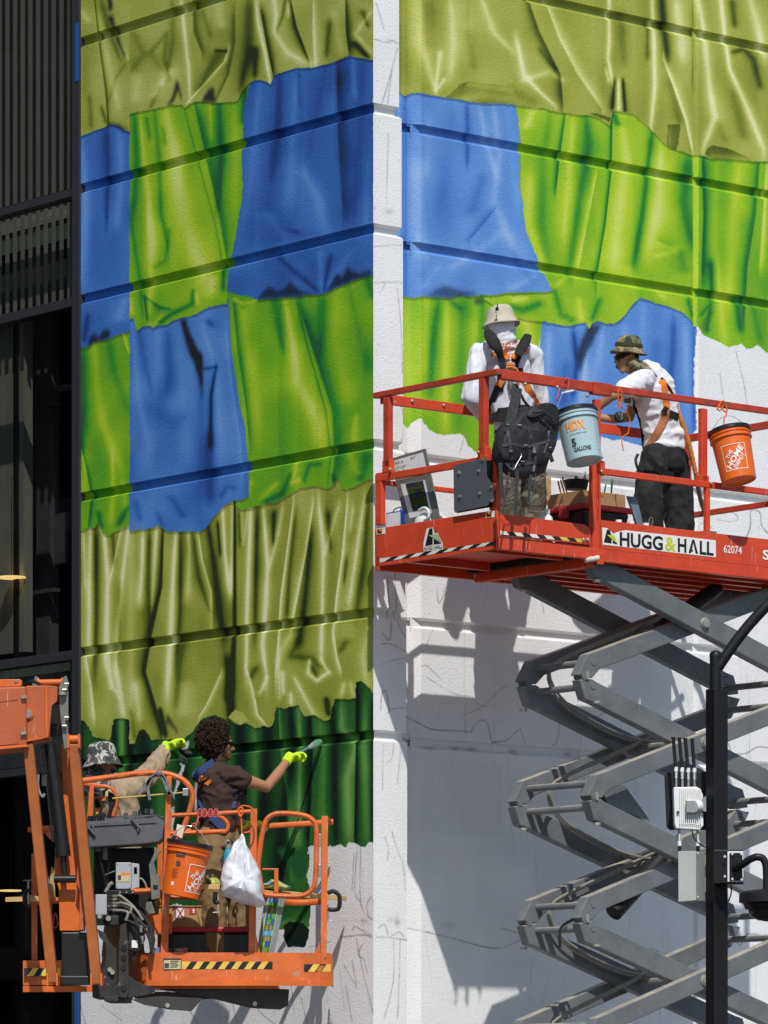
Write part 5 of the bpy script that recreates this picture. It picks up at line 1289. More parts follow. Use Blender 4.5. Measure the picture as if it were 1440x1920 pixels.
# grey junction box
JB = empty('junction_box', P(1297, 1690, YP - .02), 'plain beige grey box fixed to the pole below the radio', 'box')
mb = MB(); mb.prism([P(x, y, YP - .16) for x, y in [(1271.5, 1596), (1305, 1595.5), (1305, 1688), (1272, 1691)]], P(1326, 0, YP + .02) - P(1305, 0, YP - .16) + Vector((0, 0, 0)) if False else (.062, .17, 0)); mb.build('case', M_BOX, JB, bevel=.002)
for y in (1600, 1682):
    mb = MB(); mb.disc(P(1309, y, YP - .145), (1, -.35, 0), 1.6 / kp, .006, 10); mb.build('screw', M_WHITE, JB)
# dome camera on a bent arm
DC = empty('dome_camera', P(1420, 1680, YP - .25), 'black dome camera hanging from a bent arm at the pole', 'security camera')
mb = MB(); mb.box(P(1366, 1626, YP - .10), 56 / kp, .11, 64 / kp, (math.cos(.15), -math.sin(.15), 0), (math.sin(.15), math.cos(.15), 0)); mb.build('mount_box', M_POLE, DC, bevel=.006)
mb = MB(); mb.box(P(1379, 1625, YP - .165), 30 / kp, .012, 57 / kp, (math.cos(.15), -math.sin(.15), 0), (math.sin(.15), math.cos(.15), 0)); mb.build('gasket', M_RADIO, DC, bevel=.004)
mb = MB(); mb.box(P(1380, 1625, YP - .175), 24 / kp, .012, 52 / kp, (math.cos(.15), -math.sin(.15), 0), (math.sin(.15), math.cos(.15), 0)); mb.build('flange', M_POLE, DC, bevel=.004)
for x, y in ((1373, 1601), (1390, 1601), (1373, 1648), (1391, 1649), (1359, 1606), (1359, 1643)):
    mb = MB(); mb.disc(P(x, y, YP - .185), (0, 1, 0), 2.4 / kp, .008, 10); mb.build('screw', M_CHROME, DC)
ap = [P(1378, 1628, YP - .18), P(1392, 1621, YP - .25), P(1405, 1612, YP - .28), P(1418, 1607, YP - .3), P(1429, 1609, YP - .3), P(1435, 1618, YP - .3), P(1437, 1632, YP - .3), P(1437.5, 1668, YP - .3)]
mb = MB(); mb.tube(smooth_path(ap, 5), 7 / kp, 14); mb.build('arm', M_POLE, DC, smooth=True)
cb = P(1438, 1708, YP - .3)
mb = MB(); mb.lathe([(.0001, 42 / kp), (13 / kp, 41 / kp), (40 / kp, 37 / kp), (51 / kp, 32 / kp), (52 / kp, 16 / kp), (44 / kp, 13 / kp), (40 / kp, 3 / kp), (.001, 3 / kp)], cb, (0, 0, 1), 32); mb.build('housing', M_POLE, DC, smooth=True)
mb = MB(); mb.lathe([(35 / kp, 4 / kp), (34 / kp, -4 / kp), (29 / kp, -11 / kp), (18 / kp, -17 / kp), (.001, -20 / kp)], cb, (0, 0, 1), 28); mb.build('dome', M_SMOKE, DC, smooth=True)
mb = MB(); mb.tube(smooth_path([P(1371, 1660, YP - .05), P(1371, 1675, YP - .06), P(1366, 1690, YP - .03)], 4), 1.3 / kp, 7); mb.build('cable', M_BLACK, DC, smooth=True)
# ------------------------------------------------------------------ buckets and what lies on the lift platform
M_ORG = mat('orange_bucket_plastic', (.72, .13, .012, 1), .4, var=.06, dirt=.2, scratch=.35)
M_LID = mat('black_lid_plastic', (.016, .017, .019, 1), .3, var=.2, wear=.72, wear_col=(.12, .13, .13, 1), wscale=20)
M_PALE = mat('pale_clear_plastic', (.34, .46, .48, 1), .3, var=.12, vscale=3)
M_PALE2 = mat('milky_plastic', (.62, .66, .62, 1), .35, var=.06)
M_HDX = mat('orange_print', (.86, .30, .03, 1), .5)
M_GPRINT = mat('grey_print', (.05, .055, .06, 1), .5)
M_WIRE = mat('bail_wire', (.55, .55, .53, 1), .35, metal=.7)
M_ROPE = mat('orange_cord', (.68, .13, .02, 1), .8, var=.2, vscale=60)
M_RROPE = mat('red_white_cord', (.55, .09, .10, 1), .8, var=.5, vscale=120)
M_CARD = mat('cardboard', (.36, .21, .095, 1), .9, var=.12, vscale=8, dirt=.2)
M_REDLID = mat('dark_red_plastic', (.42, .025, .035, 1), .4, var=.15, dirt=.3)
M_TOTE = mat('black_tote_plastic', (.012, .012, .014, 1), .35)
M_WOOD = mat('brush_handle_wood', (.42, .28, .12, 1), .6, var=.3, vscale=30, wear=.6, wear_col=(.12, .22, .05, 1), wscale=30)
M_GREENP = mat('green_handle', (.05, .32, .06, 1), .5, var=.3, vscale=20)
M_BRISTLE = mat('dark_bristle', (.05, .04, .03, 1), .9)
M_TIN = mat('bright_tin', (.62, .63, .65, 1), .22, metal=1.0, var=.05)
M_BLUECAN = mat('blue_can_paint', (.015, .05, .28, 1), .35)
M_LABEL = mat('paper_label', (.68, .70, .70, 1), .6, var=.12, vscale=40)
M_BLUEBOARD = mat('blue_grey_board', (.13, .19, .23, 1), .6, var=.25, vscale=6)

def bucket(px, py, bx, by, Y, rt, lean, m_body, label, group, hung, lid=True, body2=None, bail=None):
    """bucket with rim, lid and bail; (px,py) lid centre and (bx,by) base centre in the photo"""
    t = P(px, py, Y); b = P(bx, by, Y)
    ax = (t - b); h0 = ax.length
    ax = (ax.normalized() + Vector((0, lean, 0))).normalized()
    h = h0 / math.sqrt(1 - ax.y ** 2)
    rb = rt * .86
    root = empty('bucket', b, label, 'bucket', group)
    mb = MB()
    mb.lathe([(.001, .012), (rb * .86, .012), (rb * .9, 0), (rb, .003), (rb + (rt - rb) * .78, h * .78), (rt * 1.055, h * .785), (rt * 1.06, h * .80), (rt * 1.005, h * .805), (rt * 1.0, h * .86), (rt * 1.05, h * .865), (rt * 1.05, h * .885), (rt, h * .89), (rt, h * .955), (rt * .97, h * .955), (rt * .93, h * .5), (rb * .95, .02), (.001, .02)], b, ax, 44)
    mb.build('body', m_body, root, smooth=True)
    if lid:
        mb = MB(); mb.lathe([(.001, h * .955), (rt * .9, h * .955), (rt * .92, h * .99), (rt * 1.02, h), (rt * 1.075, h * .99), (rt * 1.08, h * .93), (rt * 1.06, h * .925), (rt * 1.05, h * .955)], b, ax, 44); mb.build('lid', M_LID, root, smooth=True)
    e1 = Vector((1, 0, 0)); e1 = (e1 - ax * e1.dot(ax)).normalized(); e2 = ax.cross(e1)      # e2 away from the camera
    if e2.y < 0: e2 = -e2
    top = b + ax * (h * .93)
    hg = Vector(hung)
    mb = MB()
    L_, R_ = top - e1 * rt * 1.09, top + e1 * rt * 1.09
    mb.tube(smooth_path([L_ - ax * .02, L_.lerp(hg, .5) + (L_ - R_) * .08, hg - (R_ - L_) * .12, hg + (R_ - L_) * .12, R_.lerp(hg, .5) + (R_ - L_) * .08, R_ - ax * .02], 5), .0028, 6); mb.build('bail', M_WIRE, root, smooth=True)
    def smap(ang0, y0):
        def f(x, y):
            yy = y0 + y; r = rb + (rt - rb) * .98 * min(1, yy / (h * .8)) + .0015
            a = ang0 + x / rt
            return b + ax * yy + e1 * (r * math.sin(a)) - e2 * (r * math.cos(a))
        return f
    return root, smap, h
def subdiv_decal(name, x0, y0, x1, y1, f, m, parent, n=8):
    mb = MB(); mb.add([f(x0 + (x1 - x0) * i / n, y) for y in (y0, y1) for i in range(n + 1)], [(i, i + 1, n + 2 + i, n + 1 + i) for i in range(n)]); return mb.build(name, m, parent, fixn=False)
def depot_logo(root, f, s, ang=math.radians(47)):
    """square outline with three stencilled words climbing across it"""
    t = s * .025
    for k, (a, b, c, d) in enumerate(((0, 0, s, t), (0, s - t, s, s), (0, t, t, s - t), (s - t, t, s, s - t))):
        subdiv_decal('logo_border', a, b, c, d, f, M_WHITE, root)
    ca, sa = math.cos(ang), math.sin(ang)
    def rot(a0, b0):
        ox, oy = s / 2 + s * (a0 * ca - b0 * sa), s / 2 + s * (a0 * sa + b0 * ca)
        return lambda x, y: f(ox + x * ca - y * sa, oy + x * sa + y * ca)
    lettering('lettering', 'THE', rot(-.24, .17), s * .38, s * .15, M_WHITE, root, bold=.02)
    lettering('lettering', 'HOME', rot(-.52, -.12), s * 1.04, s * .24, M_WHITE, root, bold=.03)
    lettering('lettering', 'DEPOT', rot(-.36, -.31), s * .70, s * .15, M_WHITE, root, bold=.02)
def cord(name, pts, r, m, parent, k=5):
    mb = MB(); mb.tube(smooth_path(pts, k), r, 7); return mb.build(name, m, parent, smooth=True)

Yh = LF.V(1080, 800, -.2).y
HB, hm, hh = bucket(1079, 768, 1096, 866, Yh, .158, .17, M_PALE, 'pale blue clear bucket with black lid on the red rail', 'buckets hung on the lifts', P(1068, 733, Yh + .1))
lettering('lettering', 'HDX', hm(-.72, hh * .52), .155, .074, M_HDX, HB, bold=.03, shear=.0)
lettering('lettering', 'All Purpose Mixing Container', hm(-.62, hh * .435), .145, .016, M_GPRINT, HB)
lettering('lettering', '5', hm(-.60, hh * .215), .040, .066, M_GPRINT, HB, bold=.05)
lettering('lettering', 'GALLONS', hm(-.55, hh * .115), .150, .036, M_GPRINT, HB, bold=.04)
for k in range(9):
    subdiv_decal('graduation_mark', 0, 0, .016 if k % 2 else .026, .0025, hm(.85, hh * (.12 + .072 * k)), M_GPRINT, HB, 2)
OB, om, oh = bucket(1368, 803, 1386, 903, LF.V(1380, 850, -.2).y, .158, .17, M_ORG, 'orange bucket with white print tied to the end of the rail', 'buckets hung on the lifts', P(1362, 782, LF.V(1360, 780, -.02).y))
depot_logo(OB, om(-.75, oh * .14), .205)
cr = empty('tie_cord', LF.V(1355, 765, -.02), 'loop of orange cord knotted round the rail above the orange bucket', 'cord', 'orange cords on the rails')
mb = MB()
for c in ([(1344, 768), (1350, 756), (1356, 752), (1362, 760), (1361, 772), (1355, 768), (1349, 760)], [(1358, 758), (1363, 768), (1361, 778), (1358, 784), (1357, 800)], [(1352, 756), (1346, 766), (1350, 770), (1356, 760)]):
    mb.tube(smooth_path([LF.V(x, y, -.03) for x, y in c], 5), .0055, 7)
mb.build('cord', M_ROPE, cr, smooth=True)
# black puck speaker on its orange cord
spk = empty('speaker', LF.V(1162, 782, -.04), 'small black round speaker hanging from the rail on orange cord', 'speaker')
c = LF.V(1162, 782, -.04); nrm = (Vector((0, -1, .05)) + DR * .25).normalized()
mb = MB(); mb.lathe([(.001, -.02), (.034, -.018), (.043, -.005), (.043, .006), (.036, .018), (.001, .021)], c, nrm, 26); mb.build('case', M_BLACK, spk, smooth=True)
for k in range(5):
    for j in (-1, 1):
        q = c + nrm * .0205 + Vector((.011 * j, 0, (k - 2) * .011))
        mb = MB(); mb.bar(q - Vector((.007, 0, -.004)), q + Vector((.007, 0, .004)), .002, .004); mb.build('grille_slot', M_STEEL, spk)
mb = MB(); mb.tube(smooth_path([LF.V(x, y, -.04) for x, y in [(1157, 770), (1154, 764), (1158, 760), (1164, 762), (1165, 768)]], 5), .003, 6); mb.build('ring', M_STEEL, spk, smooth=True)
cord('cord', [LF.V(x, y, -.05) for x, y in [(1160, 764), (1165, 752), (1166, 742), (1164, 728), (1159, 735), (1160, 758), (1168, 764), (1176, 776), (1181, 788), (1179, 806), (1177, 813), (1169, 818), (1166, 828), (1168, 840), (1169, 846)]], .0045, M_ROPE, spk)
# red and white cord with a white toggle
tg = empty('toggle_cord', LF.V(1062, 740, -.03), 'red and white cord with a white toggle tied to the rail', 'cord')
cord('cord', [LF.V(x, y, -.03) for x, y in [(1060, 712), (1064, 708), (1066, 720), (1064, 733), (1062, 736), (1050, 728), (1047, 740), (1044, 748), (1048, 752), (1050, 757)]], .005, M_RROPE, tg)
mb = MB(); mb.tube([LF.V(1053, 737, -.05), LF.V(1076, 732, -.05)], .007, 8); mb.build('toggle', M_WHITE, tg, smooth=True)

def standv(px, py, hgt):
    """v at which a point seen at (px,py) stands hgt above the deck"""
    lo, hi = -.2, 3.0
    for _ in range(40):
        m_ = (lo + hi) / 2
        if fz(px, py, m_)[1] - zdeck < hgt: lo = m_
        else: hi = m_
    return m_ if 0.05 < m_ < LW else min(max(m_, .06), LW - .06)
# bottles
def bottle(px, py, v, r, h, label, m=M_WHITE, band=M_BLUECAN):
    u, zt_ = fz(px, py, v); b = LF.pt(u, v, zdeck)
    h = max(.12, zt_ - zdeck)
    t = empty('bottle', b, label, 'bottle', 'white bottles on the lift deck')
    mb = MB(); mb.lathe([(.001, 0), (r, 0), (r, h * .68), (r * .9, h * .76), (r * .42, h * .85), (r * .42, h * .87), (.001, h * .87)], b, (0, 0, 1), 22); mb.build('body', m, t, smooth=True)
    mb = MB(); mb.lathe([(r * .5, h * .87), (r * .5, h), (.001, h)], b, (0, 0, 1), 18); mb.build('cap', M_WHITE, t, smooth=True)
    mb = MB(); mb.lathe([(r * 1.01, h * .2), (r * 1.01, h * .6)], b, (0, 0, 1), 22); mb.build('label', band, t, smooth=True)
bottle(1026, 955, .10, .043, .25, 'white bottle with blue label under the hanging backpack')
bottle(1017, 958, .16, .040, .25, 'white bottle half hidden behind the blue labelled one', band=M_LABEL)
bottle(1160, 975, .08, .05, .25, 'milky bottle nearest the red post behind the name sign', M_PALE2, M_LABEL)
bottle(1184, 977, .10, .045, .25, 'cream bottle in the middle of the row behind the sign', M_PALE2, M_LABEL)
bottle(1211, 981, .08, .047, .25, 'white bottle with violet label beside the black trousers')
# small tin with wire loop and the steel paint pot
def tin(px, py, v, r, label, wire):
    u, zt_ = fz(px, py, v); b = LF.pt(u, v, zdeck); h = zt_ - zdeck
    t = empty('paint_tin', b, label, 'tin', 'steel paint tins')
    mb = MB(); mb.lathe([(.001, 0), (r, 0), (r * 1.02, .004), (r, .01), (r, h - .012), (r * 1.03, h - .006), (r * 1.03, h), (r * .9, h), (r * .88, h - .012), (.001, h - .012)], b, (0, 0, 1), 30); mb.build('body', M_TIN, t, smooth=True)
    mb = MB(); mb.tube(smooth_path([LF.V(x, y, v) for x, y in wire], 5), .002, 6); mb.build('wire_handle', M_WIRE, t, smooth=True)
tin(1226, 990, .14, .03, 'small tin with an upright wire loop behind the sign', [(1218, 990), (1217, 975), (1222, 970), (1224, 978), (1220, 988)])
tin(1324, 998, .10, .085, 'bright steel paint pot standing at the end of the sign', [(1307, 1000), (1312, 984), (1322, 981), (1333, 988), (1341, 998)])
# blue can and white jug behind the end board
v_, zc_ = LF.onu(745, 958, .08)
bcn = empty('solvent_can', LF.pt(.2, v_ - .1, zdeck), 'blue oblong metal can with white label behind the end board', 'can')
va = LF.onu(752, 958, .08)[0]; vb = LF.onu(723, 962, .08)[0]
lbox('body', .08, .20, va, vb, zdeck, zc_, M_BLUECAN, .006, parent=bcn)
lbox('label', .0785, .0795, va + .008, vb - .004, zdeck + .03, zc_ - .01, M_LABEL, 0, parent=bcn)
mb = MB(); mb.lathe([(.016, 0), (.016, .03), (.001, .03)], LF.pt(.13, va + .04, zc_), (0, 0, 1), 16); mb.build('cap', M_WHITE, bcn, smooth=True)
mb = MB(); mb.tube(smooth_path([LF.pt(.14, vb - .02, zc_), LF.pt(.14, vb - .04, zc_ + .03), LF.pt(.14, vb - .12, zc_ + .035), LF.pt(.14, va + .09, zc_)], 5), .005, 7); mb.build('handle', M_STEEL, bcn, smooth=True)
v_, zj = LF.onu(779, 950, .10)
jug = empty('jug', LF.pt(.16, v_, zdeck), 'white plastic jug with a loop handle beside the blue can', 'jug')
vj0 = LF.onu(815, 960, .10)[0]; vj1 = LF.onu(770, 960, .10)[0]; vm_ = (vj0 + vj1) / 2; rj = (vj1 - vj0) / 2
bj = LF.pt(.10 + rj * .8, vm_, zdeck)
mb = MB(); hj = zj - zdeck
mb.lathe([(.001, 0), (rj, 0), (rj, hj * .62), (rj * .9, hj * .74), (rj * .55, hj * .86), (.022, hj * .92), (.022, hj * .95), (.001, hj * .95)], bj + LF.dv * .02, (0, 0, 1), 24); mb.build('body', M_PALE2, jug, smooth=True)
mb = MB(); mb.lathe([(.024, hj * .94), (.024, hj), (.001, hj)], bj + LF.dv * .02, (0, 0, 1), 18); mb.build('cap', M_WHITE, jug, smooth=True)
mb = MB(); mb.tube(smooth_path([LF.U(x, y, .09) for x, y in [(786, 957), (793, 953), (800, 954), (804, 962), (803, 971), (796, 975)]], 5), .012, 10); mb.build('handle', M_PALE2, jug, smooth=True)
# framed board with notes and a printed sketch, leaning inside the end rail
bd = empty('reference_board', LF.U(785, 960, .12), 'grey framed board with handwritten notes and a pinned colour print', 'board')
U1 = lambda x, y: LF.U(x, y, .118)
U2 = lambda x, y: LF.U(x, y, .116)
U3 = lambda x, y: LF.U(x, y, .114)
U4 = lambda x, y: LF.U(x, y, .112)
mb = MB(); mb.prism([U1(x, y) for x, y in [(732, 860), (797, 841), (824, 972), (762, 990)]], LF.du * .012); mb.build('board', mat('grey_board', (.15, .15, .135, 1), .6), bd)
def bdec(nm, pts, f, m): 
    mb = MB(); mb.add([f(x, y) for x, y in pts], [tuple(range(len(pts)))]); return mb.build(nm, m, bd, fixn=False)
bdec('note_sheet', [(737, 864), (793, 848), (800, 878), (743, 893)], U2, M_LABEL)
bdec('note_edge', [(744, 896), (802, 881), (804, 887), (745, 902)], U2, mat('tan_strip', (.30, .28, .2, 1), .8))
bdec('paper', [(751, 908), (797, 900), (810, 962), (768, 972)], U2, M_LABEL)
bdec('print_ground', [(760, 907), (793, 901), (804, 952), (774, 959)], U3, mat('print_dark', (.03, .035, .02, 1), .6))
cl_ = [mat('print_blue', (.02, .03, .10, 1), .6), mat('print_olive', (.06, .06, .015, 1), .6), mat('print_leaf', (.03, .09, .015, 1), .6), mat('print_teal', (.01, .04, .03, 1), .6)]
rr_ = random.Random(9)
for j in range(7):
    for i in range(5):
        a, b = i / 5, (i + 1) / 5; c, d = j / 7, (j + 1) / 7
        def q(s_, t_):
            x = (760 + 33 * s_) * (1 - t_) + (774 + 30 * s_) * t_; y = (907 - 6 * s_) * (1 - t_) + (959 - 7 * s_) * t_
            return x, y
        m = cl_[0] if j in (0, 3) and i % 2 == 0 else cl_[2] if (i + j) % 3 == 0 and j > 1 else cl_[1] if j in (1, 4, 5) else cl_[(i * 3 + j) % 4]
        bdec('print_patch', [q(a + .01, c + .01), q(b - .01, c + .01), q(b - .01, d - .01), q(a + .01, d - .01)], U4, m)
pe, pf = U3(742, 880), U3(790, 868)
nt_ = flatmap(U3(741, 868), pf - pe, (0, 0, 1))
lettering('handwriting', "Wall 18'", flatmap(U3(741, 871), pf - pe, (0, 0, 1)), .10, .018, M_INK, bd, shear=.3)
lettering('handwriting', "6'2\" x 20'4\"", flatmap(U3(743, 880), pf - pe, (0, 0, 1)), .12, .020, M_INK, bd, shear=.3)
lettering('handwriting', "26'3\"", flatmap(U3(769, 862), pf - pe, (0, 0, 1)), .065, .020, M_INK, bd, shear=.3)
lettering('handwriting', "120 x 10\"", flatmap(U3(745, 887), pf - pe, (0, 0, 1)), .09, .018, M_INK, bd, shear=.3)
# tote with red lid, cardboard tray on it, brushes in the tray
vt = standv(1095, 942, .36)
uc, zt_ = fz(1095, 942, vt)
TV, TU = .46, fz(1188, 955, vt)[0] - uc
tote = empty('storage_tote', LF.pt(uc + TU / 2, vt + TV / 2, zdeck), 'black storage tote with dark red lid on the lift deck', 'tote')
mb = MB(); i_ = .05
mb.hexa([LF.pt(uc + i_ * 1.4, vt + i_ * 1.4, zdeck), LF.pt(uc + TU - i_ * 1.4, vt + i_ * 1.4, zdeck), LF.pt(uc + TU - i_ * 1.4, vt + TV - i_ * 1.4, zdeck), LF.pt(uc + i_ * 1.4, vt + TV - i_ * 1.4, zdeck),
         LF.pt(uc + .02, vt + .02, zt_ - .045), LF.pt(uc + TU - .02, vt + .02, zt_ - .045), LF.pt(uc + TU - .02, vt + TV - .02, zt_ - .045), LF.pt(uc + .02, vt + TV - .02, zt_ - .045)])
mb.build('body', M_TOTE, tote, bevel=.02, seg=3)
lbox('lid', uc, uc + TU, vt, vt + TV, zt_ - .044, zt_, M_REDLID, .014, parent=tote)
lbox('latch', uc - .012, uc + .012, vt + .18, vt + .28, zt_ - .1, zt_ - .02, M_REDLID, .004, parent=tote)
tu0, tz1 = uc + .02, zt_ + .1
tray = empty('cardboard_tray', LF.pt(uc + TU / 2, vt + TV / 2, zt_), 'low cardboard tray of brushes standing on the red lid', 'box')
ta0, ta1, tb0, tb1 = uc + .01, uc + TU - .06, vt + .03, vt + TV - .03
for nm, a in (('side', (ta0, ta1, tb0, tb0 + .006)), ('side', (ta0, ta1, tb1 - .006, tb1)), ('side', (ta0, ta0 + .006, tb0 + .007, tb1 - .007)), ('side', (ta1 - .006, ta1, tb0 + .007, tb1 - .007))):
    lbox(nm, *a, zt_ + .001, tz1, M_CARD, parent=tray)
lbox('base', ta0 + .007, ta1 - .007, tb0 + .007, tb1 - .007, zt_ + .001, zt_ + .006, M_CARD, parent=tray)
q0 = LF.pt(ta0 - .001, tb1 - .12, tz1 - .05)
lettering('handwriting', '24', flatmap(LF.pt(ta0 - .0015, tb1 - .15, zt_ + .02), -LF.dv, (0, 0, 1)), .035, .03, M_INK, tray)
lettering('handwriting', 'WALMART', lambda x, y: LF.pt(ta0 + .22 - x, tb0 - .0015, tz1 - .02 - y), .10, .018, M_INK, tray)
for x0, y0, x1, y1, r, m, lab in ((1030, 955, 1029, 892, .016, M_WOOD, 'tall round ended brush handle standing at the back of the tray'), (1053, 930, 1046, 901, .007, M_WOOD, 'thin pale brush handle next to two darker ones'), (1060, 930, 1051, 899, .007, M_WOOD, 'short brush handle leaning between the thin ones'), (1065, 930, 1054, 894, .007, M_WOOD, 'longest of the thin leaning brush handles'),
                                  (1094, 930, 1079, 892, .014, M_GREENP, 'bright green flat scraper handle leaning in the tray'), (1098, 930, 1096, 893, .012, M_WOOD, 'wooden brush handle beside the green scraper'), (1132, 930, 1136, 908, .006, M_GREENP, 'green stained stick at the right of the red post'), (1146, 928, 1148, 897, .008, M_GREENP, 'pale green brush handle standing alone at the tray end'), (1094, 910, 1098, 884, .007, M_BLUEBOARD, 'blue grey handle standing behind the green scraper')):
    vv = vt + TV * (.62 if x0 != 1030 else .9)
    a, b = LF.V(x0, y0, vv), LF.V(x1, y1, vv)
    t = empty('paint_brush', a, lab, 'brush', 'brushes in the tray')
    mb = MB(); mb.tube([a, a.lerp(b, .5), a.lerp(b, .92), b], [r * .7, r, r * 1.05, r * .6], 8, flat=(1, .5, (0, 1, 0))); mb.build('handle', m, t, smooth=True)
    a2 = a - Vector((0, 0, .05)); mb = MB(); mb.tube([a - (b - a).normalized() * .002, a - (b - a).normalized() * .035], r * 1.2, 8, flat=(1, .5, (0, 1, 0))); mb.build('bristles', M_BRISTLE, t)
bw = LF.V(1080, 908, vt + TV * .75)
bowl = empty('bowl', bw, 'black bowl lying among the brushes in the tray', 'bowl')
mb = MB(); mb.lathe([(.001, -.04), (.085, -.04), (.10, .02), (.102, .03), (.095, .03), (.085, -.03), (.001, -.03)], bw, (0, 0, 1), 24); mb.build('shell', M_BLACK, bowl, smooth=True)
tape = LF.V(1150, 944, vt + .1)
tb_ = empty('paint_tube', tape, 'squeezed yellow green tube lying on the red lid', 'tube')
mb = MB(); mb.tube([LF.V(1134, 938, vt + .06), LF.V(1145, 940, vt + .06), LF.V(1156, 942, vt + .06)], [.012, .016, .016], 10, flat=(1, .7, (0, 0, 1))); mb.build('body', mat('yellow_green_plastic', (.42, .42, .04, 1), .4), tb_, smooth=True)
mb = MB(); mb.tube([LF.V(1157, 942, vt + .06), LF.V(1164, 943, vt + .06)], .013, 10); mb.build('cap', M_BLACK, tb_, smooth=True)
pl_ = empty('blue_board', LF.V(1195, 985, .55), 'blue grey board leaning on edge beside the tote', 'board')
mb = MB(); mb.prism([LF.V(x, y, .5) for x, y in [(1177, 930), (1194, 932), (1210, 1000), (1200, 1000)]], LF.dv * .02); mb.build('board', M_BLUEBOARD, pl_)
# backpack hung on the rail behind the worker
M_PACK = mat('black_pack_cloth', (.022, .022, .024, 1), .62, var=.45, vscale=12, bump=.25, bscale=220)
M_STRAP = mat('dark_grey_strap', (.035, .036, .038, 1), .8, var=.3, vscale=40)
M_BUCK = mat('black_buckle', (.01, .01, .011, 1), .3)
VPK = -.12
PK = empty('backpack', LF.V(985, 890, VPK), 'black backpack with dangling straps hung on the red rail', 'backpack')
def puff(name, outline, v, th, m, parent, k=6, inflate=.8):
    """cushion: an outline in the photo given real thickness, bulging towards the camera and away"""
    pts = smooth_path([LF.V(x, y, v) for x, y in outline], 4, closed=True)
    c = sum(pts, Vector((0, 0, 0))) / len(pts)
    mb = MB(); n = len(pts); rings = []
    for i in range(-k, k + 1):
        t = i / k
        s_ = (1 - abs(t) ** 4) ** (1 / 4)
        ring = [c + (p - c) * (.25 + .75 * s_ if abs(t) < 1 else .25) + LF.dv * (t * th / 2) for p in pts]
        rings.append(ring)
    vs = [p for r in rings for p in r]
    vs = [p + Vector((mnoise.noise(p * 9), mnoise.noise(p * 9 + Vector((7, 3, 1))), mnoise.noise(p * 9 + Vector((1, 9, 4))))) * .018 + LF.dv * (.014 * abs(mnoise.noise(p * 17))) for p in vs]
    fs = [(i * n + j, i * n + (j + 1) % n, (i + 1) * n + (j + 1) % n, (i + 1) * n + j) for i in range(2 * k) for j in range(n)]
    fs.append(tuple(range(n))); fs.append(tuple(2 * k * n + j for j in range(n)))
    mb.add(vs, fs)
    PUFF.append((list(mb.v), list(mb.f)))
    return mb.build(name, m, parent, smooth=True)
PUFF = []
puff('main_bag', [(975, 768), (1005, 758), (1034, 766), (1038, 790), (1034, 820), (1026, 850), (1016, 875), (1006, 890), (990, 895), (960, 888), (942, 870), (935, 850), (940, 820), (950, 795)], VPK, .24, M_PACK, PK)
puff('top_lid', [(985, 772), (1002, 760), (1026, 758), (1040, 770), (1042, 786), (1034, 800), (1016, 796), (1000, 782), (984, 784)], VPK - .07, .16, M_PACK, PK)
puff('front_pocket', [(945, 812), (965, 800), (985, 806), (988, 838), (984, 862), (960, 868), (940, 858), (938, 838)], VPK - .11, .08, M_PACK, PK)
puff('side_pocket', [(1004, 832), (1022, 828), (1028, 846), (1018, 868), (1000, 872), (992, 852)], VPK - .10, .08, M_PACK, PK)
puff('base_pocket', [(950, 866), (985, 858), (1004, 866), (1000, 886), (975, 892), (955, 884)], VPK - .09, .07, M_PACK, PK)
def strap(name, pts, w, m, parent, th=.004, v=None, face=(0, -1, 0)):
    P_ = smooth_path(pts, 4)
    mb = MB(); mb.tube(P_, 1.0, 4, flat=None) if False else None
    n = len(P_); vs = []
    f = Vector(face).normalized()
    for i, p in enumerate(P_):
        t = (P_[min(i + 1, n - 1)] - P_[max(i - 1, 0)]).normalized()
        s_ = t.cross(f)
        s_ = s_.normalized() if s_.length > 1e-4 else Vector((1, 0, 0))
        nn = s_.cross(t).normalized()
        vs += [p - s_ * w / 2 - nn * th / 2, p + s_ * w / 2 - nn * th / 2, p + s_ * w / 2 + nn * th / 2, p - s_ * w / 2 + nn * th / 2]
    fs = [(i * 4 + j, i * 4 + (j + 1) % 4, (i + 1) * 4 + (j + 1) % 4, (i + 1) * 4 + j) for i in range(n - 1) for j in range(4)]
    fs += [(0, 1, 2, 3), tuple((n - 1) * 4 + j for j in (3, 2, 1, 0))]
    mb.add(vs, fs); return mb.build(name, m, parent)
def LS(pts, v): return [LF.V(x, y, v) for x, y in pts]
strap('shoulder_strap', LS([(970, 728), (966, 750), (960, 778), (956, 800)], VPK - .03), .075, M_STRAP, PK, .02)
strap('shoulder_strap', LS([(974, 735), (985, 755), (998, 768)], VPK - .03), .02, M_PACK, PK, .008)
strap('shoulder_strap', LS([(958, 740), (965, 722), (972, 735), (972, 765)], VPK + .02), .03, M_PACK, PK, .01)
for pts, w in ((([(938, 868), (940, 900), (942, 935)]), .028), (([(970, 880), (969, 910), (966, 965)]), .028), (([(955, 885), (950, 915), (944, 955), (942, 963)]), .014), (([(996, 890), (993, 915), (991, 942)]), .022), (([(1004, 888), (999, 925), (990, 956)]), .008), (([(1030, 845), (1032, 855), (1036, 866)]), .03), (([(945, 806), (960, 802), (980, 800)]), .03), (([(1002, 775), (1016, 786), (1030, 800), (1036, 808)]), .012)):
    strap('strap', LS(pts, VPK - .125), w, M_STRAP, PK)
for x, y in ((974, 800), (980, 868), (1031, 842)):
    mb = MB(); mb.box(LF.V(x, y, VPK - .135), .035, .012, .03); mb.build('buckle', M_BUCK, PK, bevel=.004)
allp = MB()
for v_, f_ in PUFF: allp.add(v_, f_)
from mathutils.bvhtree import BVHTree
bvP = BVHTree.FromPolygons([tuple(v) for v in allp.v], allp.f)
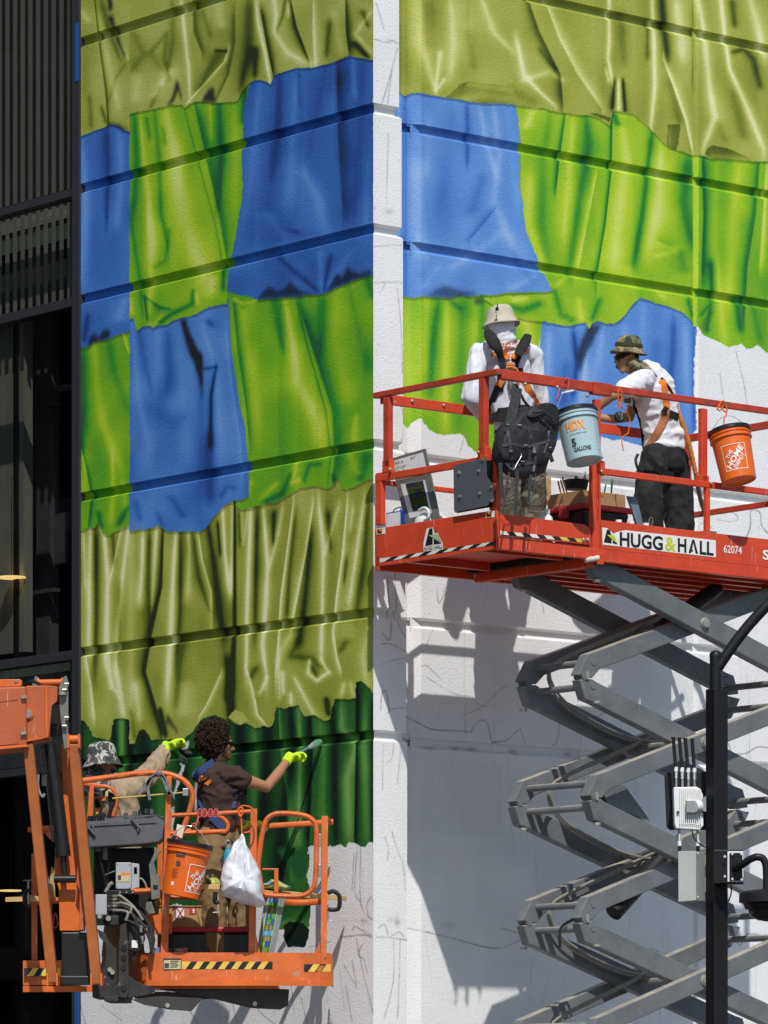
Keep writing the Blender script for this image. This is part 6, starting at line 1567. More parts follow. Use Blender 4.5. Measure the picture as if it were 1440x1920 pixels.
def onpack(x, y, off):
    e = Vector((0, 0, CAMZ)); d = (P(x, y, 32.0) - e).normalized()
    h, n_, i_, di = bvP.ray_cast(e, d)
    return (h if h is not None else LF.V(x, y, VPK - .1)) - d * off
M_ZIP = mat('grey_seam_tape', (.05, .05, .053, 1), .5, var=.3, vscale=50)
for pts, w in (([(950, 800), (956, 830), (960, 862), (966, 886)], .022), ([(940, 836), (960, 832), (985, 838), (1004, 834), (1024, 828)], .022), ([(944, 800), (962, 797), (984, 801), (1010, 806)], .026), ([(990, 800), (1000, 830), (1004, 860), (1000, 884)], .018), ([(1030, 800), (1028, 826), (1020, 850)], .014), ([(944, 868), (970, 872), (1000, 868)], .018), ([(1000, 772), (1016, 770), (1036, 782)], .012), ([(1004, 784), (1018, 792), (1034, 806)], .016)):
    Q = []
    for i in range(len(pts) - 1):
        for t in range(4): Q.append((pts[i][0] + (pts[i + 1][0] - pts[i][0]) * t / 4, pts[i][1] + (pts[i + 1][1] - pts[i][1]) * t / 4))
    Q.append(pts[-1])
    strap('seam_strap', [onpack(x, y, .005) for x, y in Q], w, M_ZIP, PK, .005)
for x, y in ((953, 798), (986, 837), (1002, 850), (958, 848)):
    mb = MB(); mb.box(onpack(x, y, .012), .03, .012, .024); mb.build('buckle', M_BUCK, PK, bevel=.004)
strap('white_label', [onpack(1018, 788, .008), onpack(1034, 800, .008)], .012, M_LABEL, PK, .003)
sk = strap('bungee', LS([(948, 868), (962, 880), (970, 868), (978, 852), (968, 845), (955, 850)], VPK - .14), .004, M_WIRE, PK) 
# ------------------------------------------------------------------ boom lift: basket, jib and boom end
M_BO = mat('orange_boom_paint', (.62, .135, .022, 1), .45, var=.12, vscale=5, wear=.66, wear_col=(.33, .24, .19, 1), wscale=11, dirt=.35, scratch=.5)
M_BOW = mat('scuffed_orange_rail', (.62, .135, .03, 1), .5, var=.15, vscale=7, wear=.595, wear_col=(.42, .24, .17, 1), wscale=13, dirt=.4, scratch=.6)
M_BOF = mat('faded_orange_boom', (.44, .105, .035, 1), .5, var=.18, vscale=3, wear=.68, wear_col=(.4, .3, .24, 1), wscale=8, dirt=.4, scratch=.6)
M_CYL = mat('black_cylinder', (.016, .015, .014, 1), .35, var=.2)
M_CAST = mat('dusty_dark_casting', (.032, .029, .026, 1), .7, var=.4, vscale=10, wear=.60, wear_col=(.22, .18, .13, 1), wscale=14, dirt=.3)
M_GBOX = mat('grey_console_plastic', (.095, .10, .11, 1), .55, var=.15, wear=.68, wear_col=(.30, .28, .26, 1), wscale=16)
M_JBOX = mat('light_grey_enclosure', (.38, .40, .42, 1), .4, var=.06)
M_LINK = mat('grey_link_plate', (.15, .15, .13, 1), .5, var=.25, wear=.66, wear_col=(.4, .33, .25, 1), wscale=12)
M_PLANK = mat('pine_plank', (.56, .36, .14, 1), .7, var=.2, vscale=3, stretch=(1, 8, 30))
M_BAG = mat('white_plastic_bag', (.62, .63, .66, 1), .4, var=.08, vscale=14, bump=.25, bscale=45)
M_TAPEW = mat('cream_tape', (.66, .58, .42, 1), .7)
M_STRIPG = mat('grey_mount_board', (.20, .22, .21, 1), .5)
M_LABY = mat('warning_label', (.52, .46, .27, 1), .6)
YF, YB = 33.3, 34.12
BOOM = empty('boom_lift', P(330, 1848, 33.7), 'orange boom lift with railed basket reaching up to the dark green painted cloth', 'boom lift')
def wbox(name, x0, x1, y0, y1, Ya, Yb, m, bevel=.004, parent=None, Yr=None):
    """box whose front face covers photo x0..x1, y0..y1 at depth Ya, running back to depth Yb"""
    a, b = P(x0, y1, Ya), P(x1, y0, Ya)
    mb = MB(); mb.hexa([(a.x, Ya, a.z), (b.x, Ya, a.z), (b.x, Yb, a.z), (a.x, Yb, a.z), (a.x, Ya, b.z), (b.x, Ya, b.z), (b.x, Yb, b.z), (a.x, Yb, b.z)])
    return mb.build(name, m, parent or BOOM, bevel=bevel)
def wbar(name, pts, w, m, d=None, parent=None, k=6, smooth_=True):
    """bent rail through photo points (x, y, Y), rounded square section"""
    Q = [P(*p) for p in pts]
    if len(Q) > 2: Q = smooth_path(Q, k)
    mb = MB(); mb.tube(Q, w / 2, 8); return mb.build(name, m, parent or BOOM, smooth=True)
def wprism(name, pts, Y, th, m, bevel=.003, parent=None):
    mb = MB(); mb.prism([P(x, y, Y) for x, y in pts], (0, th, 0)); return mb.build(name, m, parent or BOOM, bevel=bevel)
def wcyl(name, a, b, r, m, n=16, parent=None):
    mb = MB(); mb.tube([P(*a), P(*b)], r, n); return mb.build(name, m, parent or BOOM, smooth=True)
kf = FPX / YF
# floor and toe boards (rounded front corners)
def toe_ring(xs, y_top, y_bot, m, name, th=.012):
    """vertical sheet along a plan polyline [(x_px, Y)]"""
    Q = [(P(x, 1800, Y).x, Y) for x, Y in xs]
    z1, z0 = y_top, y_bot
    mb = MB(); n = len(Q)
    vs = []
    for (x, y) in Q: vs += [(x, y, z0), (x, y, z1), (x, y + th, z1), (x, y + th, z0)]
    fs = [(i * 4 + j, i * 4 + (j + 1) % 4, (i + 1) * 4 + (j + 1) % 4, (i + 1) * 4 + j) for i in range(n - 1) for j in range(4)] + [(0, 1, 2, 3), tuple((n - 1) * 4 + j for j in (3, 2, 1, 0))]
    mb.add(vs, fs); return mb.build(name, m, BOOM, fixn=True)
zt1, zt0 = P(0, 1786, YF).z, P(0, 1841, YF).z
toe_ring([(252, 33.55), (258, 33.42), (275, 33.32), (300, 33.3), (470, 33.28), (560, 33.32), (600, 33.36), (621, 33.42)], zt1, zt0, M_BOW, 'toe_board')
toe_ring([(250, 33.53), (257, 33.4), (275, 33.3), (300, 33.28), (470, 33.26), (560, 33.3), (600, 33.34), (622, 33.4)], zt0 + .012, zt0 - .03, M_BO, 'toe_lip', .03)
toe_ring([(43, 33.6), (80, 33.58), (115, 33.56), (172, 33.56)], P(0, 1801, 33.6).z, P(0, 1847, 33.6).z, M_BO, 'toe_board')
toe_ring([(43, 33.59), (80, 33.57), (115, 33.55), (173, 33.55)], P(0, 1849, 33.6).z, P(0, 1860, 33.6).z, M_BO, 'toe_lip', .04)
wbox('toe_board', 620.5, 623, 1794, 1847, 33.43, YB, M_BO)
wbox('toe_board', 43, 46, 1802, 1848, 33.61, YB, M_BO)
mb = MB(); mb.add([(P(45, 0, 33.6).x, 33.63, zt0 + .02), (P(255, 0, 33.6).x, 33.63, zt0 + .02), (P(262, 0, 33.4).x, 33.4, zt0 + .02), (P(300, 0, 33.3).x, 33.32, zt0 + .02), (P(600, 0, 33.4).x, 33.38, zt0 + .02), (P(620, 0, 33.4).x, 33.44, zt0 + .02), (P(620, 0, 33.4).x, YB, zt0 + .02), (P(45, 0, 33.6).x, YB, zt0 + .02)], [tuple(range(8))])
mb.build('floor', M_BO, BOOM)
def tape(name, x0, x1, y0, y1, n, Yfun, first=0):
    for k in range(n):
        a = x0 + (x1 - x0) * k / n; b = x0 + (x1 - x0) * (k + 1) / n; s_ = 5
        f = lambda x, y: P(x, y, Yfun(x))
        aa, bb = (a + s_ if k else a), (b + s_ if k < n - 1 else b)
        ba, bc = (a - s_ if k else a), (b - s_ if k < n - 1 else b)
        mb = MB(); mb.add([f(ba, y1), f(bc, y1), f(bb, y0), f(aa, y0)], [(0, 1, 2, 3)])
        mb.build(name, M_YEL if (k + first) % 2 == 0 else M_BSTR, BOOM, fixn=False)
ytoe = lambda x: float(np.interp(x, [252, 275, 300, 470, 560, 600, 621], [33.55, 33.32, 33.3, 33.28, 33.32, 33.36, 33.42])) - .003
tape('hazard_stripe', 341, 511, 1803, 1817, 14, ytoe)
tape('hazard_stripe', 570, 620, 1808, 1822, 4, ytoe, 1)
tape('hazard_stripe', 45, 113, 1815, 1830, 6, lambda x: 33.555, 1)
def blabel(name, x0, x1, y0, y1, Y, m, parent=None):
    mb = MB(); mb.add([P(x0, y1, Y), P(x1, y1, Y), P(x1, y0, Y), P(x0, y0, Y)], [(0, 1, 2, 3)]); return mb.build(name, m, parent or BOOM, fixn=False)
blabel('warning_label', 306.5, 340, 1797, 1818, 33.292, M_INK); blabel('warning_label', 307.5, 339, 1800, 1817, 33.29, M_LABY)
for k in range(4): blabel('label_line', 319, 335 - 3 * (k % 2), 1801.5 + 3.6 * k, 1803 + 3.6 * k, 33.288, M_INK)
blabel('label_pictogram', 308.5, 317, 1806, 1815, 33.288, M_GPRINT)
# posts and rails
wprism('post', [(312, 1455), (322, 1455), (315, 1788), (301, 1788)], YF + .02, .05, M_BOW)
wprism('post', [(470, 1516), (482, 1516), (479, 1790), (466, 1790)], YF, .05, M_BOW)
wprism('gusset', [(480, 1752), (488, 1787), (480, 1787)], YF + .01, .03, M_BOW)
wprism('post', [(603, 1530), (615, 1530), (612, 1796), (601, 1796)], YF + .08, .05, M_BOW)
wprism('gusset', [(600, 1765), (600, 1794), (586, 1794)], YF + .09, .03, M_BOW)
for x, Y in ((64, 33.65), (64, YB - .05), (300, YB - .04), (420, YB - .04), (607, YB - .05)):
    wbox('post', x - 5, x + 5, 1552 if x > 100 else 1600, 1800, Y, Y + .045, M_BO)
wbar('top_rail', [(322, 1529, YF + .03), (400, 1525.5, YF + .01), (476, 1521, YF + .02)], .034, M_BOW)
wbar('rail_bracket', [(405, 1527, YF + .02), (418, 1534, YF + .02), (427, 1545, YF + .02), (426, 1556, YF + .02), (418, 1560, YF + .02)], .034, M_BO)
wbar('lower_tube', [(318, 1563, YF + .04), (370, 1561, YF + .04), (420, 1559, YF + .03)], .04, M_BO)
wbar('gate_frame', [(492, 1672, YF + .03), (486, 1640, YF + .03), (484, 1620, YF + .03), (489, 1580, YF + .03), (496, 1546, YF + .03), (506, 1531, YF + .03), (525, 1525, YF + .03), (566, 1528, YF + .03), (585, 1537, YF + .03), (593, 1553, YF + .03), (593, 1600, YF + .03), (591, 1650, YF + .03), (583, 1670, YF + .03), (564, 1680, YF + .03), (530, 1680, YF + .03), (500, 1678, YF + .03), (492, 1672, YF + .03)], .04, M_BOW)
for y in (1575, 1632): wbox('hinge_plate', 597, 602, y - 12, y + 12, YF + .04, YF + .09, M_STEEL)
wbox('latch_bracket', 514, 522, 1631, 1674, YF + .02, YF + .05, M_BO); wbox('latch_bracket', 491, 522, 1628, 1631, YF + .02, YF + .05, M_BO)
wbar('back_rail', [(330, 1560, YB), (483, 1550, YB), (625, 1541, YB)], .045, M_BO)
wbar('side_rail', [(610, 1535, YF + .1), (617, 1541, YB)], .045, M_BOW)
wbar('mid_rail', [(483, 1681, YF + .05), (540, 1692, YB), (612, 1690, YB)], .05, M_BO); wbar('mid_rail', [(320, 1682, YB), (480, 1680, YB)], .05, M_BO)
wbar('mid_rail', [(48, 1692, 33.65), (112, 1688, 33.65), (200, 1686, 33.65)], .05, M_BO)
wbar('top_rail', [(52, 1556, 33.7), (100, 1552, 33.7), (180, 1549, 33.7)], .04, M_BOW)
wprism('corner_bracket', [(78, 1556), (100, 1552), (101, 1580), (92, 1572)], 33.72, .02, M_BOW)
wbar('lower_rail', [(246, 1672, YF + .06), (300, 1669, YF + .05)], .045, M_BO)
# console hoop
wbar('console_hoop', [(154, 1464, YF + .06), (210, 1457, YF + .06), (262, 1450, YF + .05), (305, 1450, YF + .05), (335, 1458, YF + .04), (353, 1472, YF + .03), (361, 1492, YF + .03), (357, 1515, YF + .03), (347, 1545, YF + .03), (335, 1578, YF + .04)], .046, M_BOW)
wbar('console_hoop', [(156, 1469, YF + .4), (180, 1473, YF + .4), (203, 1476, YF + .4), (216, 1487, YF + .4), (219, 1505, YF + .4), (211, 1532, YF + .4)], .034, M_BOW)
wprism('hoop_post', [(168, 1473), (176, 1473), (174, 1534), (163, 1534)], YF + .38, .03, M_BOW)
wprism('tape_wrap', [(332, 1545), (347, 1549), (341, 1573), (329, 1566)], YF - .0, .02, M_TAPEW)
wbox('rail_block', 342, 353, 1478, 1492, YF - .01, YF + .03, M_STEEL)
wcyl('yellow_rod', (211, 1497, YF + .1), (343, 1486, YF + .0), .006, mat('yellow_rod', (.55, .38, .10, 1), .5), 8)
wprism('switch_box', [(197, 1485), (205, 1479), (213, 1488), (213, 1512), (203, 1512), (198, 1500)], YF + .2, .05, M_LABY); wprism('switch_face', [(203, 1482), (213, 1488), (217, 1502), (214, 1514), (204, 1508), (202, 1496)], YF + .18, .018, M_BLACK)
wcyl('switch_boot', (209, 1512, YF + .2), (203, 1536, YF + .2), .016, M_BLACK)
# console
mb = MB()
q = [(164, 1545), (285, 1538), (297, 1538), (305, 1543), (307, 1550), (305, 1572), (297, 1579), (275, 1582), (166, 1589)]
mb.prism([P(x, y, YF - .03) for x, y in q], (0, .30, 0)); mb.build('console', M_GBOX, BOOM, bevel=.01)
mb = MB()
mb.add([P(163, 1545, YF - .04), P(286, 1538, YF - .04), P(300, 1540, YF - .03), P(308, 1548, YF), P(308, 1536, YF + .27), P(298, 1526, YF + .3), P(165, 1533, YF + .3)], [tuple(range(7))])
mb.prism([P(163, 1545, YF - .04), P(286, 1538, YF - .04), P(300, 1540, YF - .03), P(308, 1548, YF), P(306, 1530, YF + .28), P(165, 1533, YF + .28)], (0, 0, -.02)); mb.build('console_top', M_GBOX, BOOM)
for x, y in ((168, 1533), (176, 1533), (185, 1532), (192, 1532), (235, 1527), (252, 1524), (262, 1523), (275, 1519), (284, 1520)):
    wcyl('toggle', (x, y + 6, YF + .1), (x + 1, y - 3, YF + .1), .017, M_BLACK if x < 200 else M_GBOX, 10)
for x in (172, 256):
    wprism('clip', [(x, 1544), (x + 4, 1545), (x + 5, 1560), (x + 1, 1558)], YF - .055, .02, M_GBOX)
for x, y, h in ((260, 1535, 0), (176, 1548, 0)): wcyl('clip', (x - 14, y, YF - .05), (x + 2, y + 18, YF - .05), .012, M_GBOX, 8)
# dark back plate, junction box, moulded cover, cables below the console
wbox('back_plate', 176, 292, 1590, 1735, 33.56, 33.6, M_BLACK)
jb = wbox('control_enclosure', 217, 246, 1617, 1667, YF + .04, YF + .16, M_JBOX, .006)
blabel('warning_label', 219, 244, 1636, 1653, YF + .036, M_LABY); blabel('warning_label', 227, 244, 1636, 1640.5, YF + .034, M_STICK); blabel('label_pictogram', 221, 227, 1641, 1650, YF + .034, M_GPRINT)
for x, y in ((220, 1620), (243, 1620), (219.5, 1664), (243, 1664)): wcyl('screw', (x, y, YF + .035), (x, y, YF + .045), .005, M_STEEL, 8)
wbox('knockout', 250, 258, 1625, 1640, YF + .06, YF + .07, M_JBOX)
wprism('side_face', [(246.5, 1618), (261, 1620), (261, 1664), (246.5, 1667)], YF + .06, .08, M_JBOX)
wprism('moulded_cover', [(289, 1586), (302, 1597), (296, 1603), (289, 1618), (294, 1640), (300, 1640), (300, 1684), (284, 1687), (282, 1650), (279, 1622), (289, 1600)], YF + .0, .05, M_LINK)
wbox('cover_window', 287, 296, 1659, 1667, YF - .006, YF, M_BLACK)
wprism('lower_cover', [(274, 1692), (284, 1690), (289, 1705), (291, 1712), (279, 1714), (273, 1705)], YF + .0, .04, M_LINK)
wcyl('gland', (184, 1588, YF + .1), (185, 1597, YF + .1), .025, M_LINK); wcyl('gland', (197, 1588, YF + .1), (197, 1612, YF + .1), .024, M_LINK)
for pts, r, m in (([(185, 1597), (188, 1615), (193, 1632), (196, 1645), (199, 1660), (201, 1668)], .011, M_BLACK), ([(208, 1590), (205, 1610), (203, 1630), (202, 1650), (203, 1668)], .005, M_BLACK), ([(196, 1641), (206, 1637), (216, 1633)], .004, M_HOSE), ([(258, 1648), (266, 1648), (272, 1656), (275, 1664), (276, 1668)], .008, M_HOSE), ([(198, 1673), (205, 1660), (212, 1655)], .016, M_HOSE)):
    wbar('cable', [(x, y, YF + .08) for x, y in pts], r * 2, m)
wbox('bracket_bar', 200, 252, 1669, 1677, YF + .02, YF + .06, M_BLACK)
for x in (225, 237, 249): wcyl('bolt', (x, 1673, YF + .012), (x, 1673, YF + .025), .008, M_PIN, 8)
wbox('manual_case', 276, 322, 1713, 1751, YF + .12, YF + .2, M_BO)
wprism('case_flap', [(276, 1713), (300, 1713), (306, 1751), (298, 1751)], YF + .1, .015, M_BO)
# valve block and fan of hoses
wbox('valve_block', 179, 200, 1677, 1715, 33., 33.2, M_JBOX)
for k, (y0, xa, ya, xb, yb, xc, yc) in enumerate([(1681, 218, 1680, 250, 1700, 268, 1725), (1687, 225, 1690, 248, 1715, 262, 1740), (1694, 222, 1693, 246, 1700, 244, 1712), (1699, 226, 1700, 256, 1722, 276, 1740), (1707, 224, 1708, 240, 1712, 236, 1726)]):
    wcyl('fitting', (201, y0, 33.08), (212, y0 - .5, 33.06), .016, M_CAST, 8); wcyl('fitting', (212.5, y0 - .5, 33.06), (220, y0 - .2, 33.04), .012, M_PIN, 8)
    wbar('hydraulic_hose', [(220, y0, 33.04), (xa + 8, ya, 33.02), (xb, yb, 33.), (xc, yc, 33.)], .022, M_HOSE if k % 2 == 0 else M_CAST)
for pts in ([(246, 1700), (268, 1716), (278, 1733), (284, 1755)], [(225, 1722), (248, 1730), (268, 1740), (280, 1760), (284, 1785)], [(232, 1728), (250, 1742), (258, 1765), (250, 1800)]):
    wbar('hydraulic_hose', [(x, y, 33.15) for x, y in pts], .024, M_CAST)
# rotator: castings, motor, plates with holes
wprism('rotator_plate', [(182, 1742), (196, 1748), (206, 1768), (219, 1780), (219, 1845), (212, 1850), (192, 1845), (184, 1830), (195, 1815), (200, 1795), (198, 1770), (186, 1756)], 32.95, .03, M_CAST)
wprism('rotator_arm', [(226, 1735), (236, 1730), (240, 1770), (242, 1860), (236, 1871), (226, 1870), (222, 1860), (223, 1770)], 32.9, .035, M_CAST)
for y in (1777, 1796, 1814, 1853): wcyl('hole_rim', (232, y, 32.89), (232, y, 32.905), .022, M_BLACK, 14)
for x, y in ((187, 1718), (232, 1740), (211, 1823), (206, 1818)): wcyl('bolt', (x, y, 32.92), (x, y, 32.96), .018, M_PIN, 10)
wbox('rotator_bracket', 198, 222, 1716, 1735, 33., 33.2, M_CAST, .008); wcyl('pin', (203, 1722, 32.97), (203, 1722, 33.01), .02, M_PIN, 12)
wbox('motor', 240, 262, 1731, 1784, 33.1, 33.3, M_CAST, .02); blabel('motor_label', 247, 258, 1763, 1777, 33.095, M_WHITE)
wcyl('motor_flange', (251, 1728, 33.2), (251, 1736, 33.2), .055, M_CAST)
for x, y0, y1 in ((264, 1735, 1748), (266, 1755, 1770)): wcyl('fitting', (x, y0, 33.15), (x, y1, 33.15), .014, M_PIN, 8)
wbox('rotator_housing', 173, 240, 1846, 1871, 32.95, 33.6, M_CAST, .01); wbox('housing_lip', 195, 238, 1868, 1878, 32.94, 33.6, M_CAST, .01)
wprism('curved_guard', [(240, 1828), (252, 1838), (272, 1847), (290, 1852), (290, 1862), (240, 1872)], 33., .03, M_CAST)
wprism('curved_guard', [(276, 1728), (285, 1735), (291, 1760), (287, 1789), (280, 1789), (283, 1760)], 33.2, .05, M_CAST)
# support beams under the basket
wprism('support_beam', [(246, 1874), (300, 1868), (380, 1872), (358, 1896), (320, 1893), (270, 1884)], 33.2, .05, mat('dark_steel_beam', (.045, .042, .038, 1), .6, var=.2, dirt=.3))
M_BEAM = MATS['dark_steel_beam']
wprism('support_beam', [(289, 1848), (440, 1851), (542, 1855), (540, 1885), (525, 1893), (470, 1890), (380, 1868), (300, 1855)], 33.45, .05, M_BEAM)
wprism('support_beam', [(250, 1858), (400, 1862), (540, 1860), (540, 1868), (300, 1876), (252, 1872)], 33.65, .05, M_BEAM)
wcyl('bolt', (314, 1885, 33.18), (314, 1885, 33.22), .018, M_PIN, 12); wcyl('bolt', (478, 1882, 33.43), (478, 1882, 33.47), .018, M_PIN, 12)
wbox('floor_beam', 250, 520, 1846, 1853, 33.36, 34.1, M_BO)
# jib: two parallel links, cylinder between, inner box
def wbeam(name, top, bot, w0, w1, Y, d, m):
    (xa, ya), (xb, yb) = top, bot
    mb = MB()
    q = [(xa, ya), (xa + w0, ya), (xb + w1, yb), (xb, yb)]
    mb.prism([P(x, y, Y) for x, y in q], (0, d, 0)); return mb.build(name, m, BOOM, bevel=.01)
M_JIB = mat('shaded_orange_jib', (.36, .10, .022, 1), .5, var=.15, vscale=4, wear=.70, wear_col=(.3, .2, .13, 1), wscale=12, dirt=.4)  # boom orange made darker, so the colour carries the jib's shade
wbeam('jib_link', (42, 1392), (88, 1843), 20, 20, 32.65, .12, M_JIB)
wbeam('jib_link', (127, 1395), (171, 1846), 20, 20, 32.65, .12, M_JIB)
for x in (89, 107, 171, 190): wcyl('link_eye', (x - 1, 1840, 32.63), (x - 1, 1840, 32.79), .03, M_BO, 12) if False else wprism('link_ear', [(x - 2, 1825), (x + 1, 1825), (x + 2, 1848), (x - 2, 1848)], 32.63, .15, M_BO)
for s_ in (-1, 1): wprism('link_ear', [(138 + s_ * 10 - 1.5, 1376), (138 + s_ * 10 + 1.5, 1376), (138 + s_ * 10 + 2, 1402), (138 + s_ * 10 - 2, 1402)], 32.62, .16, M_BO)
wcyl('link_pin', (130, 1386, 32.68), (147, 1386, 32.68), .03, M_BO)
wcyl('jib_cylinder', (94, 1395, 32.8), (118, 1590, 32.8), .052, M_CYL, 20); wcyl('cylinder_cap', (116.5, 1588, 32.8), (118.5, 1606, 32.8), .058, M_CYL, 20)
wcyl('cylinder_rod', (118.5, 1606, 32.8), (121, 1642, 32.8), .022, M_CYL, 14); wcyl('cross_pin', (101, 1648, 32.8), (142, 1648, 32.8), .03, M_CYL, 16)
wprism('jib_box', [(114, 1395), (131, 1395), (156, 1600), (157, 1745), (112, 1745), (110, 1665), (101, 1640), (103, 1605), (121, 1600)], 32.9, .16, M_BO)
wprism('jib_box_side', [(147, 1600), (152, 1580), (157, 1660), (158, 1744), (148, 1744), (150, 1670), (143, 1655)], 32.76, .14, M_BOF)
wbox('jib_shoe', 115, 166, 1748, 1842, 32.82, 33.05, M_CYL, .008)
wbox('jib_shoe_lip', 113, 168, 1830, 1846, 32.78, 33.06, M_CYL, .006)
wcyl('cylinder_pipe', (88, 1475, 32.72), (99, 1575, 32.72), .008, M_BLACK, 8)
wbar('cylinder_pipe', [(80, 1400, 32.7), (76, 1420, 32.7), (80, 1440, 32.7), (84, 1475, 32.72)], .02, M_BLACK)
wbox('valve', 78, 88, 1452, 1474, 32.7, 32.78, M_CAST); wbar('fitting_hose', [(72, 1452, 32.7), (71, 1470, 32.7), (74, 1486, 32.7), (80, 1494, 32.7), (84, 1488, 32.7)], .022, M_HOSE)
# boom end
wprism('boom_outer', [(-420, 1300), (49, 1287), (50, 1397), (-420, 1440)], 32.6, .40, M_BOF, .012)
wprism('boom_flange', [(-420, 1436), (50, 1396), (53, 1400), (-420, 1446)], 32.58, .44, M_BO)
wprism('boom_panel', [(-5, 1296), (33, 1293), (33, 1312), (-5, 1317)], 32.595, .006, M_BOF, .001)
wprism('boom_panel', [(-5, 1396 - 18), (34, 1382), (34, 1394), (-5, 1398)], 32.595, .006, M_BOF, .001)
wprism('boom_inner', [(48, 1286), (88, 1285), (86, 1381), (50, 1389)], 32.65, .32, M_BOF, .008)
wprism('boom_collar', [(85.5, 1285), (89, 1285), (90, 1382), (85, 1383)], 32.63, .36, M_BO, .003)
wprism('boom_flange', [(49, 1388), (90, 1380), (91, 1382.5), (49, 1391)], 32.63, .36, M_BO, .003)
wprism('boom_head', [(88, 1285), (108, 1287), (107, 1315), (97, 1323), (92, 1380), (89, 1380)], 32.66, .03, M_BOF, .003)
wprism('boom_head', [(88, 1285), (108, 1287), (107, 1315), (97, 1323), (92, 1380), (89, 1380)], 32.94, .03, M_BOF, .003)
wprism('top_guide', [(-420, 1283), (36, 1273), (41, 1276), (40, 1287), (-420, 1299)], 32.68, .10, M_BO, .004)
wcyl('guide_bolt', (30, 1276.5, 32.67), (30, 1276.5, 32.7), .014, M_STEEL, 12)
wcyl('head_pin', (72, 1280, 32.8), (118, 1279, 32.8), .024, M_BO); wcyl('head_pin_collar', (70, 1280, 32.8), (74, 1280, 32.8), .034, M_BO); wcyl('head_pin_collar', (115, 1279, 32.8), (118, 1279, 32.8), .034, M_BO)
wprism('link_plate', [(110, 1288), (120, 1268), (125, 1267), (128, 1280), (128, 1340), (127, 1403), (120, 1404), (116, 1370), (112, 1330)], 32.63, .03, M_LINK, .004)
wprism('link_plate', [(60, 1284), (66, 1267), (72, 1270), (72, 1290), (64, 1300)], 32.98, .03, M_LINK, .004)
for y0, y1 in ((1282, 1294), (1345, 1362)):
    wcyl('adjuster_bolt', (124 - (4 if y0 > 1300 else 0), y0, 32.6), (123 - (4 if y0 > 1300 else 0), y1, 32.6), .012, M_PIN, 8)
    wcyl('adjuster_nut', (121, y0, 32.6), (129, y0, 32.6), .012, M_PIN, 8); wcyl('adjuster_nut', (117, y1 - 1, 32.6), (125, y1 - 1, 32.6), .014, M_PIN, 8)
wcyl('adjuster_nut', (117, 1298, 32.6), (117, 1303, 32.6), .03, M_PIN, 12)
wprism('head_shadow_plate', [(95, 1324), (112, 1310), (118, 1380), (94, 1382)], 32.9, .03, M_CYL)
wcyl('port_ring', (52, 1338, 32.63), (52, 1338, 32.66), .045, M_BO, 18); wcyl('port_plug', (51.5, 1338, 32.62), (51.5, 1338, 32.65), .032, M_STEEL, 16)
for x, y in ((43, 1307), (47, 1306.5), (42, 1375), (47, 1374)): wcyl('wear_pad_bolt', (x, y, 32.57), (x, y, 32.6), .013, M_PIN, 10); wcyl('wear_pad_stud', (x, y + 2, 32.585), (x, y + 9, 32.59), .004, M_STEEL, 6)
for k in range(3): wbar('hydraulic_hose', [(44 + 2 * k, 1289, 32.85), (52 + 2 * k, 1280 - k, 32.8), (64, 1279 - k, 32.75), (74, 1284 - k, 32.75), (80, 1289, 32.75)], .02, M_BLACK)
# the rest of the machine stands out of the picture, below left
a = P(-380, 1370, 32.8); b = Vector((-8.6, 32.3, 2.3))
mb = MB(); mb.bar(a, b, .34, .44); mb.build('boom_base', M_BOF, BOOM, bevel=.01)
mb = MB(); mb.box((-8.6, 32.3, 1.75), 1.4, 1.5, 1.2); mb.build('turret', M_BO, BOOM, bevel=.05)
mb = MB(); mb.box((-8.6, 32.3, .8), 2.4, 1.9, .5); mb.build('chassis', M_CYL, BOOM, bevel=.04)
for sx in (-1, 1):
    for sy in (-1, 1):
        mb = MB(); mb.disc((-8.6 + sx * .95, 32.3 + sy * 1.05, .45), (0, 1, 0), .45, .34, 26); mb.build('wheel', M_BLACK, BOOM, smooth=True)
# ---------- loose things on the basket
def plank(xs, label):
    t = empty('plank', P(xs[0][0], xs[0][1], YF + .05), label, 'plank', 'pine planks on the basket rails')
    mb = MB()
    mb.hexa([P(*q) for q in xs[:4]] + [P(*q) + Vector((0, 0, .035)) for q in xs[:4]])
    mb.build('board', M_PLANK, t, bevel=.002)
plank([(330, 1667, YF - .10), (412, 1667, YF - .10), (412, 1665, YF + .1), (330, 1665, YF + .1)], 'pine plank end resting by the orange bucket')
plank([(480, 1677, YF + .0), (640, 1688, YF + .66), (650, 1689, YF + .8), (480, 1674, YF + .2)], 'long pine plank clamped along the mid rail under the rags')
plank([(10, 1691, 33.45), (72, 1690, 33.45), (100, 1687, 33.65), (48, 1687, 33.65)], 'short pine plank sticking out past the jib')
def cclamp(pts, sx, sy0, sy1, Y, label, hx=8):
    t = empty('c_clamp', P(pts[0][0], pts[0][1], Y), label, 'clamp', 'clamps on the planks')
    mb = MB(); mb.tube(smooth_path([P(x, y, Y) for x, y in pts], 4), .017, 8); mb.build('frame', M_BLACK, t, smooth=True)
    mb = MB(); mb.tube([P(sx, sy0, Y), P(sx, sy1, Y)], .008, 8); mb.build('screw', M_STEEL, t, smooth=True)
    mb = MB(); mb.tube([P(sx - hx, sy1 - 1, Y), P(sx + hx, sy1 - 2, Y)], .004, 6); mb.build('handle', M_STEEL, t, smooth=True)
cclamp([(614, 1675), (624, 1671), (635, 1678), (637, 1692), (634, 1704), (622, 1706), (615, 1704)], 615, 1696, 1728, YF + .3, 'black clamp gripping the plank end past the right post')
cclamp([(404, 1672), (403, 1684), (404, 1692), (411, 1691)], 409, 1678, 1712, YF - .08, 'black clamp with a steel screw under the bucket plank', 10)
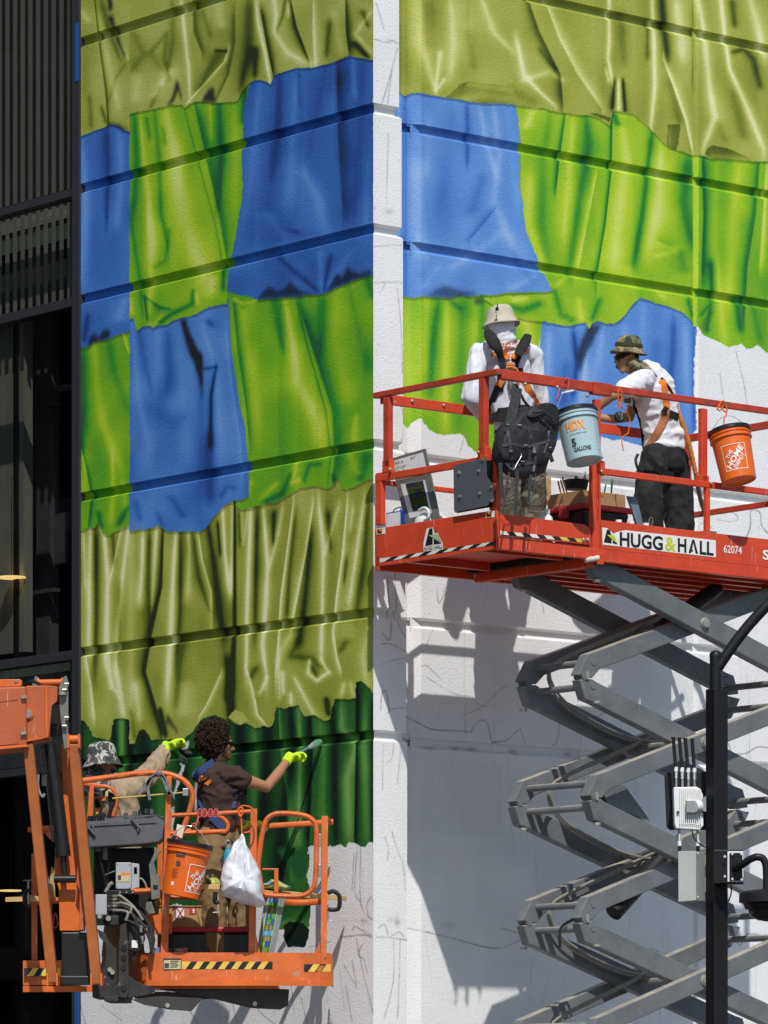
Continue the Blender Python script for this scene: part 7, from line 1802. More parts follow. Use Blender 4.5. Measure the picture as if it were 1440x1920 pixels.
cclamp([(57, 1668), (48, 1674), (46, 1684), (50, 1698), (58, 1698)], 53, 1700, 1652, 33.42, 'upturned clamp on the short plank by the jib', 9)
# orange bucket on the basket, its bail tied with cord
OB2, om2, oh2 = bucket(357, 1579, 338, 1681, YF - .22, .168, -.02, M_ORG, 'orange bucket with white print hanging in front of the basket', 'buckets hung on the lifts', P(357, 1551, YF - .05))
depot_logo(OB2, om2(.22, oh2 * .10), .215)
subdiv_decal('safety_print', 0, 0, .075, .035, om2(-.52, oh2 * .70), M_GPRINT, OB2, 4)
lettering('lettering', 'WARNING', om2(-.50, oh2 * .735), .05, .012, M_ORG, OB2)
mb = MB(); f_ = om2(-.47, oh2 * .52)
mb.add([f_(.024 + .022 * math.cos(a), .022 + .022 * math.sin(a)) for a in [i * math.pi / 8 for i in range(16)]] + [f_(.024 + .017 * math.cos(a), .022 + .017 * math.sin(a)) for a in [i * math.pi / 8 for i in range(16)]], [(i, (i + 1) % 16, 16 + (i + 1) % 16, 16 + i) for i in range(16)]); mb.build('pictogram_ring', M_GPRINT, OB2, fixn=False)
subdiv_decal('pictogram', .012, .006, .034, .036, f_, M_GPRINT, OB2, 3)
for k in range(9): subdiv_decal('text_line', 0, 0, .058 - .012 * (k % 3), .0025, om2(-.58, oh2 * (.47 - .021 * k)), M_GPRINT, OB2, 3)
subdiv_decal('price_sticker', 0, 0, .026, .028, om2(-.56, oh2 * .17), M_LABEL, OB2, 2)
knot = empty('tie_cord', P(362, 1545, YF - .02), 'red and white cord wound round the rail above the bucket', 'cord')
mb = MB()
for x in (373, 382, 393, 403):
    mb.tube(smooth_path([P(x - 2, 1531, YF - .02), P(x - 1, 1519, YF - .03), P(x + 4, 1518, YF - .02), P(x + 5, 1530, YF - .03), P(x - 2, 1531, YF - .02)], 4), .006, 6)
mb.tube(smooth_path([P(372, 1530, YF - .03), P(370, 1540, YF - .05), P(366, 1544, YF - .05), P(360, 1546, YF - .06), P(365, 1550, YF - .05), P(372, 1540, YF - .05)], 4), .007, 6)
mb.build('cord', M_RROPE, knot, smooth=True)
mb = MB(); mb.tube(smooth_path([P(331, 1556, YF - .01), P(328, 1566, YF - .03), P(334, 1568, YF - .03), P(330, 1574, YF - .03)], 4), .006, 6); mb.build('cord', M_RROPE, knot, smooth=True)
# white bag tied with orange cord
bag = empty('plastic_bag', P(455, 1700, YF - .12), 'stuffed white plastic bag hanging from the basket rail', 'bag')
ol = [(454, 1563), (458, 1570), (466, 1592), (476, 1610), (487, 1630), (489, 1655), (495, 1685), (494, 1695), (483, 1701), (466, 1697), (446, 1692), (428, 1682), (414, 1675), (414, 1655), (420, 1620), (431, 1596), (444, 1575)]
pts = smooth_path([P(x, y, YF - .14) for x, y in ol], 7, closed=True)
n = len(pts); c = P(457, 1650, YF - .14); c0 = P(455, 1560, YF - .14)
mb = MB(); K = 16; vs = []
for i in range(-K, K + 1):
    t = i / K; s_ = math.sqrt(max(0, 1 - abs(t) ** 2.2))
    for j, p in enumerate(pts):
        h_ = max(0.0, min(1.0, (1690 - proj(p)[1]) / 130))
        q = c + (p - c) * (.12 + .88 * s_)
        d = .26 * t * (1 - .75 * h_)
        wx = (q.x - c.x); wz = (q.z - c0.z)
        rid = 1 - abs(2 * ((wx / max(.12, -wz * .9 + .05) * 3.2 + .5 * mnoise.noise(q * 4)) % 1) - 1)
        cr = abs(mnoise.noise(Vector((q.x * 8 + 2, q.z * 8, t)))) + .5 * abs(mnoise.noise(Vector((q.x * 17, q.z * 15 + 4, t))))
        fold = .026 * rid * h_ + .055 * cr
        vs.append(q + Vector((.014 * mnoise.noise(q * 14), d - (fold if t < 0 else -fold), .01 * mnoise.noise(q * 11))))
fs = [(i * n + j, i * n + (j + 1) % n, (i + 1) * n + (j + 1) % n, (i + 1) * n + j) for i in range(2 * K) for j in range(n)] + [tuple(range(n)), tuple(2 * K * n + j for j in range(n))]
mb.add(vs, fs); mb.build('bag_body', M_BAG, bag, smooth=True)
mb = MB(); mb.tube(smooth_path([P(x, y, YF - .10) for x, y in [(454, 1566), (453, 1550), (452, 1535), (449, 1522), (452, 1512), (460, 1511), (470, 1514), (477, 1525), (478, 1540), (474, 1553), (466, 1560), (457, 1561)]], 5), .006, 7); mb.tube(smooth_path([P(x, y, YF - .11) for x, y in [(449, 1530), (447, 1518), (453, 1514), (456, 1522), (451, 1532)]], 5), .007, 7)
cd2 = empty('tie_cord', P(460, 1530, YF - .1), 'orange cord looped over the basket rail and tied to the white bag', 'cord', 'orange cords on the rails'); mb.build('cord', M_ROPE, cd2, smooth=True)
# grey strap tied round the console hoop
gs = empty('grey_strap', P(298, 1450, YF), 'grey cloth strap knotted round the console hoop', 'strap')
for pts in ([(297, 1451), (285, 1456), (278, 1466), (278, 1482), (281, 1500)], [(298, 1452), (282, 1462), (270, 1478), (259, 1491)], [(300, 1452), (307, 1462), (312, 1478), (319, 1490)], [(301, 1450), (308, 1458), (315, 1470), (321, 1488), (314, 1486)]):
    strap('strap', [P(x, y, YF - .03) for x, y in pts], .022, mat('grey_cloth', (.16, .16, .165, 1), .9, var=.3, vscale=40) if 'grey_cloth' not in MATS else MATS['grey_cloth'], gs, .01)
mb = MB(); mb.ball(P(298, 1450, YF - .035), .028, .02, .026, n=10); mb.build('knot', MATS['grey_cloth'], gs, smooth=True)
# colour strip board leaning in the basket
cs = empty('colour_strip', P(500, 1785, YF + .1), 'grey board with a strip of coloured cloth samples leaning in the basket', 'board')
wprism('board', [(497, 1680), (536, 1680), (514, 1788), (481, 1788)], YF + .12, .012, M_STRIPG, .001, parent=cs)
def sq(s_, t_): return ((505 + 19 * s_) * (1 - t_) + (487 + 17 * s_) * t_, 1682 + 104 * t_)
wprism('strip_edge', [sq(-.12, 0), sq(0, 0), sq(0, 1), sq(-.12, 1)], YF + .112, .004, M_PGREEN, 0, parent=cs); wprism('strip_edge', [sq(1, 0), sq(1.08, 0), sq(1.08, 1), sq(1, 1)], YF + .112, .004, M_PGREEN, 0, parent=cs)
rowc = ['BTBTB', 'GDGDG', 'OOoOO', 'BGBGG', 'BGGBB', 'OoOoO', 'TtTTt', 'OoooO', 'GgBBB', 'OGoGO']
cc = {'B': (.03, .08, .35), 'T': (.08, .3, .42), 't': (.16, .42, .5), 'G': (.10, .32, .02), 'g': (.25, .45, .03), 'D': (.02, .12, .03), 'O': (.12, .12, .03), 'o': (.25, .24, .08)}
CM = {k: mat('sample_' + k, v + (1,), .6, var=.25, vscale=60) for k, v in cc.items()}
for j, row in enumerate(rowc):
    for i, ch in enumerate(row):
        a, b, c_, d = i / 5 + .01, (i + 1) / 5 - .01, j / 10 + .004, (j + 1) / 10 - .004
        wprism('cloth_sample', [sq(a, c_), sq(b, c_), sq(b, d), sq(a, d)], YF + .114 - .002 * ((i + j) % 2), .004, CM[ch], 0, parent=cs)
# boxes, tote, tin in the basket
cb = empty('cardboard_box', P(345, 1738, 33.8), 'cardboard box with red printed labels standing on the tote in the basket', 'box')
wbox('carton', 292, 400, 1700, 1739, 33.7, 34., M_CARD, .003, parent=cb)
wbox('carton_flap', 293, 399, 1698, 1700, 33.69, 34., M_CARD, .001, parent=cb)
def cbl(x0, x1, y0, y1, m, Y=33.696): return blabel('box_label', x0, x1, y0, y1, Y, m, cb)
M_REDP = mat('red_print', (.45, .03, .05, 1), .6)
cbl(329, 347, 1701, 1724, M_REDP); cbl(330.5, 345.5, 1702.5, 1722.5, M_LABEL, 33.694)
for q in ([(330.5, 1702.5), (333, 1702.5), (345.5, 1722.5), (343, 1722.5)], [(343, 1702.5), (345.5, 1702.5), (333, 1722.5), (330.5, 1722.5)]):
    mb = MB(); mb.add([P(x, y, 33.692) for x, y in q], [(0, 1, 2, 3)]); mb.build('box_label', M_REDP, cb, fixn=False)
cbl(355, 367, 1701, 1714, M_REDP)
mb = MB(); mb.add([P(x, y, 33.693) for x, y in [(363, 1703), (366, 1707), (364.3, 1707), (364.3, 1712), (361.7, 1712), (361.7, 1707), (360, 1707)]], [tuple(range(7))]); mb.build('box_label', M_WHITE, cb, fixn=False)
t2 = empty('storage_tote', P(395, 1788, 33.8), 'black tote with bright red lid behind the tan trousers in the basket', 'tote')
wbox('body', 312, 466, 1748, 1810, 33.68, 34.06, M_TOTE, .02, parent=t2)
wbox('lid', 305, 473, 1738, 1748, 33.64, 34.1, mat('bright_red_plastic', (.38, .015, .03, 1), .4, dirt=.2), .012, parent=t2)
pc_ = P(334, 1800, 33.5)
t3 = empty('paint_tin', P(334, 1812, 33.5), 'steel paint tin on the basket floor behind the warning label', 'tin', 'steel paint tins')
zz0 = zt0 + .02; hh_ = P(334, 1778, 33.5).z - zz0
mb = MB(); mb.lathe([(.001, 0), (.082, 0), (.082, hh_ - .01), (.085, hh_), (.076, hh_), (.07, hh_ - .012), (.001, hh_ - .012)], Vector((pc_.x, 33.5, zz0)), (0, 0, 1), 30); mb.build('body', M_TIN, t3, smooth=True)
t4 = empty('cup', P(297, 1800, 33.45), 'small blue plastic cup on the basket floor beside the paint tin', 'cup')
pc_ = P(297, 1800, 33.45); mb = MB(); mb.lathe([(.001, 0), (.028, 0), (.034, P(297, 1777, 33.45).z - zz0), (.03, P(297, 1777, 33.45).z - zz0), (.025, .01)], Vector((pc_.x, 33.45, zz0)), (0, 0, 1), 20); mb.build('body', mat('pale_blue_plastic', (.2, .27, .42, 1), .4), t4, smooth=True)
# rags
def rag(ol, Y, m1, label):
    t = empty('rag', P(ol[0][0], ol[0][1], Y), label, 'rag', 'paint rags on the plank')
    pts = smooth_path([P(x, y, Y) for x, y in ol], 4, closed=True); n = len(pts); c = sum(pts, Vector()) / n
    mb = MB(); vs = []
    for i in range(-4, 5):
        s_ = math.sqrt(1 - (i / 4.3) ** 2)
        for p in pts:
            q = c + (p - c) * s_ + Vector((0, .09 * i / 4, 0)); vs.append(q + Vector((0, 0, .02 * mnoise.noise(q * 20))) + Vector((0, .02 * mnoise.noise(q * 15), 0)))
    mb.add(vs, [(i * n + j, i * n + (j + 1) % n, (i + 1) * n + (j + 1) % n, (i + 1) * n + j) for i in range(8) for j in range(n)] + [tuple(range(n)), tuple(8 * n + j for j in range(n))])
    mb.build('cloth', m1, t, smooth=True)
M_RAG = mat('paint_stained_rag', (.36, .42, .12, 1), .9, var=.3, vscale=20, wear=.57, wear_col=(.08, .2, .5, 1), wscale=9)
rag([(493, 1660), (500, 1654), (512, 1650), (522, 1652), (535, 1658), (545, 1664), (541, 1669), (525, 1670), (508, 1667), (494, 1668)], YF + .2, M_RAG, 'yellow green and blue stained rag lying on the long plank')
rag([(388, 1650), (396, 1646), (405, 1648), (413, 1655), (412, 1660), (396, 1660), (388, 1656)], YF + .1, M_RAG, 'small green stained rag on the plank beside the bucket')
# brushes upright in the basket behind the jib, red cord loop
for x0, y0, x1, y1, m, lab in ((97, 1690, 98, 1626, M_WOOD, 'pale wooden brush standing upright behind the left jib link'), (89, 1690, 88, 1634, M_BLUEBOARD, 'dark green brush standing next to the pale one behind the jib')):
    t = empty('paint_brush', P(x0, y0, 33.68), lab, 'brush', 'brushes behind the jib')
    mb = MB(); mb.tube([P(x0, y0, 33.68), P((x0 + x1) / 2, (y0 + y1) / 2, 33.68), P(x1, y1, 33.68)], [.03, .022, .007], 8, flat=(1, .35, (0, 1, 0))); mb.build('handle', m, t, smooth=True)
rc = empty('red_cord', P(103, 1700, 33.6), 'thin red cord loop hanging behind the jib links', 'cord')
mb = MB(); mb.tube(smooth_path([P(x, y, 33.6) for x, y in [(98, 1695), (96, 1708), (100, 1722), (104, 1712), (107, 1722), (108, 1734), (103, 1740), (99, 1734), (101, 1722)]], 5), .004, 6); mb.build('cord', M_RROPE, rc, smooth=True)
# ------------------------------------------------------------------ people
from mathutils.bvhtree import BVHTree
M_SKIN = mat('tan_skin', (.36, .175, .095, 1), .5, var=.10, vscale=20, spec=.4)
M_SKIN2 = mat('light_tan_skin', (.42, .22, .13, 1), .5, var=.08, vscale=20, spec=.4)
M_WSHIRT = mat('white_shirt_cloth', (.66, .67, .71, 1), .85, var=.04, bump=.15, bscale=120)
M_TEE = mat('white_tee_cloth', (.68, .68, .70, 1), .88, var=.04, bump=.15, bscale=120)
M_BROWN = mat('brown_tee_cloth', (.048, .027, .021, 1), .9, var=.15, vscale=30, bump=.2, bscale=200)
M_TAN = mat('tan_work_shirt', (.34, .26, .17, 1), .85, var=.08, bump=.2, bscale=160)
M_KHAKI = mat('khaki_work_trousers', (.20, .13, .058, 1), .9, var=.12, vscale=8, bump=.2, bscale=160)
M_BLKP = mat('black_work_trousers', (.017, .017, .018, 1), .85, var=.3, vscale=10, bump=.2, bscale=160, wear=.76, wear_col=(.3, .3, .3, 1), wscale=22)
M_HATB = mat('beige_hat_cloth', (.47, .42, .33, 1), .9, var=.1, vscale=16, dirt=.15, bump=.2, bscale=150)
M_HARN = mat('orange_harness_web', (.72, .20, .03, 1), .75, var=.15, vscale=30)
M_HARB = mat('black_harness_pad', (.015, .015, .016, 1), .8, var=.3, vscale=30)
M_HBLUE = mat('navy_harness_web', (.02, .045, .13, 1), .75, var=.2, vscale=30)
M_GLOVE = mat('hi_vis_glove', (.52, .78, .02, 1), .7, var=.08, vscale=30)
M_GLVP = mat('dark_glove_palm', (.03, .035, .035, 1), .7)
M_LENS = mat('black_lens', (.006, .006, .008, 1), .12)
M_HAIR = mat('dark_curly_hair', (.030, .016, .009, 1), .85, var=.5, vscale=60, spec=.2)
M_SHOE = mat('dark_boot', (.03, .025, .02, 1), .7)
M_OPRINT = mat('orange_shirt_print', (.80, .22, .03, 1), .7)
def camo(name, cols, scale, stretch=None, rough=.9):
    m = bpy.data.materials.new(name); m.use_nodes = True
    nt = m.node_tree; N = nt.nodes; L = nt.links
    b = N['Principled BSDF']; b.inputs['Roughness'].default_value = rough
    g = N.new('ShaderNodeNewGeometry'); src = g.outputs['Position']
    if stretch:
        mp = N.new('ShaderNodeMapping'); mp.inputs['Scale'].default_value = stretch; L.new(src, mp.inputs[0]); src = mp.outputs[0]
    t = N.new('ShaderNodeTexNoise'); t.inputs['Scale'].default_value = scale; t.inputs['Detail'].default_value = 3.5; t.inputs['Roughness'].default_value = .55; t.inputs['Distortion'].default_value = .6
    L.new(src, t.inputs['Vector'])
    r = N.new('ShaderNodeValToRGB'); r.color_ramp.interpolation = 'CONSTANT'
    e = r.color_ramp.elements
    e[0].position = 0; e[0].color = cols[0] + (1,)
    e[1].position = cols and .40; e[1].color = cols[1] + (1,)
    for k, p in zip(range(2, len(cols)), (.48, .55, .62)):
        q = e.new(p); q.color = cols[k] + (1,)
    L.new(t.outputs['Fac'], r.inputs[0]); L.new(r.outputs[0], b.inputs['Base Color'])
    bp = N.new('ShaderNodeBump'); bp.inputs['Strength'].default_value = .25; bp.inputs['Distance'].default_value = .01
    n2 = N.new('ShaderNodeTexNoise'); n2.inputs['Scale'].default_value = 60; L.new(g.outputs['Position'], n2.inputs['Vector']); L.new(n2.outputs['Fac'], bp.inputs['Height']); L.new(bp.outputs[0], b.inputs['Normal'])
    return m
M_CAMP = camo('brown_camo_trousers', [(.035, .028, .02), (.10, .085, .06), (.06, .05, .035), (.17, .15, .11), (.22, .20, .16)], 5, (1, 1, 2.2))
M_CAMH = camo('green_camo_hat', [(.035, .03, .02), (.10, .12, .05), (.22, .13, .05), (.30, .27, .17), (.07, .09, .04)], 12)
M_CAMG = camo('grey_camo_hat', [(.025, .025, .026), (.07, .072, .075), (.035, .045, .04), (.42, .40, .36), (.09, .10, .08)], 13)

def remesh(mb, voxel=.012, it=4, wr=0.0, ws=9.0, stretch=(1, 1, 1), seed=0):
    """overlapping closed shapes -> one continuous skin, with optional cloth wrinkles"""
    me = bpy.data.meshes.new('tmp'); me.from_pydata([tuple(v) for v in mb.v], [], mb.f)
    bm = bmesh.new(); bm.from_mesh(me); bmesh.ops.recalc_face_normals(bm, faces=bm.faces[:]); bm.to_mesh(me); bm.free()
    ob = bpy.data.objects.new('tmp', me); COL.objects.link(ob)
    r = ob.modifiers.new('r', 'REMESH'); r.mode = 'VOXEL'; r.voxel_size = voxel; r.adaptivity = 0
    s = ob.modifiers.new('s', 'SMOOTH'); s.factor = .5; s.iterations = it
    dg = bpy.context.evaluated_depsgraph_get()
    m2 = bpy.data.meshes.new_from_object(ob.evaluated_get(dg))
    out = MB()
    sd = Vector((seed * 3.1, seed * 1.7, seed))
    vs = []
    for v in m2.vertices:
        p = v.co.copy()
        if wr:
            q = Vector((p.x * stretch[0], p.y * stretch[1], p.z * stretch[2])) * ws + sd
            n = 1 - 2 * abs(mnoise.noise(q)) + .6 * (1 - 2 * abs(mnoise.noise(q * 2.1)))
            p = p + v.normal * (wr * (n - .55))
        vs.append(p)
    out.add(vs, [tuple(f.vertices) for f in m2.polygons])
    bpy.data.objects.remove(ob); bpy.data.meshes.remove(me); bpy.data.meshes.remove(m2)
    return out
def bvh_of(mb): return BVHTree.FromPolygons([tuple(v) for v in mb.v], mb.f)
EYE = Vector((0, 0, CAMZ))
def hit(bvh, px, py, off=.006, Yd=33.0):
    d = (P(px, py, Yd) - EYE).normalized()
    h, n, i, dist = bvh.ray_cast(EYE, d)
    if h is None:
        h, n, i, dist = bvh.find_nearest(P(px, py, Yd))
        if h is None: return P(px, py, Yd)
    return h - d * off
def limb(mb, pts, rs, n=14, flat=None):
    Q = [Vector(p) for p in pts]
    mb.tube(Q, rs, n, flat=flat)
    for p, r in ((Q[0], rs[0]), (Q[-1], rs[-1])):
        if flat:
            pass
        else: mb.ball(p, r * .99, n=12)
    return mb
def finger(mb, base, d, bend, ln, r):
    """three joints bending towards `bend`"""
    p = Vector(base); dd = Vector(d).normalized(); b = Vector(bend).normalized()
    pts = [p]
    for k, f in enumerate((.45, .32, .23)):
        a = (.25, .95, 1.0)[k]
        dd = (dd * math.cos(a) + b * math.sin(a)).normalized(); nb = (b - dd * b.dot(dd))
        b = nb.normalized() if nb.length > 1e-3 else b
        p = p + dd * ln * f; pts.append(p)
    mb.tube(pts, [r, r * .96, r * .9, r * .8], 8); mb.ball(pts[-1], r * .8, n=8)
def hand(mb, wrist, d, palm, s=1.0):
    """palm, four curled fingers and a thumb; d towards the fingers, palm = palm normal"""
    w = Vector(wrist); d = Vector(d).normalized(); pn = Vector(palm); pn = (pn - d * pn.dot(d)).normalized(); x = d.cross(pn)
    mb.tube([w - d * .02, w + d * .03, w + d * .085 * s], [.030 * s, .041 * s, .043 * s], 12, flat=(1, .55, pn))
    mb.ball(w + d * .08 * s, .042 * s, .042 * s, .024 * s, n=10, ax=(x, d, pn))
    for k, (o, l) in enumerate(((-.030, .070), (-.010, .080), (.011, .075), (.030, .058))):
        finger(mb, w + d * .088 * s + x * o * s, d, pn, l * s, .0105 * s)
    finger(mb, w + d * .03 * s - x * .036 * s, (d * .7 - x * .7 + pn * .3), (pn + x * .6), .062 * s, .0125 * s)
def head(mb, c, f, u, r=.1):
    """skull, jaw, nose, brow, chin, lips, ears; f = where the face looks"""
    f = Vector(f).normalized(); u = Vector(u); u = (u - f * u.dot(f)).normalized(); s = f.cross(u)
    c = Vector(c)
    mb.ball(c + u * .02 - f * .012, .077, .098, .105, n=18, ax=(s, f, u))
    mb.ball(c + f * .028 - u * .055, .056, .066, .075, n=14, ax=(s, f, u))
    mb.ball(c + f * .066 - u * .108, .030, .026, .024, n=10, ax=(s, f, u))
    mb.tube([c + f * .088 + u * .012, c + f * .108 - u * .022, c + f * .112 - u * .036], [.010, .013, .015], 8); mb.ball(c + f * .110 - u * .036, .017, .014, .012, n=8, ax=(s, f, u))
    mb.ball(c + f * .082 + u * .022, .058, .014, .012, n=10, ax=(s, f, u))
    mb.ball(c + f * .088 - u * .064, .024, .011, .0075, n=8, ax=(s, f, u)); mb.ball(c + f * .086 - u * .077, .022, .011, .008, n=8, ax=(s, f, u))
    for k in (-1, 1):
        mb.ball(c + s * .078 * k - u * .012 - f * .012, .013, .021, .032, n=10, ax=(s, f, u)); mb.ball(c + f * .062 - u * .022 + s * .04 * k, .024, .022, .026, n=8, ax=(s, f, u))
    return c, f, u, s
def shades(c, f, u, s, parent):
    mb = MB(); n = 15; vs = []
    for i in range(n):
        a = math.radians(-78 + 156 * i / (n - 1))
        hgt = .020 if abs(a) < 1.0 else .011
        if abs(a) < .1: hgt = .010
        r = .098
        d = f * math.cos(a) * 1.04 + s * math.sin(a) * .92
        for du, rr in ((-hgt, r), (hgt * .8, r + .004), (hgt * .8, r + .008), (-hgt, r + .004)): vs.append(c + d * rr + u * (du + .004))
    mb.add(vs, [(i * 4 + j, i * 4 + (j + 1) % 4, (i + 1) * 4 + (j + 1) % 4, (i + 1) * 4 + j) for i in range(n - 1) for j in range(4)] + [(0, 1, 2, 3), tuple((n - 1) * 4 + j for j in (3, 2, 1, 0))])
    for k in (-1, 1): mb.tube([c + f * .03 + s * k * .092 + u * .006, c - f * .02 + s * k * .086 + u * .008], .004, 6)
    return mb.build('sunglasses', M_LENS, parent)
def bucket_hat(c, u, rc, hc, rb, drop, m, parent, tilt_f=None, band=None):
    mb = MB(); u = Vector(u).normalized()
    prof = [(.001, hc), (rc * .4, hc * .985), (rc * .7, hc * .89), (rc * .88, hc * .66), (rc * .97, hc * .32), (rc, 0), (rc * 1.1, -drop * .3), (rb * .9, -drop * .85), (rb, -drop), (rb * .99, -drop - .006), (rb * .88, -drop * .8), (rc * .98, -.012), (rc * .9, hc * .6), (.001, hc * .9)]
    mb.lathe(prof, c, u, 34)
    for v in mb.v:
        q = v * 7
        v += Vector((mnoise.noise(q), mnoise.noise(q + Vector((5, 5, 5))), mnoise.noise(q + Vector((9, 1, 2))) * 1.3)) * .011
    return mb.build('hat', m, parent, smooth=True)
def webbing(name, bvh, pts, w, m, parent, off=.008, th=.005, Yd=33.0, k=5):
    Q = []
    for i in range(len(pts) - 1):
        for t in range(k):
            t /= k
            Q.append((pts[i][0] * (1 - t) + pts[i + 1][0] * t, pts[i][1] * (1 - t) + pts[i + 1][1] * t))
    Q.append(pts[-1])
    W = [hit(bvh, x, y, off, Yd) for x, y in Q]
    for _ in range(2):
        W = [W[0]] + [(W[i - 1] + W[i] * 2 + W[i + 1]) / 4 for i in range(1, len(W) - 1)] + [W[-1]]
    return strap(name, W, w, m, parent, th)
def on_shirt(name, body, bvh, p0, p1, hpx, m, parent, bold=0.0, shear=0.3, off=.004, Yd=33.0, spacing=1.0):
    vs, fs = text_polys(body, bold, shear, spacing)
    x0, x1 = min(v.x for v in vs), max(v.x for v in vs); y0, y1 = min(v.y for v in vs), max(v.y for v in vs)
    mb = MB()
    mb.add([hit(bvh, p0[0] + (p1[0] - p0[0]) * (v.x - x0) / (x1 - x0), p0[1] + (p1[1] - p0[1]) * (v.x - x0) / (x1 - x0) - hpx * (v.y - y0) / (y1 - y0), off, Yd) for v in vs], fs)
    return mb.build(name, m, parent, fixn=False)
def shape_on(name, bvh, pts, m, parent, off=.004, Yd=33.0):
    mb = MB(); mb.add([hit(bvh, x, y, off, Yd) for x, y in pts], [tuple(range(len(pts)))]); return mb.build(name, m, parent, fixn=False)
def shoes(parent, feet, d, m=M_SHOE):
    d = Vector(d).normalized()
    for p in feet:
        mb = MB(); p = Vector(p)
        mb.tube([p + Vector((0, 0, .05)) - d * .06, p + Vector((0, 0, .055)), p + d * .10 + Vector((0, 0, .04)), p + d * .18 + Vector((0, 0, .03))], [.05, .055, .048, .03], 12); 
        r = remesh(mb, .012, 2)
        for v in r.v: v.z = max(v.z, p.z + .002)
        r.build('shoe', m, parent, smooth=True)

# ---- worker seen from behind: white hooded shirt, beige hat
def A(px, py, v): return LF.V(px, py, v)
va = 1.14
zA = zdeck
ya = A(960, 800, va)
WA = empty('person', Vector((ya.x, ya.y, zA)), 'person seen from behind in white long sleeved hooded shirt and beige bucket hat', 'person', 'painters at work')
fac = Vector((-.15, 1, 0))
body = MB()
hc, hf, hu, hs = head(body, A(939, 606, va - .02), fac + Vector((-.1, 0, -.25)), (-.10, 0.2, 1))
limb(body, [A(941, 650, va), A(940, 620, va)], [.062, .058])
def foot(px, v): u, _ = fz(px, 950, v); return LF.pt(u, v, zA)
fl, fr_ = foot(955, va - .05), foot(1003, va + .02)
def legs(mb, hipL, hipR, kneeL, kneeR, fL, fR, r=(.085, .06, .042)):
    for h, k, f in ((hipL, kneeL, fL), (hipR, kneeR, fR)):
        limb(mb, [h, (Vector(h) + Vector(k)) / 2, k, (Vector(k) * .55 + Vector(f) * .45), Vector(f) + Vector((0, 0, .09))], [r[0], r[0] * .88, r[1], r[1] * .92, r[2]])
        mb.tube([Vector(f) + Vector((0, 0, .07)), Vector(f) + Vector((0, .12, .03))], [.04, .028], 10)
body.tube([A(966, 845, va), A(964, 800, va), A(955, 730, va), A(948, 665, va), A(945, 648, va)], [.15, .135, .17, .16, .07], 16, flat=(1, .62, fac))
hipL, hipR = A(950, 850, va), A(994, 850, va)
kL, kR = A(952, 925, va - .03), A(1000, 925, va + .02)
legs(body, hipL, hipR, kL, kR, fl, fr_)
armL = [A(899, 660, va), A(890, 705, va - .03), A(884, 742, va - .02), A(904, 778, va + .22)]
armR = [A(998, 662, va), A(1008, 715, va - .02), A(1013, 752, va), A(1020, 775, va + .24)]
for a_ in (armL, armR):
    limb(body, a_, [.055, .05, .045, .032])
    hand(body, a_[-1], a_[-1] - a_[-2], (0, 0, -1))
remesh(body, .011, 3).build('body', M_SKIN2, WA, smooth=True)
tr = MB()
tr.tube([A(966, 865, va), A(966, 835, va), A(965, 806, va)], [.165, .168, .158], 16, flat=(1, .68, fac)); tr.ball(A(967, 855, va), .16, .11, .10, n=14)
for h, k, f in ((hipL, kL, fl), (hipR, kR, fr_)): limb(tr, [h, (h + k) / 2, k, f + Vector((0, 0, .06))], [.105, .108, .10, .10])
remesh(tr, .012, 3, .012, 8, (1, 1, .7), 1).build('trousers', M_CAMP, WA, smooth=True)
sh = MB()
sh.tube([A(966, 822, va), A(965, 800, va), A(957, 735, va), A(949, 690, va), A(947, 664, va), A(945, 648, va)], [.165, .155, .185, .19, .16, .09], 20, flat=(1, .66, fac)); sh.ball(A(966, 800, va), .155, .11, .09, n=14)
limb(sh, [A(897, 664, va), A(948, 655, va), A(1000, 666, va)], [.075, .095, .075])
limb(sh, [A(945, 655, va - .01), A(941, 628, va - .02), A(939, 612, va - .01)], [.10, .098, .092])
sh.ball(A(939, 606, va - .02), .098, .108, .115, n=16)
for k_, (yy_, tl_) in enumerate(((612, .5), (620, .2), (628, .55), (636, .1), (644, .4), (650, -.1))):
    cN = A(940 + k_, yy_ + 4, va - .015); ring = []
    for a_ in range(13):
        t_ = a_ / 12 * 2 * math.pi
        ring.append(cN + Vector((math.cos(t_) * .104, math.sin(t_) * .104, math.cos(t_) * .055 * tl_ * 2 - .01 * math.sin(t_ * 2))))
    sh.tube(ring, .0085, 6)
limb(sh, armL, [.07, .068, .078, .05]); limb(sh, [armL[1], A(887, 746, va - .05)], [.062, .066]); limb(sh, armR, [.07, .066, .066, .048])
shm = remesh(sh, .010, 3, .011, 8, (1.4, 1.4, .4), 2); shm.build('shirt', M_WSHIRT, WA, smooth=True)
bvA = bvh_of(shm); YA = ya.y
bucket_hat(A(938, 597, va - .02), (-.14, .05, 1), .113, .105, .152, .055, M_HATB, WA)
mb = MB(); mb.ball(A(932, 579, va - .15), .014, .012, .018, n=8); mb.tube([A(932, 577, va - .15), A(933, 571, va - .13)], .004, 6); mb.tube([A(930, 582, va - .15), A(929, 586, va - .16), A(932, 586, va - .16)], .003, 6); mb.build('hat_toggle', M_BLACK, WA)
on_shirt('shirt_print', 'Opera', bvA, (915, 660), (978, 654), 20, M_OPRINT, WA, .01, .3, Yd=YA)
shape_on('shirt_print', bvA, [(921, 662), (935, 657), (952, 654), (970, 655), (985, 653), (992, 656), (992, 663), (985, 665), (965, 663), (945, 664), (928, 667), (919, 669)], M_OPRINT, WA, Yd=YA)
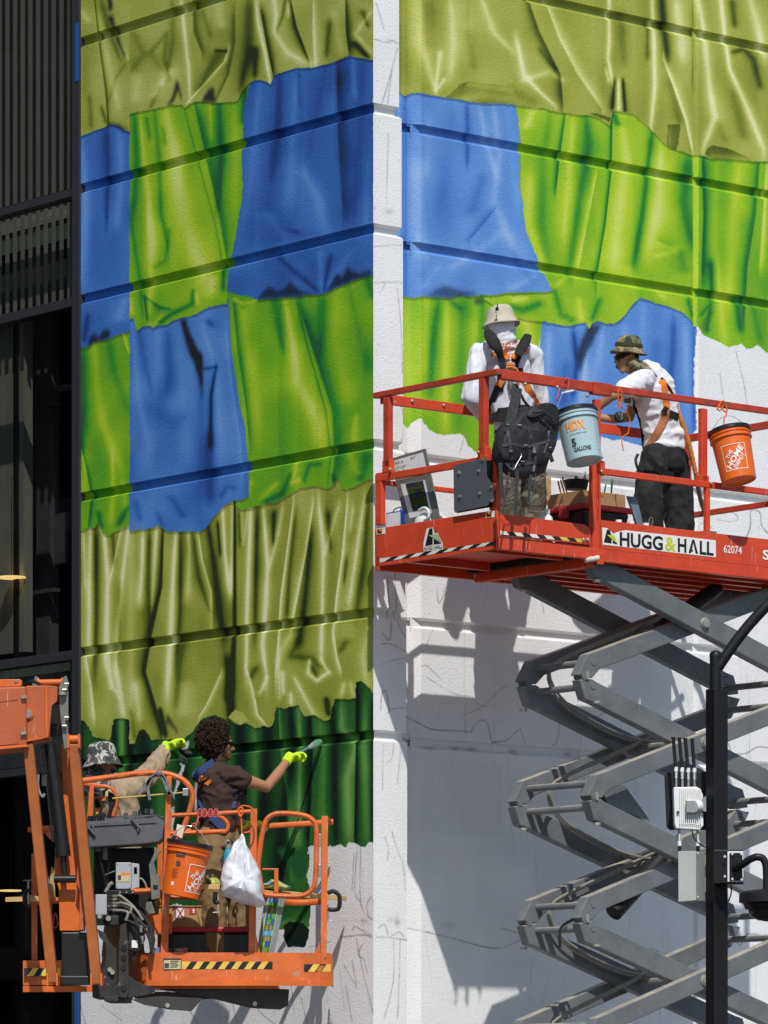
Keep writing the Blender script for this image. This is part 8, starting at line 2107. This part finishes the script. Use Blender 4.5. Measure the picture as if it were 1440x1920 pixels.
for pd, r_ in (([(913, 617, -.08), (918, 628, -.15), (926, 642, -.19), (934, 655, -.21), (939, 668, -.20)], [.02, .046, .05, .038, .022]), ([(990, 628, -.08), (985, 640, -.15), (978, 653, -.19), (971, 666, -.20)], [.03, .042, .042, .03])):
    mb = MB(); mb.tube(smooth_path([A(x, y, va + dv_) for x, y, dv_ in pd], 4), [float(q_) for q_ in np.interp(np.linspace(0, len(r_) - 1, 4 * (len(r_) - 1) + 1), range(len(r_)), r_)], 12, flat=(1, .32, (0, -1, .3))); mb.build('shoulder_pad', M_HARB, WA, smooth=True)
for pts, w, m, off in (([(934, 654), (940, 672), (944, 690)], .05, M_HARB, .014), ([(972, 664), (966, 680), (964, 692)], .06, M_HARB, .013), ([(936, 654), (946, 664), (954, 672)], .04, M_HARN, .022), ([(982, 638), (976, 652)], .045, M_HARN, .055), ([(970, 660), (962, 672)], .04, M_HARN, .022), ([(938, 692), (939, 720), (938, 735)], .05, M_HARB, .010), ([(975, 690), (976, 712)], .05, M_HARB, .010),
                       ([(944, 706), (934, 724)], .055, M_HARN, .012), ([(934, 724), (926, 744), (918, 762), (916, 772)], .05, M_HARB, .012), ([(978, 706), (990, 728), (1002, 750), (1010, 762)], .055, M_HARN, .012), ([(918, 778), (945, 778), (975, 772), (1005, 772)], .11, M_HARB, .018), ([(917, 772), (914, 795)], .04, M_HARN, .01)):
    webbing('harness_strap', bvA, pts, w, m, WA, off, .012, YA)
mb = MB(); q = hit(bvA, 957, 686, .035, YA); mb.box(q, .075, .02, .055); mb.build('dorsal_ring', M_STEEL, WA, bevel=.012); mb = MB(); mb.box(q + Vector((0, -.012, .012)), .055, .012, .025); mb.build('ring_web', M_HARN, WA, bevel=.004)
mb = MB(); mb.tube(smooth_path([hit(bvA, x, y, .05, YA) for x, y in [(950, 690), (956, 688), (964, 690), (970, 694), (972, 710), (974, 722)]], 4), .009, 7); mb.build('lanyard_loop', M_HARN, WA, smooth=True)
mb = MB(); mb.box(hit(bvA, 959, 722, .04, YA), .05, .03, .09, (.95, 0, .2), (0, 1, 0), (-.2, 0, .95)); mb.build('lanyard_hook', M_LINK, WA, bevel=.01)
shoes(WA, (fl, fr_), (-.2, 1, 0))

# ---- worker in a white tee, camouflage hat, leaning to the wall
vb = 1.16
yb_ = A(1240, 800, vb)
WB = empty('person', Vector((yb_.x, yb_.y, zA)), 'person in white tee, black trousers and green camouflage hat reaching to the wall', 'person', 'painters at work')
fb = Vector((-.93, -.28, -.22))
body = MB()
hcB = A(1176, 668, vb - .02)
HB_ = head(body, hcB, fb, (-.16, 0, 1))
limb(body, [A(1207, 706, vb), A(1196, 692, vb), A(1182, 676, vb)], [.066, .062, .056])
fcB = Vector((-.55, .75, 0))
body.tube([A(1246, 850, vb), A(1243, 800, vb), A(1228, 745, vb), A(1210, 700, vb)], [.14, .135, .165, .12], 16, flat=(.95, .68, fcB))
fl, fr_ = foot(1222, vb - .1), foot(1276, vb + .0)
hipL, hipR = A(1228, 858, vb - .05), A(1262, 858, vb + .03)
kL, kR = A(1214, 930, vb - .12), A(1272, 930, vb)
legs(body, hipL, hipR, kL, kR, fl, fr_)
nA = [A(1203, 712, vb - .10), A(1172, 733, vb - .12), A(1146, 742, vb - .12), A(1122, 763, vb - .02), A(1112, 768, vb + .04)]
limb(body, nA, [.058, .050, .045, .036, .031]); hand(body, nA[-1], (-.7, .4, -.2), (.2, .3, -1))
fA = [A(1196, 722, vb + .14), A(1186, 760, vb + .2), A(1181, 782, vb + .24), A(1150, 786, vb + .28), A(1122, 783, vb + .34)]
limb(body, fA, [.055, .048, .045, .038, .031]); hand(body, fA[-1], (-.8, .4, .0), (0, .2, -1))
remesh(body, .009, 3).build('body', M_SKIN, WB, smooth=True)
tr = MB()
tr.tube([A(1246, 880, vb), A(1246, 858, vb), A(1244, 838, vb)], [.175, .178, .165], 16, flat=(1, .78, fcB)); tr.ball(A(1246, 868, vb), .17, .14, .12, n=14)
for h, k, f in ((hipL, kL, fl), (hipR, kR, fr_)): limb(tr, [h, (h + k) / 2, k, f + Vector((0, 0, .05))], [.115, .122, .118, .115])
remesh(tr, .012, 3, .016, 7, (1, 1, .8), 3).build('trousers', M_BLKP, WB, smooth=True)
sh = MB()
sh.tube([A(1247, 842, vb), A(1246, 815, vb), A(1236, 770, vb), A(1224, 728, vb), A(1212, 702, vb), A(1202, 690, vb)], [.185, .178, .180, .192, .15, .085], 20, flat=(1, .74, fcB)); sh.ball(A(1246, 815, vb), .175, .13, .09, n=14)
limb(sh, [A(1206, 712, vb - .10), A(1214, 706, vb), A(1204, 712, vb + .13)], [.088, .10, .085])
limb(sh, [nA[0], A(1186, 724, vb - .115), A(1170, 733, vb - .12)], [.085, .086, .082]); limb(sh, [fA[0], fA[0].lerp(fA[1], .6)], [.08, .078])
shm = remesh(sh, .010, 3, .014, 7, (.8, .8, 1.2), 4); shm.build('tee_shirt', M_TEE, WB, smooth=True)
bvB = bvh_of(shm); YB_ = yb_.y
shades(*HB_, WB)
bucket_hat(hcB + Vector((.012, .0, .066)), (.07, -.10, 1), .108, .105, .152, .040, M_CAMH, WB)
mb = MB(); mb.lathe([(.1115, .008), (.1135, .016), (.110, .036)], hcB + Vector((.012, .0, .066)), (.07, -.10, 1), 30); mb.build('hat_band', mat('olive_hat_band', (.05, .05, .03, 1), .9), WB, smooth=True)
mb = MB()
fl_ = [(1190, 668), (1206, 676), (1222, 690), (1236, 708), (1226, 704), (1210, 694), (1196, 690), (1186, 682)]
mb.prism([A(x, y, vb - .13) for x, y in fl_], LF.dv * .2); mb2 = remesh(mb, .011, 3, .01, 8); mb2.build('neck_flap', M_CAMH, WB, smooth=True)
mb = MB(); mb.ball(A(1190, 672, vb - .09), .035, .02, .05, n=10); mb.build('hair', M_HAIR, WB, smooth=True)
for pts, w, m, off in (([(1241, 712), (1247, 740), (1250, 764)], .062, M_HARN, .012), ([(1250, 766), (1246, 785), (1232, 812), (1216, 838), (1212, 846)], .062, mat('faded_orange_web', (.42, .15, .07, 1), .8, var=.2, vscale=30), .012), ([(1243, 766), (1256, 776), (1272, 782)], .06, M_HARB, .014), ([(1187, 745), (1190, 790), (1200, 825), (1212, 848)], .035, M_HARB, .010), ([(1240, 708), (1256, 728), (1262, 740)], .018, M_HARB, .012)):
    webbing('harness_strap', bvB, pts, w, m, WB, off, .006, YB_)
strap('thigh_strap', [A(1208, 846, vb - .20), A(1222, 866, vb - .22), A(1240, 884, vb - .22), A(1262, 892, vb - .18)], .055, M_HARB, WB, .008)
mb = MB(); mb.box(A(1177, 749, vb - .16), .055, .03, .055); mb.build('chest_buckle', M_HARB, WB, bevel=.006)
mb = MB(); mb.tube(smooth_path([A(1256, 730, vb - .1), A(1264, 736, vb - .12), A(1264, 750, vb - .12), A(1257, 748, vb - .12)], 4), .009, 8); mb.build('dorsal_ring', M_STEEL, WB, smooth=True)
mb = MB(); lp = smooth_path([A(1263, 752, vb - .10), A(1272, 775, vb - .12), A(1284, 805, vb - .14), A(1295, 845, vb - .15), A(1305, 890, vb - .15)], 10)
mb.tube(lp, [.017 + .004 * (i % 2) for i in range(len(lp))], 8); mb.build('lanyard', mat('rust_orange_lanyard', (.50, .17, .03, 1), .8, var=.35, vscale=50), WB, smooth=True)
mb = MB(); mb.tube(smooth_path([A(1305, 892, vb - .15), A(1309, 915, vb - .1), A(1316, 945, vb), A(1325, 968, vb + .1)], 5), .02, 8); mb.build('lanyard_end', M_LINK, WB, smooth=True)
mb = MB(); mb.tube(smooth_path([A(1196, 852, vb - .14), A(1192, 862, vb - .15), A(1195, 876, vb - .15), A(1203, 884, vb - .14)], 4), .012, 8); mb.build('glove_tip', M_STRAP, WB, smooth=True)
shoes(WB, (fl, fr_), (-.8, .5, 0))
# tattoos on the near forearm are plain dark marks
# ---- curly haired worker on the boom basket
def C(px, py, Y): return P(px, py, Y)
YC1 = 33.86
zf = zt0 + .02
WC = empty('person', Vector((C(415, 1600, YC1).x, YC1, zf)), 'person with dark curly hair and brown tee stretching a brush to the wall', 'person', 'painters at work')
fc = Vector((.90, .36, -.05))
body = MB()
hcC = C(413, 1395, YC1)
HC_ = head(body, hcC, fc, (.02, 0, 1))
limb(body, [C(402, 1448, YC1), C(406, 1420, YC1)], [.064, .058])
fcC = Vector((.8, .6, 0))
body.tube([C(408, 1560, YC1), C(408, 1520, YC1), C(404, 1470, YC1), C(402, 1440, YC1)], [.14, .13, .165, .10], 16, flat=(.95, .66, fcC))
fl, fr_ = Vector((C(408, 1790, YC1 - .1).x, YC1 - .1, zf)), Vector((C(456, 1790, YC1).x, YC1 + .02, zf))
hipL, hipR = C(396, 1572, YC1 - .05), C(424, 1572, YC1 + .03)
kL, kR = C(398, 1680, YC1 - .12), C(448, 1672, YC1 + .02)
legs(body, hipL, hipR, kL, kR, fl, fr_)
nC = [C(428, 1452, YC1 - .10), C(462, 1464, YC1 - .06), C(500, 1476, YC1 + .02), C(522, 1450, YC1 + .2), C(540, 1424, YC1 + .34)]
limb(body, nC, [.062, .054, .046, .043, .029])
fC_ = [C(424, 1462, YC1 + .16), C(440, 1510, YC1 + .2), C(446, 1540, YC1 + .22), C(462, 1546, YC1 + .26)]
limb(body, fC_, [.055, .048, .044, .032])
remesh(body, .009, 3).build('body', M_SKIN, WC, smooth=True)
shades(*HC_, WC)
# hair: a ball of short curls
hr = random.Random(11)
cen = hcC + Vector((-.045, .0, .035)); mb = MB()
core_ = MB(); core_.ball(cen, .118, .12, .122, n=22); core_.ball(hcC + Vector((-.06, 0, -.05)), .085, .09, .085, n=14)
for k in range(820):
    while True:
        d = Vector((hr.gauss(0, 1), hr.gauss(0, 1), hr.gauss(0, 1))).normalized()
        if d.dot(Vector((.85, .3, -.45))) < .42: break
    r = hr.uniform(.116, .150) if d.z > -.3 else hr.uniform(.10, .135)
    if hr.random() < .16: r += hr.uniform(.005, .022)
    p = cen + Vector((d.x * r * 1.0, d.y * r, d.z * r * (1.0 if d.z > 0 else 1.12)))
    e1 = d.cross(Vector((hr.uniform(-1, 1), hr.uniform(-1, 1), hr.uniform(-1, 1)))).normalized(); e2 = d.cross(e1)
    rr = hr.uniform(.007, .020); tw = hr.uniform(0, 6.28)
    pts = [p + (e1 * math.cos(a + tw) + e2 * math.sin(a + tw)) * rr + d * (.006 * a - .01) for a in (0, 1.1, 2.2, 3.3, 4.4, 5.4)]
    mb.tube(pts, [.0035, .0055, .006, .006, .005, .003], 5)
cm = remesh(core_, .012, 2, .014, 16)
for f_ in (cm,): mb.add(f_.v, f_.f)
mb.build('hair', M_HAIR, WC, smooth=True)
bd_ = MB(); c_, f_, u_, s_ = HC_
bd_.ball(c_ + f_ * .058 - u_ * .10, .042, .036, .026, n=12, ax=(s_, f_, u_)); bd_.ball(c_ + f_ * .030 - u_ * .072, .060, .058, .05, n=12, ax=(s_, f_, u_)); bd_.ball(c_ + f_ * .094 - u_ * .053, .024, .010, .006, n=8, ax=(s_, f_, u_))
remesh(bd_, .008, 1).build('beard', mat('short_beard', (.17, .082, .048, 1), .8, var=.4, vscale=80), WC, smooth=True)
tr = MB()
tr.tube([C(409, 1590, YC1), C(409, 1570, YC1), C(408, 1545, YC1)], [.165, .168, .155], 16, flat=(1, .72, fcC)); tr.ball(C(409, 1580, YC1), .16, .12, .10, n=14)
for h, k, f in ((hipL, kL, fl), (hipR, kR, fr_)): limb(tr, [h, (h + k) / 2, k, f + Vector((0, 0, .04))], [.105, .108, .098, .095])
remesh(tr, .012, 3, .012, 8, (1, 1, .8), 5).build('trousers', M_KHAKI, WC, smooth=True)
sh = MB()
sh.tube([C(408, 1562, YC1), C(408, 1535, YC1), C(405, 1490, YC1), C(403, 1458, YC1), C(403, 1440, YC1), C(404, 1428, YC1)], [.172, .165, .182, .178, .13, .075], 20, flat=(.98, .70, fcC)); sh.ball(C(408, 1530, YC1), .16, .12, .09, n=14)
limb(sh, [C(426, 1452, YC1 - .10), C(402, 1446, YC1), C(418, 1456, YC1 + .15)], [.085, .095, .08]); limb(sh, [C(385, 1452, YC1 - .06), C(400, 1450, YC1)], [.085, .09])
limb(sh, [nC[0], C(442, 1457, YC1 - .08), C(453, 1461, YC1 - .07)], [.086, .082, .078]); limb(sh, [fC_[0], fC_[0].lerp(fC_[1], .6)], [.078, .075])
shm = remesh(sh, .010, 2, .016, 8, (.8, .8, 1.2), 6); shm.build('tee_shirt', M_BROWN, WC, smooth=True)
bvC = bvh_of(shm)
on_shirt('shirt_print', 'ell', bvC, (372, 1468), (389, 1458), 17, M_OPRINT, WC, .02, .3, Yd=YC1)
shape_on('shirt_print', bvC, [(370, 1472), (382, 1469), (391, 1463), (396, 1461), (396, 1466), (390, 1473), (380, 1477), (370, 1478)], M_OPRINT, WC, Yd=YC1)
for pts, w, off in (([(401, 1427), (388, 1436), (374, 1448), (366, 1458)], .05, .012), ([(367, 1440), (363, 1452), (364, 1466)], .055, .012), ([(366, 1464), (370, 1490), (378, 1512), (386, 1522)], .03, .010), ([(396, 1530), (412, 1546), (428, 1558), (444, 1570)], .06, .014), ([(438, 1480), (439, 1500), (438, 1515)], .03, .010)):
    webbing('harness_strap', bvC, pts, w, M_HBLUE, WC, off, .006, YC1)
mb = MB(); mb.tube(smooth_path([C(441, 1500, YC1 - .1), C(448, 1484, YC1 - .06), C(458, 1480, YC1 - .02), C(461, 1488, YC1 - .02), C(452, 1494, YC1 - .04), C(444, 1492, YC1 - .08)], 4), .012, 8); mb.build('harness_loop', M_HARB, WC, smooth=True)
mb = MB(); q = hit(bvC, 364, 1466, .025, YC1); mb.box(q, .03, .015, .06); mb.build('dorsal_ring', M_STEEL, WC, bevel=.005)
mb = MB(); mb.tube(smooth_path([q, C(366, 1490, YF + .3), C(367, 1512, YF + .2), C(366, 1524, YF + .1)], 5), .012, 8); mb.build('lanyard', M_STEEL, WC, smooth=True)
gl = MB(); hand(gl, nC[-1], nC[-1] - nC[-2] + Vector((.06, 0, -.06)), (.25, -.5, -.85), 1.22); gl.tube([nC[-1] - (nC[-1] - nC[-2]).normalized() * .05, nC[-1], nC[-1] + (nC[-1] - nC[-2]).normalized() * .05], [.040, .042, .044], 12); remesh(gl, .007, 2).build('glove', M_GLOVE, WC, smooth=True)
gl = MB(); hand(gl, fC_[-1], (.9, .2, 0), (0, -.4, -1), 1.22); gl.tube([fC_[-1] - Vector((.05, .01, 0)), fC_[-1]], [.04, .038], 12); remesh(gl, .007, 2).build('glove', M_GLOVE, WC, smooth=True)
hp = LS([(424, 1590), (430, 1588), (440, 1600), (436, 1622), (426, 1618)], .5)
mb = MB(); mb.prism([C(x, y, YC1 - .17) for x, y in [(428, 1570), (438, 1578), (432, 1612), (414, 1632), (412, 1612), (424, 1595)]], (0, .03, 0)); remesh(mb, .01, 2).build('hip_pouch', M_STRAP, WC, smooth=True)
shoes(WC, (fl, fr_), (.8, .5, 0))
bt_ = empty('water_bottle', C(427, 1618, YC1 - .22), 'blue metal water bottle with a loop lid clipped at the hip behind the white bag', 'bottle')
mb = MB(); mb.lathe([(.001, 0), (.036, .002), (.036, .17), (.028, .19), (.026, .2), (.001, .2)], C(427, 1640, YC1 - .22), (.03, 0, 1), 22); mb.build('body', mat('cyan_enamel', (.03, .27, .38, 1), .35), bt_, smooth=True)
mb = MB(); mb.lathe([(.027, .202), (.027, .235), (.001, .237)], C(427, 1640, YC1 - .22), (.03, 0, 1), 18); mb.tube(smooth_path([C(423, 1584, YC1 - .22), C(424, 1577, YC1 - .22), C(430, 1576, YC1 - .22), C(432, 1583, YC1 - .22)], 4), .004, 6); mb.build('lid', M_STEEL, bt_, smooth=True)
# brushes in the painters' hands
def held_brush(a, b, label, m, wd=.032):
    t = empty('paint_brush', a, label, 'brush', 'brushes in hand')
    d = (b - a)
    mb = MB(); mb.tube([a, a.lerp(b, .3), a.lerp(b, .55)], [.009, .012, .010], 8); mb.build('handle', m, t, smooth=True)
    mb = MB(); mb.tube([a.lerp(b, .552), a.lerp(b, .72)], [.014, wd * .8], 10, flat=(1, .4, (0, 1, 0))); mb.build('ferrule', M_STEEL, t, smooth=True)
    mb = MB(); mb.tube([a.lerp(b, .722), a.lerp(b, .88), b], [wd * .8, wd, wd * .55], 10, flat=(1, .4, (0, 1, 0))); mb.build('bristles', M_BPAINT, t, smooth=True)
M_BPAINT = mat('paint_loaded_bristle', (.09, .22, .13, 1), .5, var=.3, vscale=30)
Yw = FL.V(603, 1390, 0).y
held_brush(C(548, 1419, YC1 + .36), C(603, 1389, Yw - .02), 'long brush with grey green tip touching the dark green paint', M_BLUEBOARD)
# ---- worker in tan shirt behind the console
YD = 34.25
WD = empty('person', Vector((C(225, 1600, YD).x, YD, zf)), 'person in tan shirt and grey camouflage hat half hidden by the console', 'person', 'painters at work')
fd = Vector((.80, .58, -.1))
body = MB()
hcD = C(195, 1432, YD)
HD_ = head(body, hcD, fd, (.03, 0, 1))
limb(body, [C(200, 1478, YD), C(197, 1450, YD)], [.062, .058])
fcD = Vector((.7, .7, 0))
body.tube([C(232, 1600, YD), C(230, 1560, YD), C(222, 1510, YD), C(212, 1475, YD)], [.14, .13, .165, .10], 16, flat=(.95, .66, fcD))
fl, fr_ = Vector((C(215, 1790, YD).x, YD - .3, zf)), Vector((C(250, 1790, YD).x, YD - .2, zf))
hipL, hipR = C(222, 1610, YD - .05), C(246, 1610, YD + .02)
kL, kR = C(220, 1700, YD - .12), C(250, 1700, YD - .05)
legs(body, hipL, hipR, kL, kR, fl, fr_)
nD = [C(238, 1484, YD - .05), C(262, 1466, YD + .02), C(284, 1446, YD + .1), C(300, 1424, YD + .16), C(310, 1404, YD + .2)]
limb(body, nD, [.058, .052, .044, .038, .030])
remesh(body, .010, 3).build('body', M_SKIN, WD, smooth=True)
tr = MB(); tr.tube([C(233, 1640, YD), C(233, 1615, YD), C(231, 1590, YD)], [.16, .165, .155], 16, flat=(1, .72, fcD))
for h, k, f in ((hipL, kL, fl), (hipR, kR, fr_)): limb(tr, [h, (h + k) / 2, k, f + Vector((0, 0, .04))], [.105, .105, .095, .09])
remesh(tr, .014, 3, .01, 8).build('trousers', M_KHAKI, WD, smooth=True)
sh = MB()
sh.tube([C(232, 1610, YD), C(231, 1570, YD), C(226, 1530, YD), C(218, 1496, YD), C(210, 1472, YD), C(202, 1458, YD)], [.16, .15, .165, .18, .14, .08], 20, flat=(1, .7, fcD)); sh.ball(C(232, 1560, YD), .16, .12, .10, n=14)
limb(sh, [C(206, 1480, YD + .02), C(240, 1478, YD - .02)], [.09, .092])
limb(sh, nD[:4] + [C(307, 1411, YD + .185)], [.09, .086, .078, .066, .058])
shm = remesh(sh, .010, 2, .024, 7, (1.3, 1.3, .6), 8); shm.build('shirt', M_TAN, WD, smooth=True)
bvD = bvh_of(shm)
bucket_hat(hcD + Vector((-.02, 0, .05)), (-.10, .05, 1), .122, .125, .172, .075, M_CAMG, WD)
sc = MB(); limb(sc, [C(172, 1468, YD - .02), C(184, 1452, YD), C(200, 1456, YD + .02)], [.075, .10, .075]); limb(sc, [C(160, 1478, YD), C(190, 1478, YD - .06)], [.07, .09]); remesh(sc, .011, 2, .02, 13).build('scarf', M_CAMG, WD, smooth=True)
for pts, w, m in (([(168, 1478), (184, 1468), (200, 1462)], .05, M_HARN), ([(158, 1490), (172, 1500), (186, 1520), (196, 1532)], .06, M_HARB), ([(180, 1492), (194, 1496), (206, 1490)], .05, M_HARN), ([(160, 1510), (172, 1530)], .06, M_HARN)):
    webbing('harness_strap', bvD, pts, w, m, WD, .014, .008, YD)
gl = MB(); hand(gl, nD[-1], nD[-1] - nD[-2] + Vector((.07, 0, -.03)), (.45, -.5, -.8), 1.22); gl.tube([nD[-1] - (nD[-1] - nD[-2]).normalized() * .07, nD[-1], nD[-1] + (nD[-1] - nD[-2]).normalized() * .05], [.044, .044, .045], 12); remesh(gl, .007, 2).build('glove', M_GLOVE, WD, smooth=True)
held_brush(C(324, 1400, YD + .22), C(349, 1432, YD + .55), 'green loaded brush held out above the console hoop', M_GREENP, .03)
shoes(WD, (fl, fr_), (.8, .5, 0))
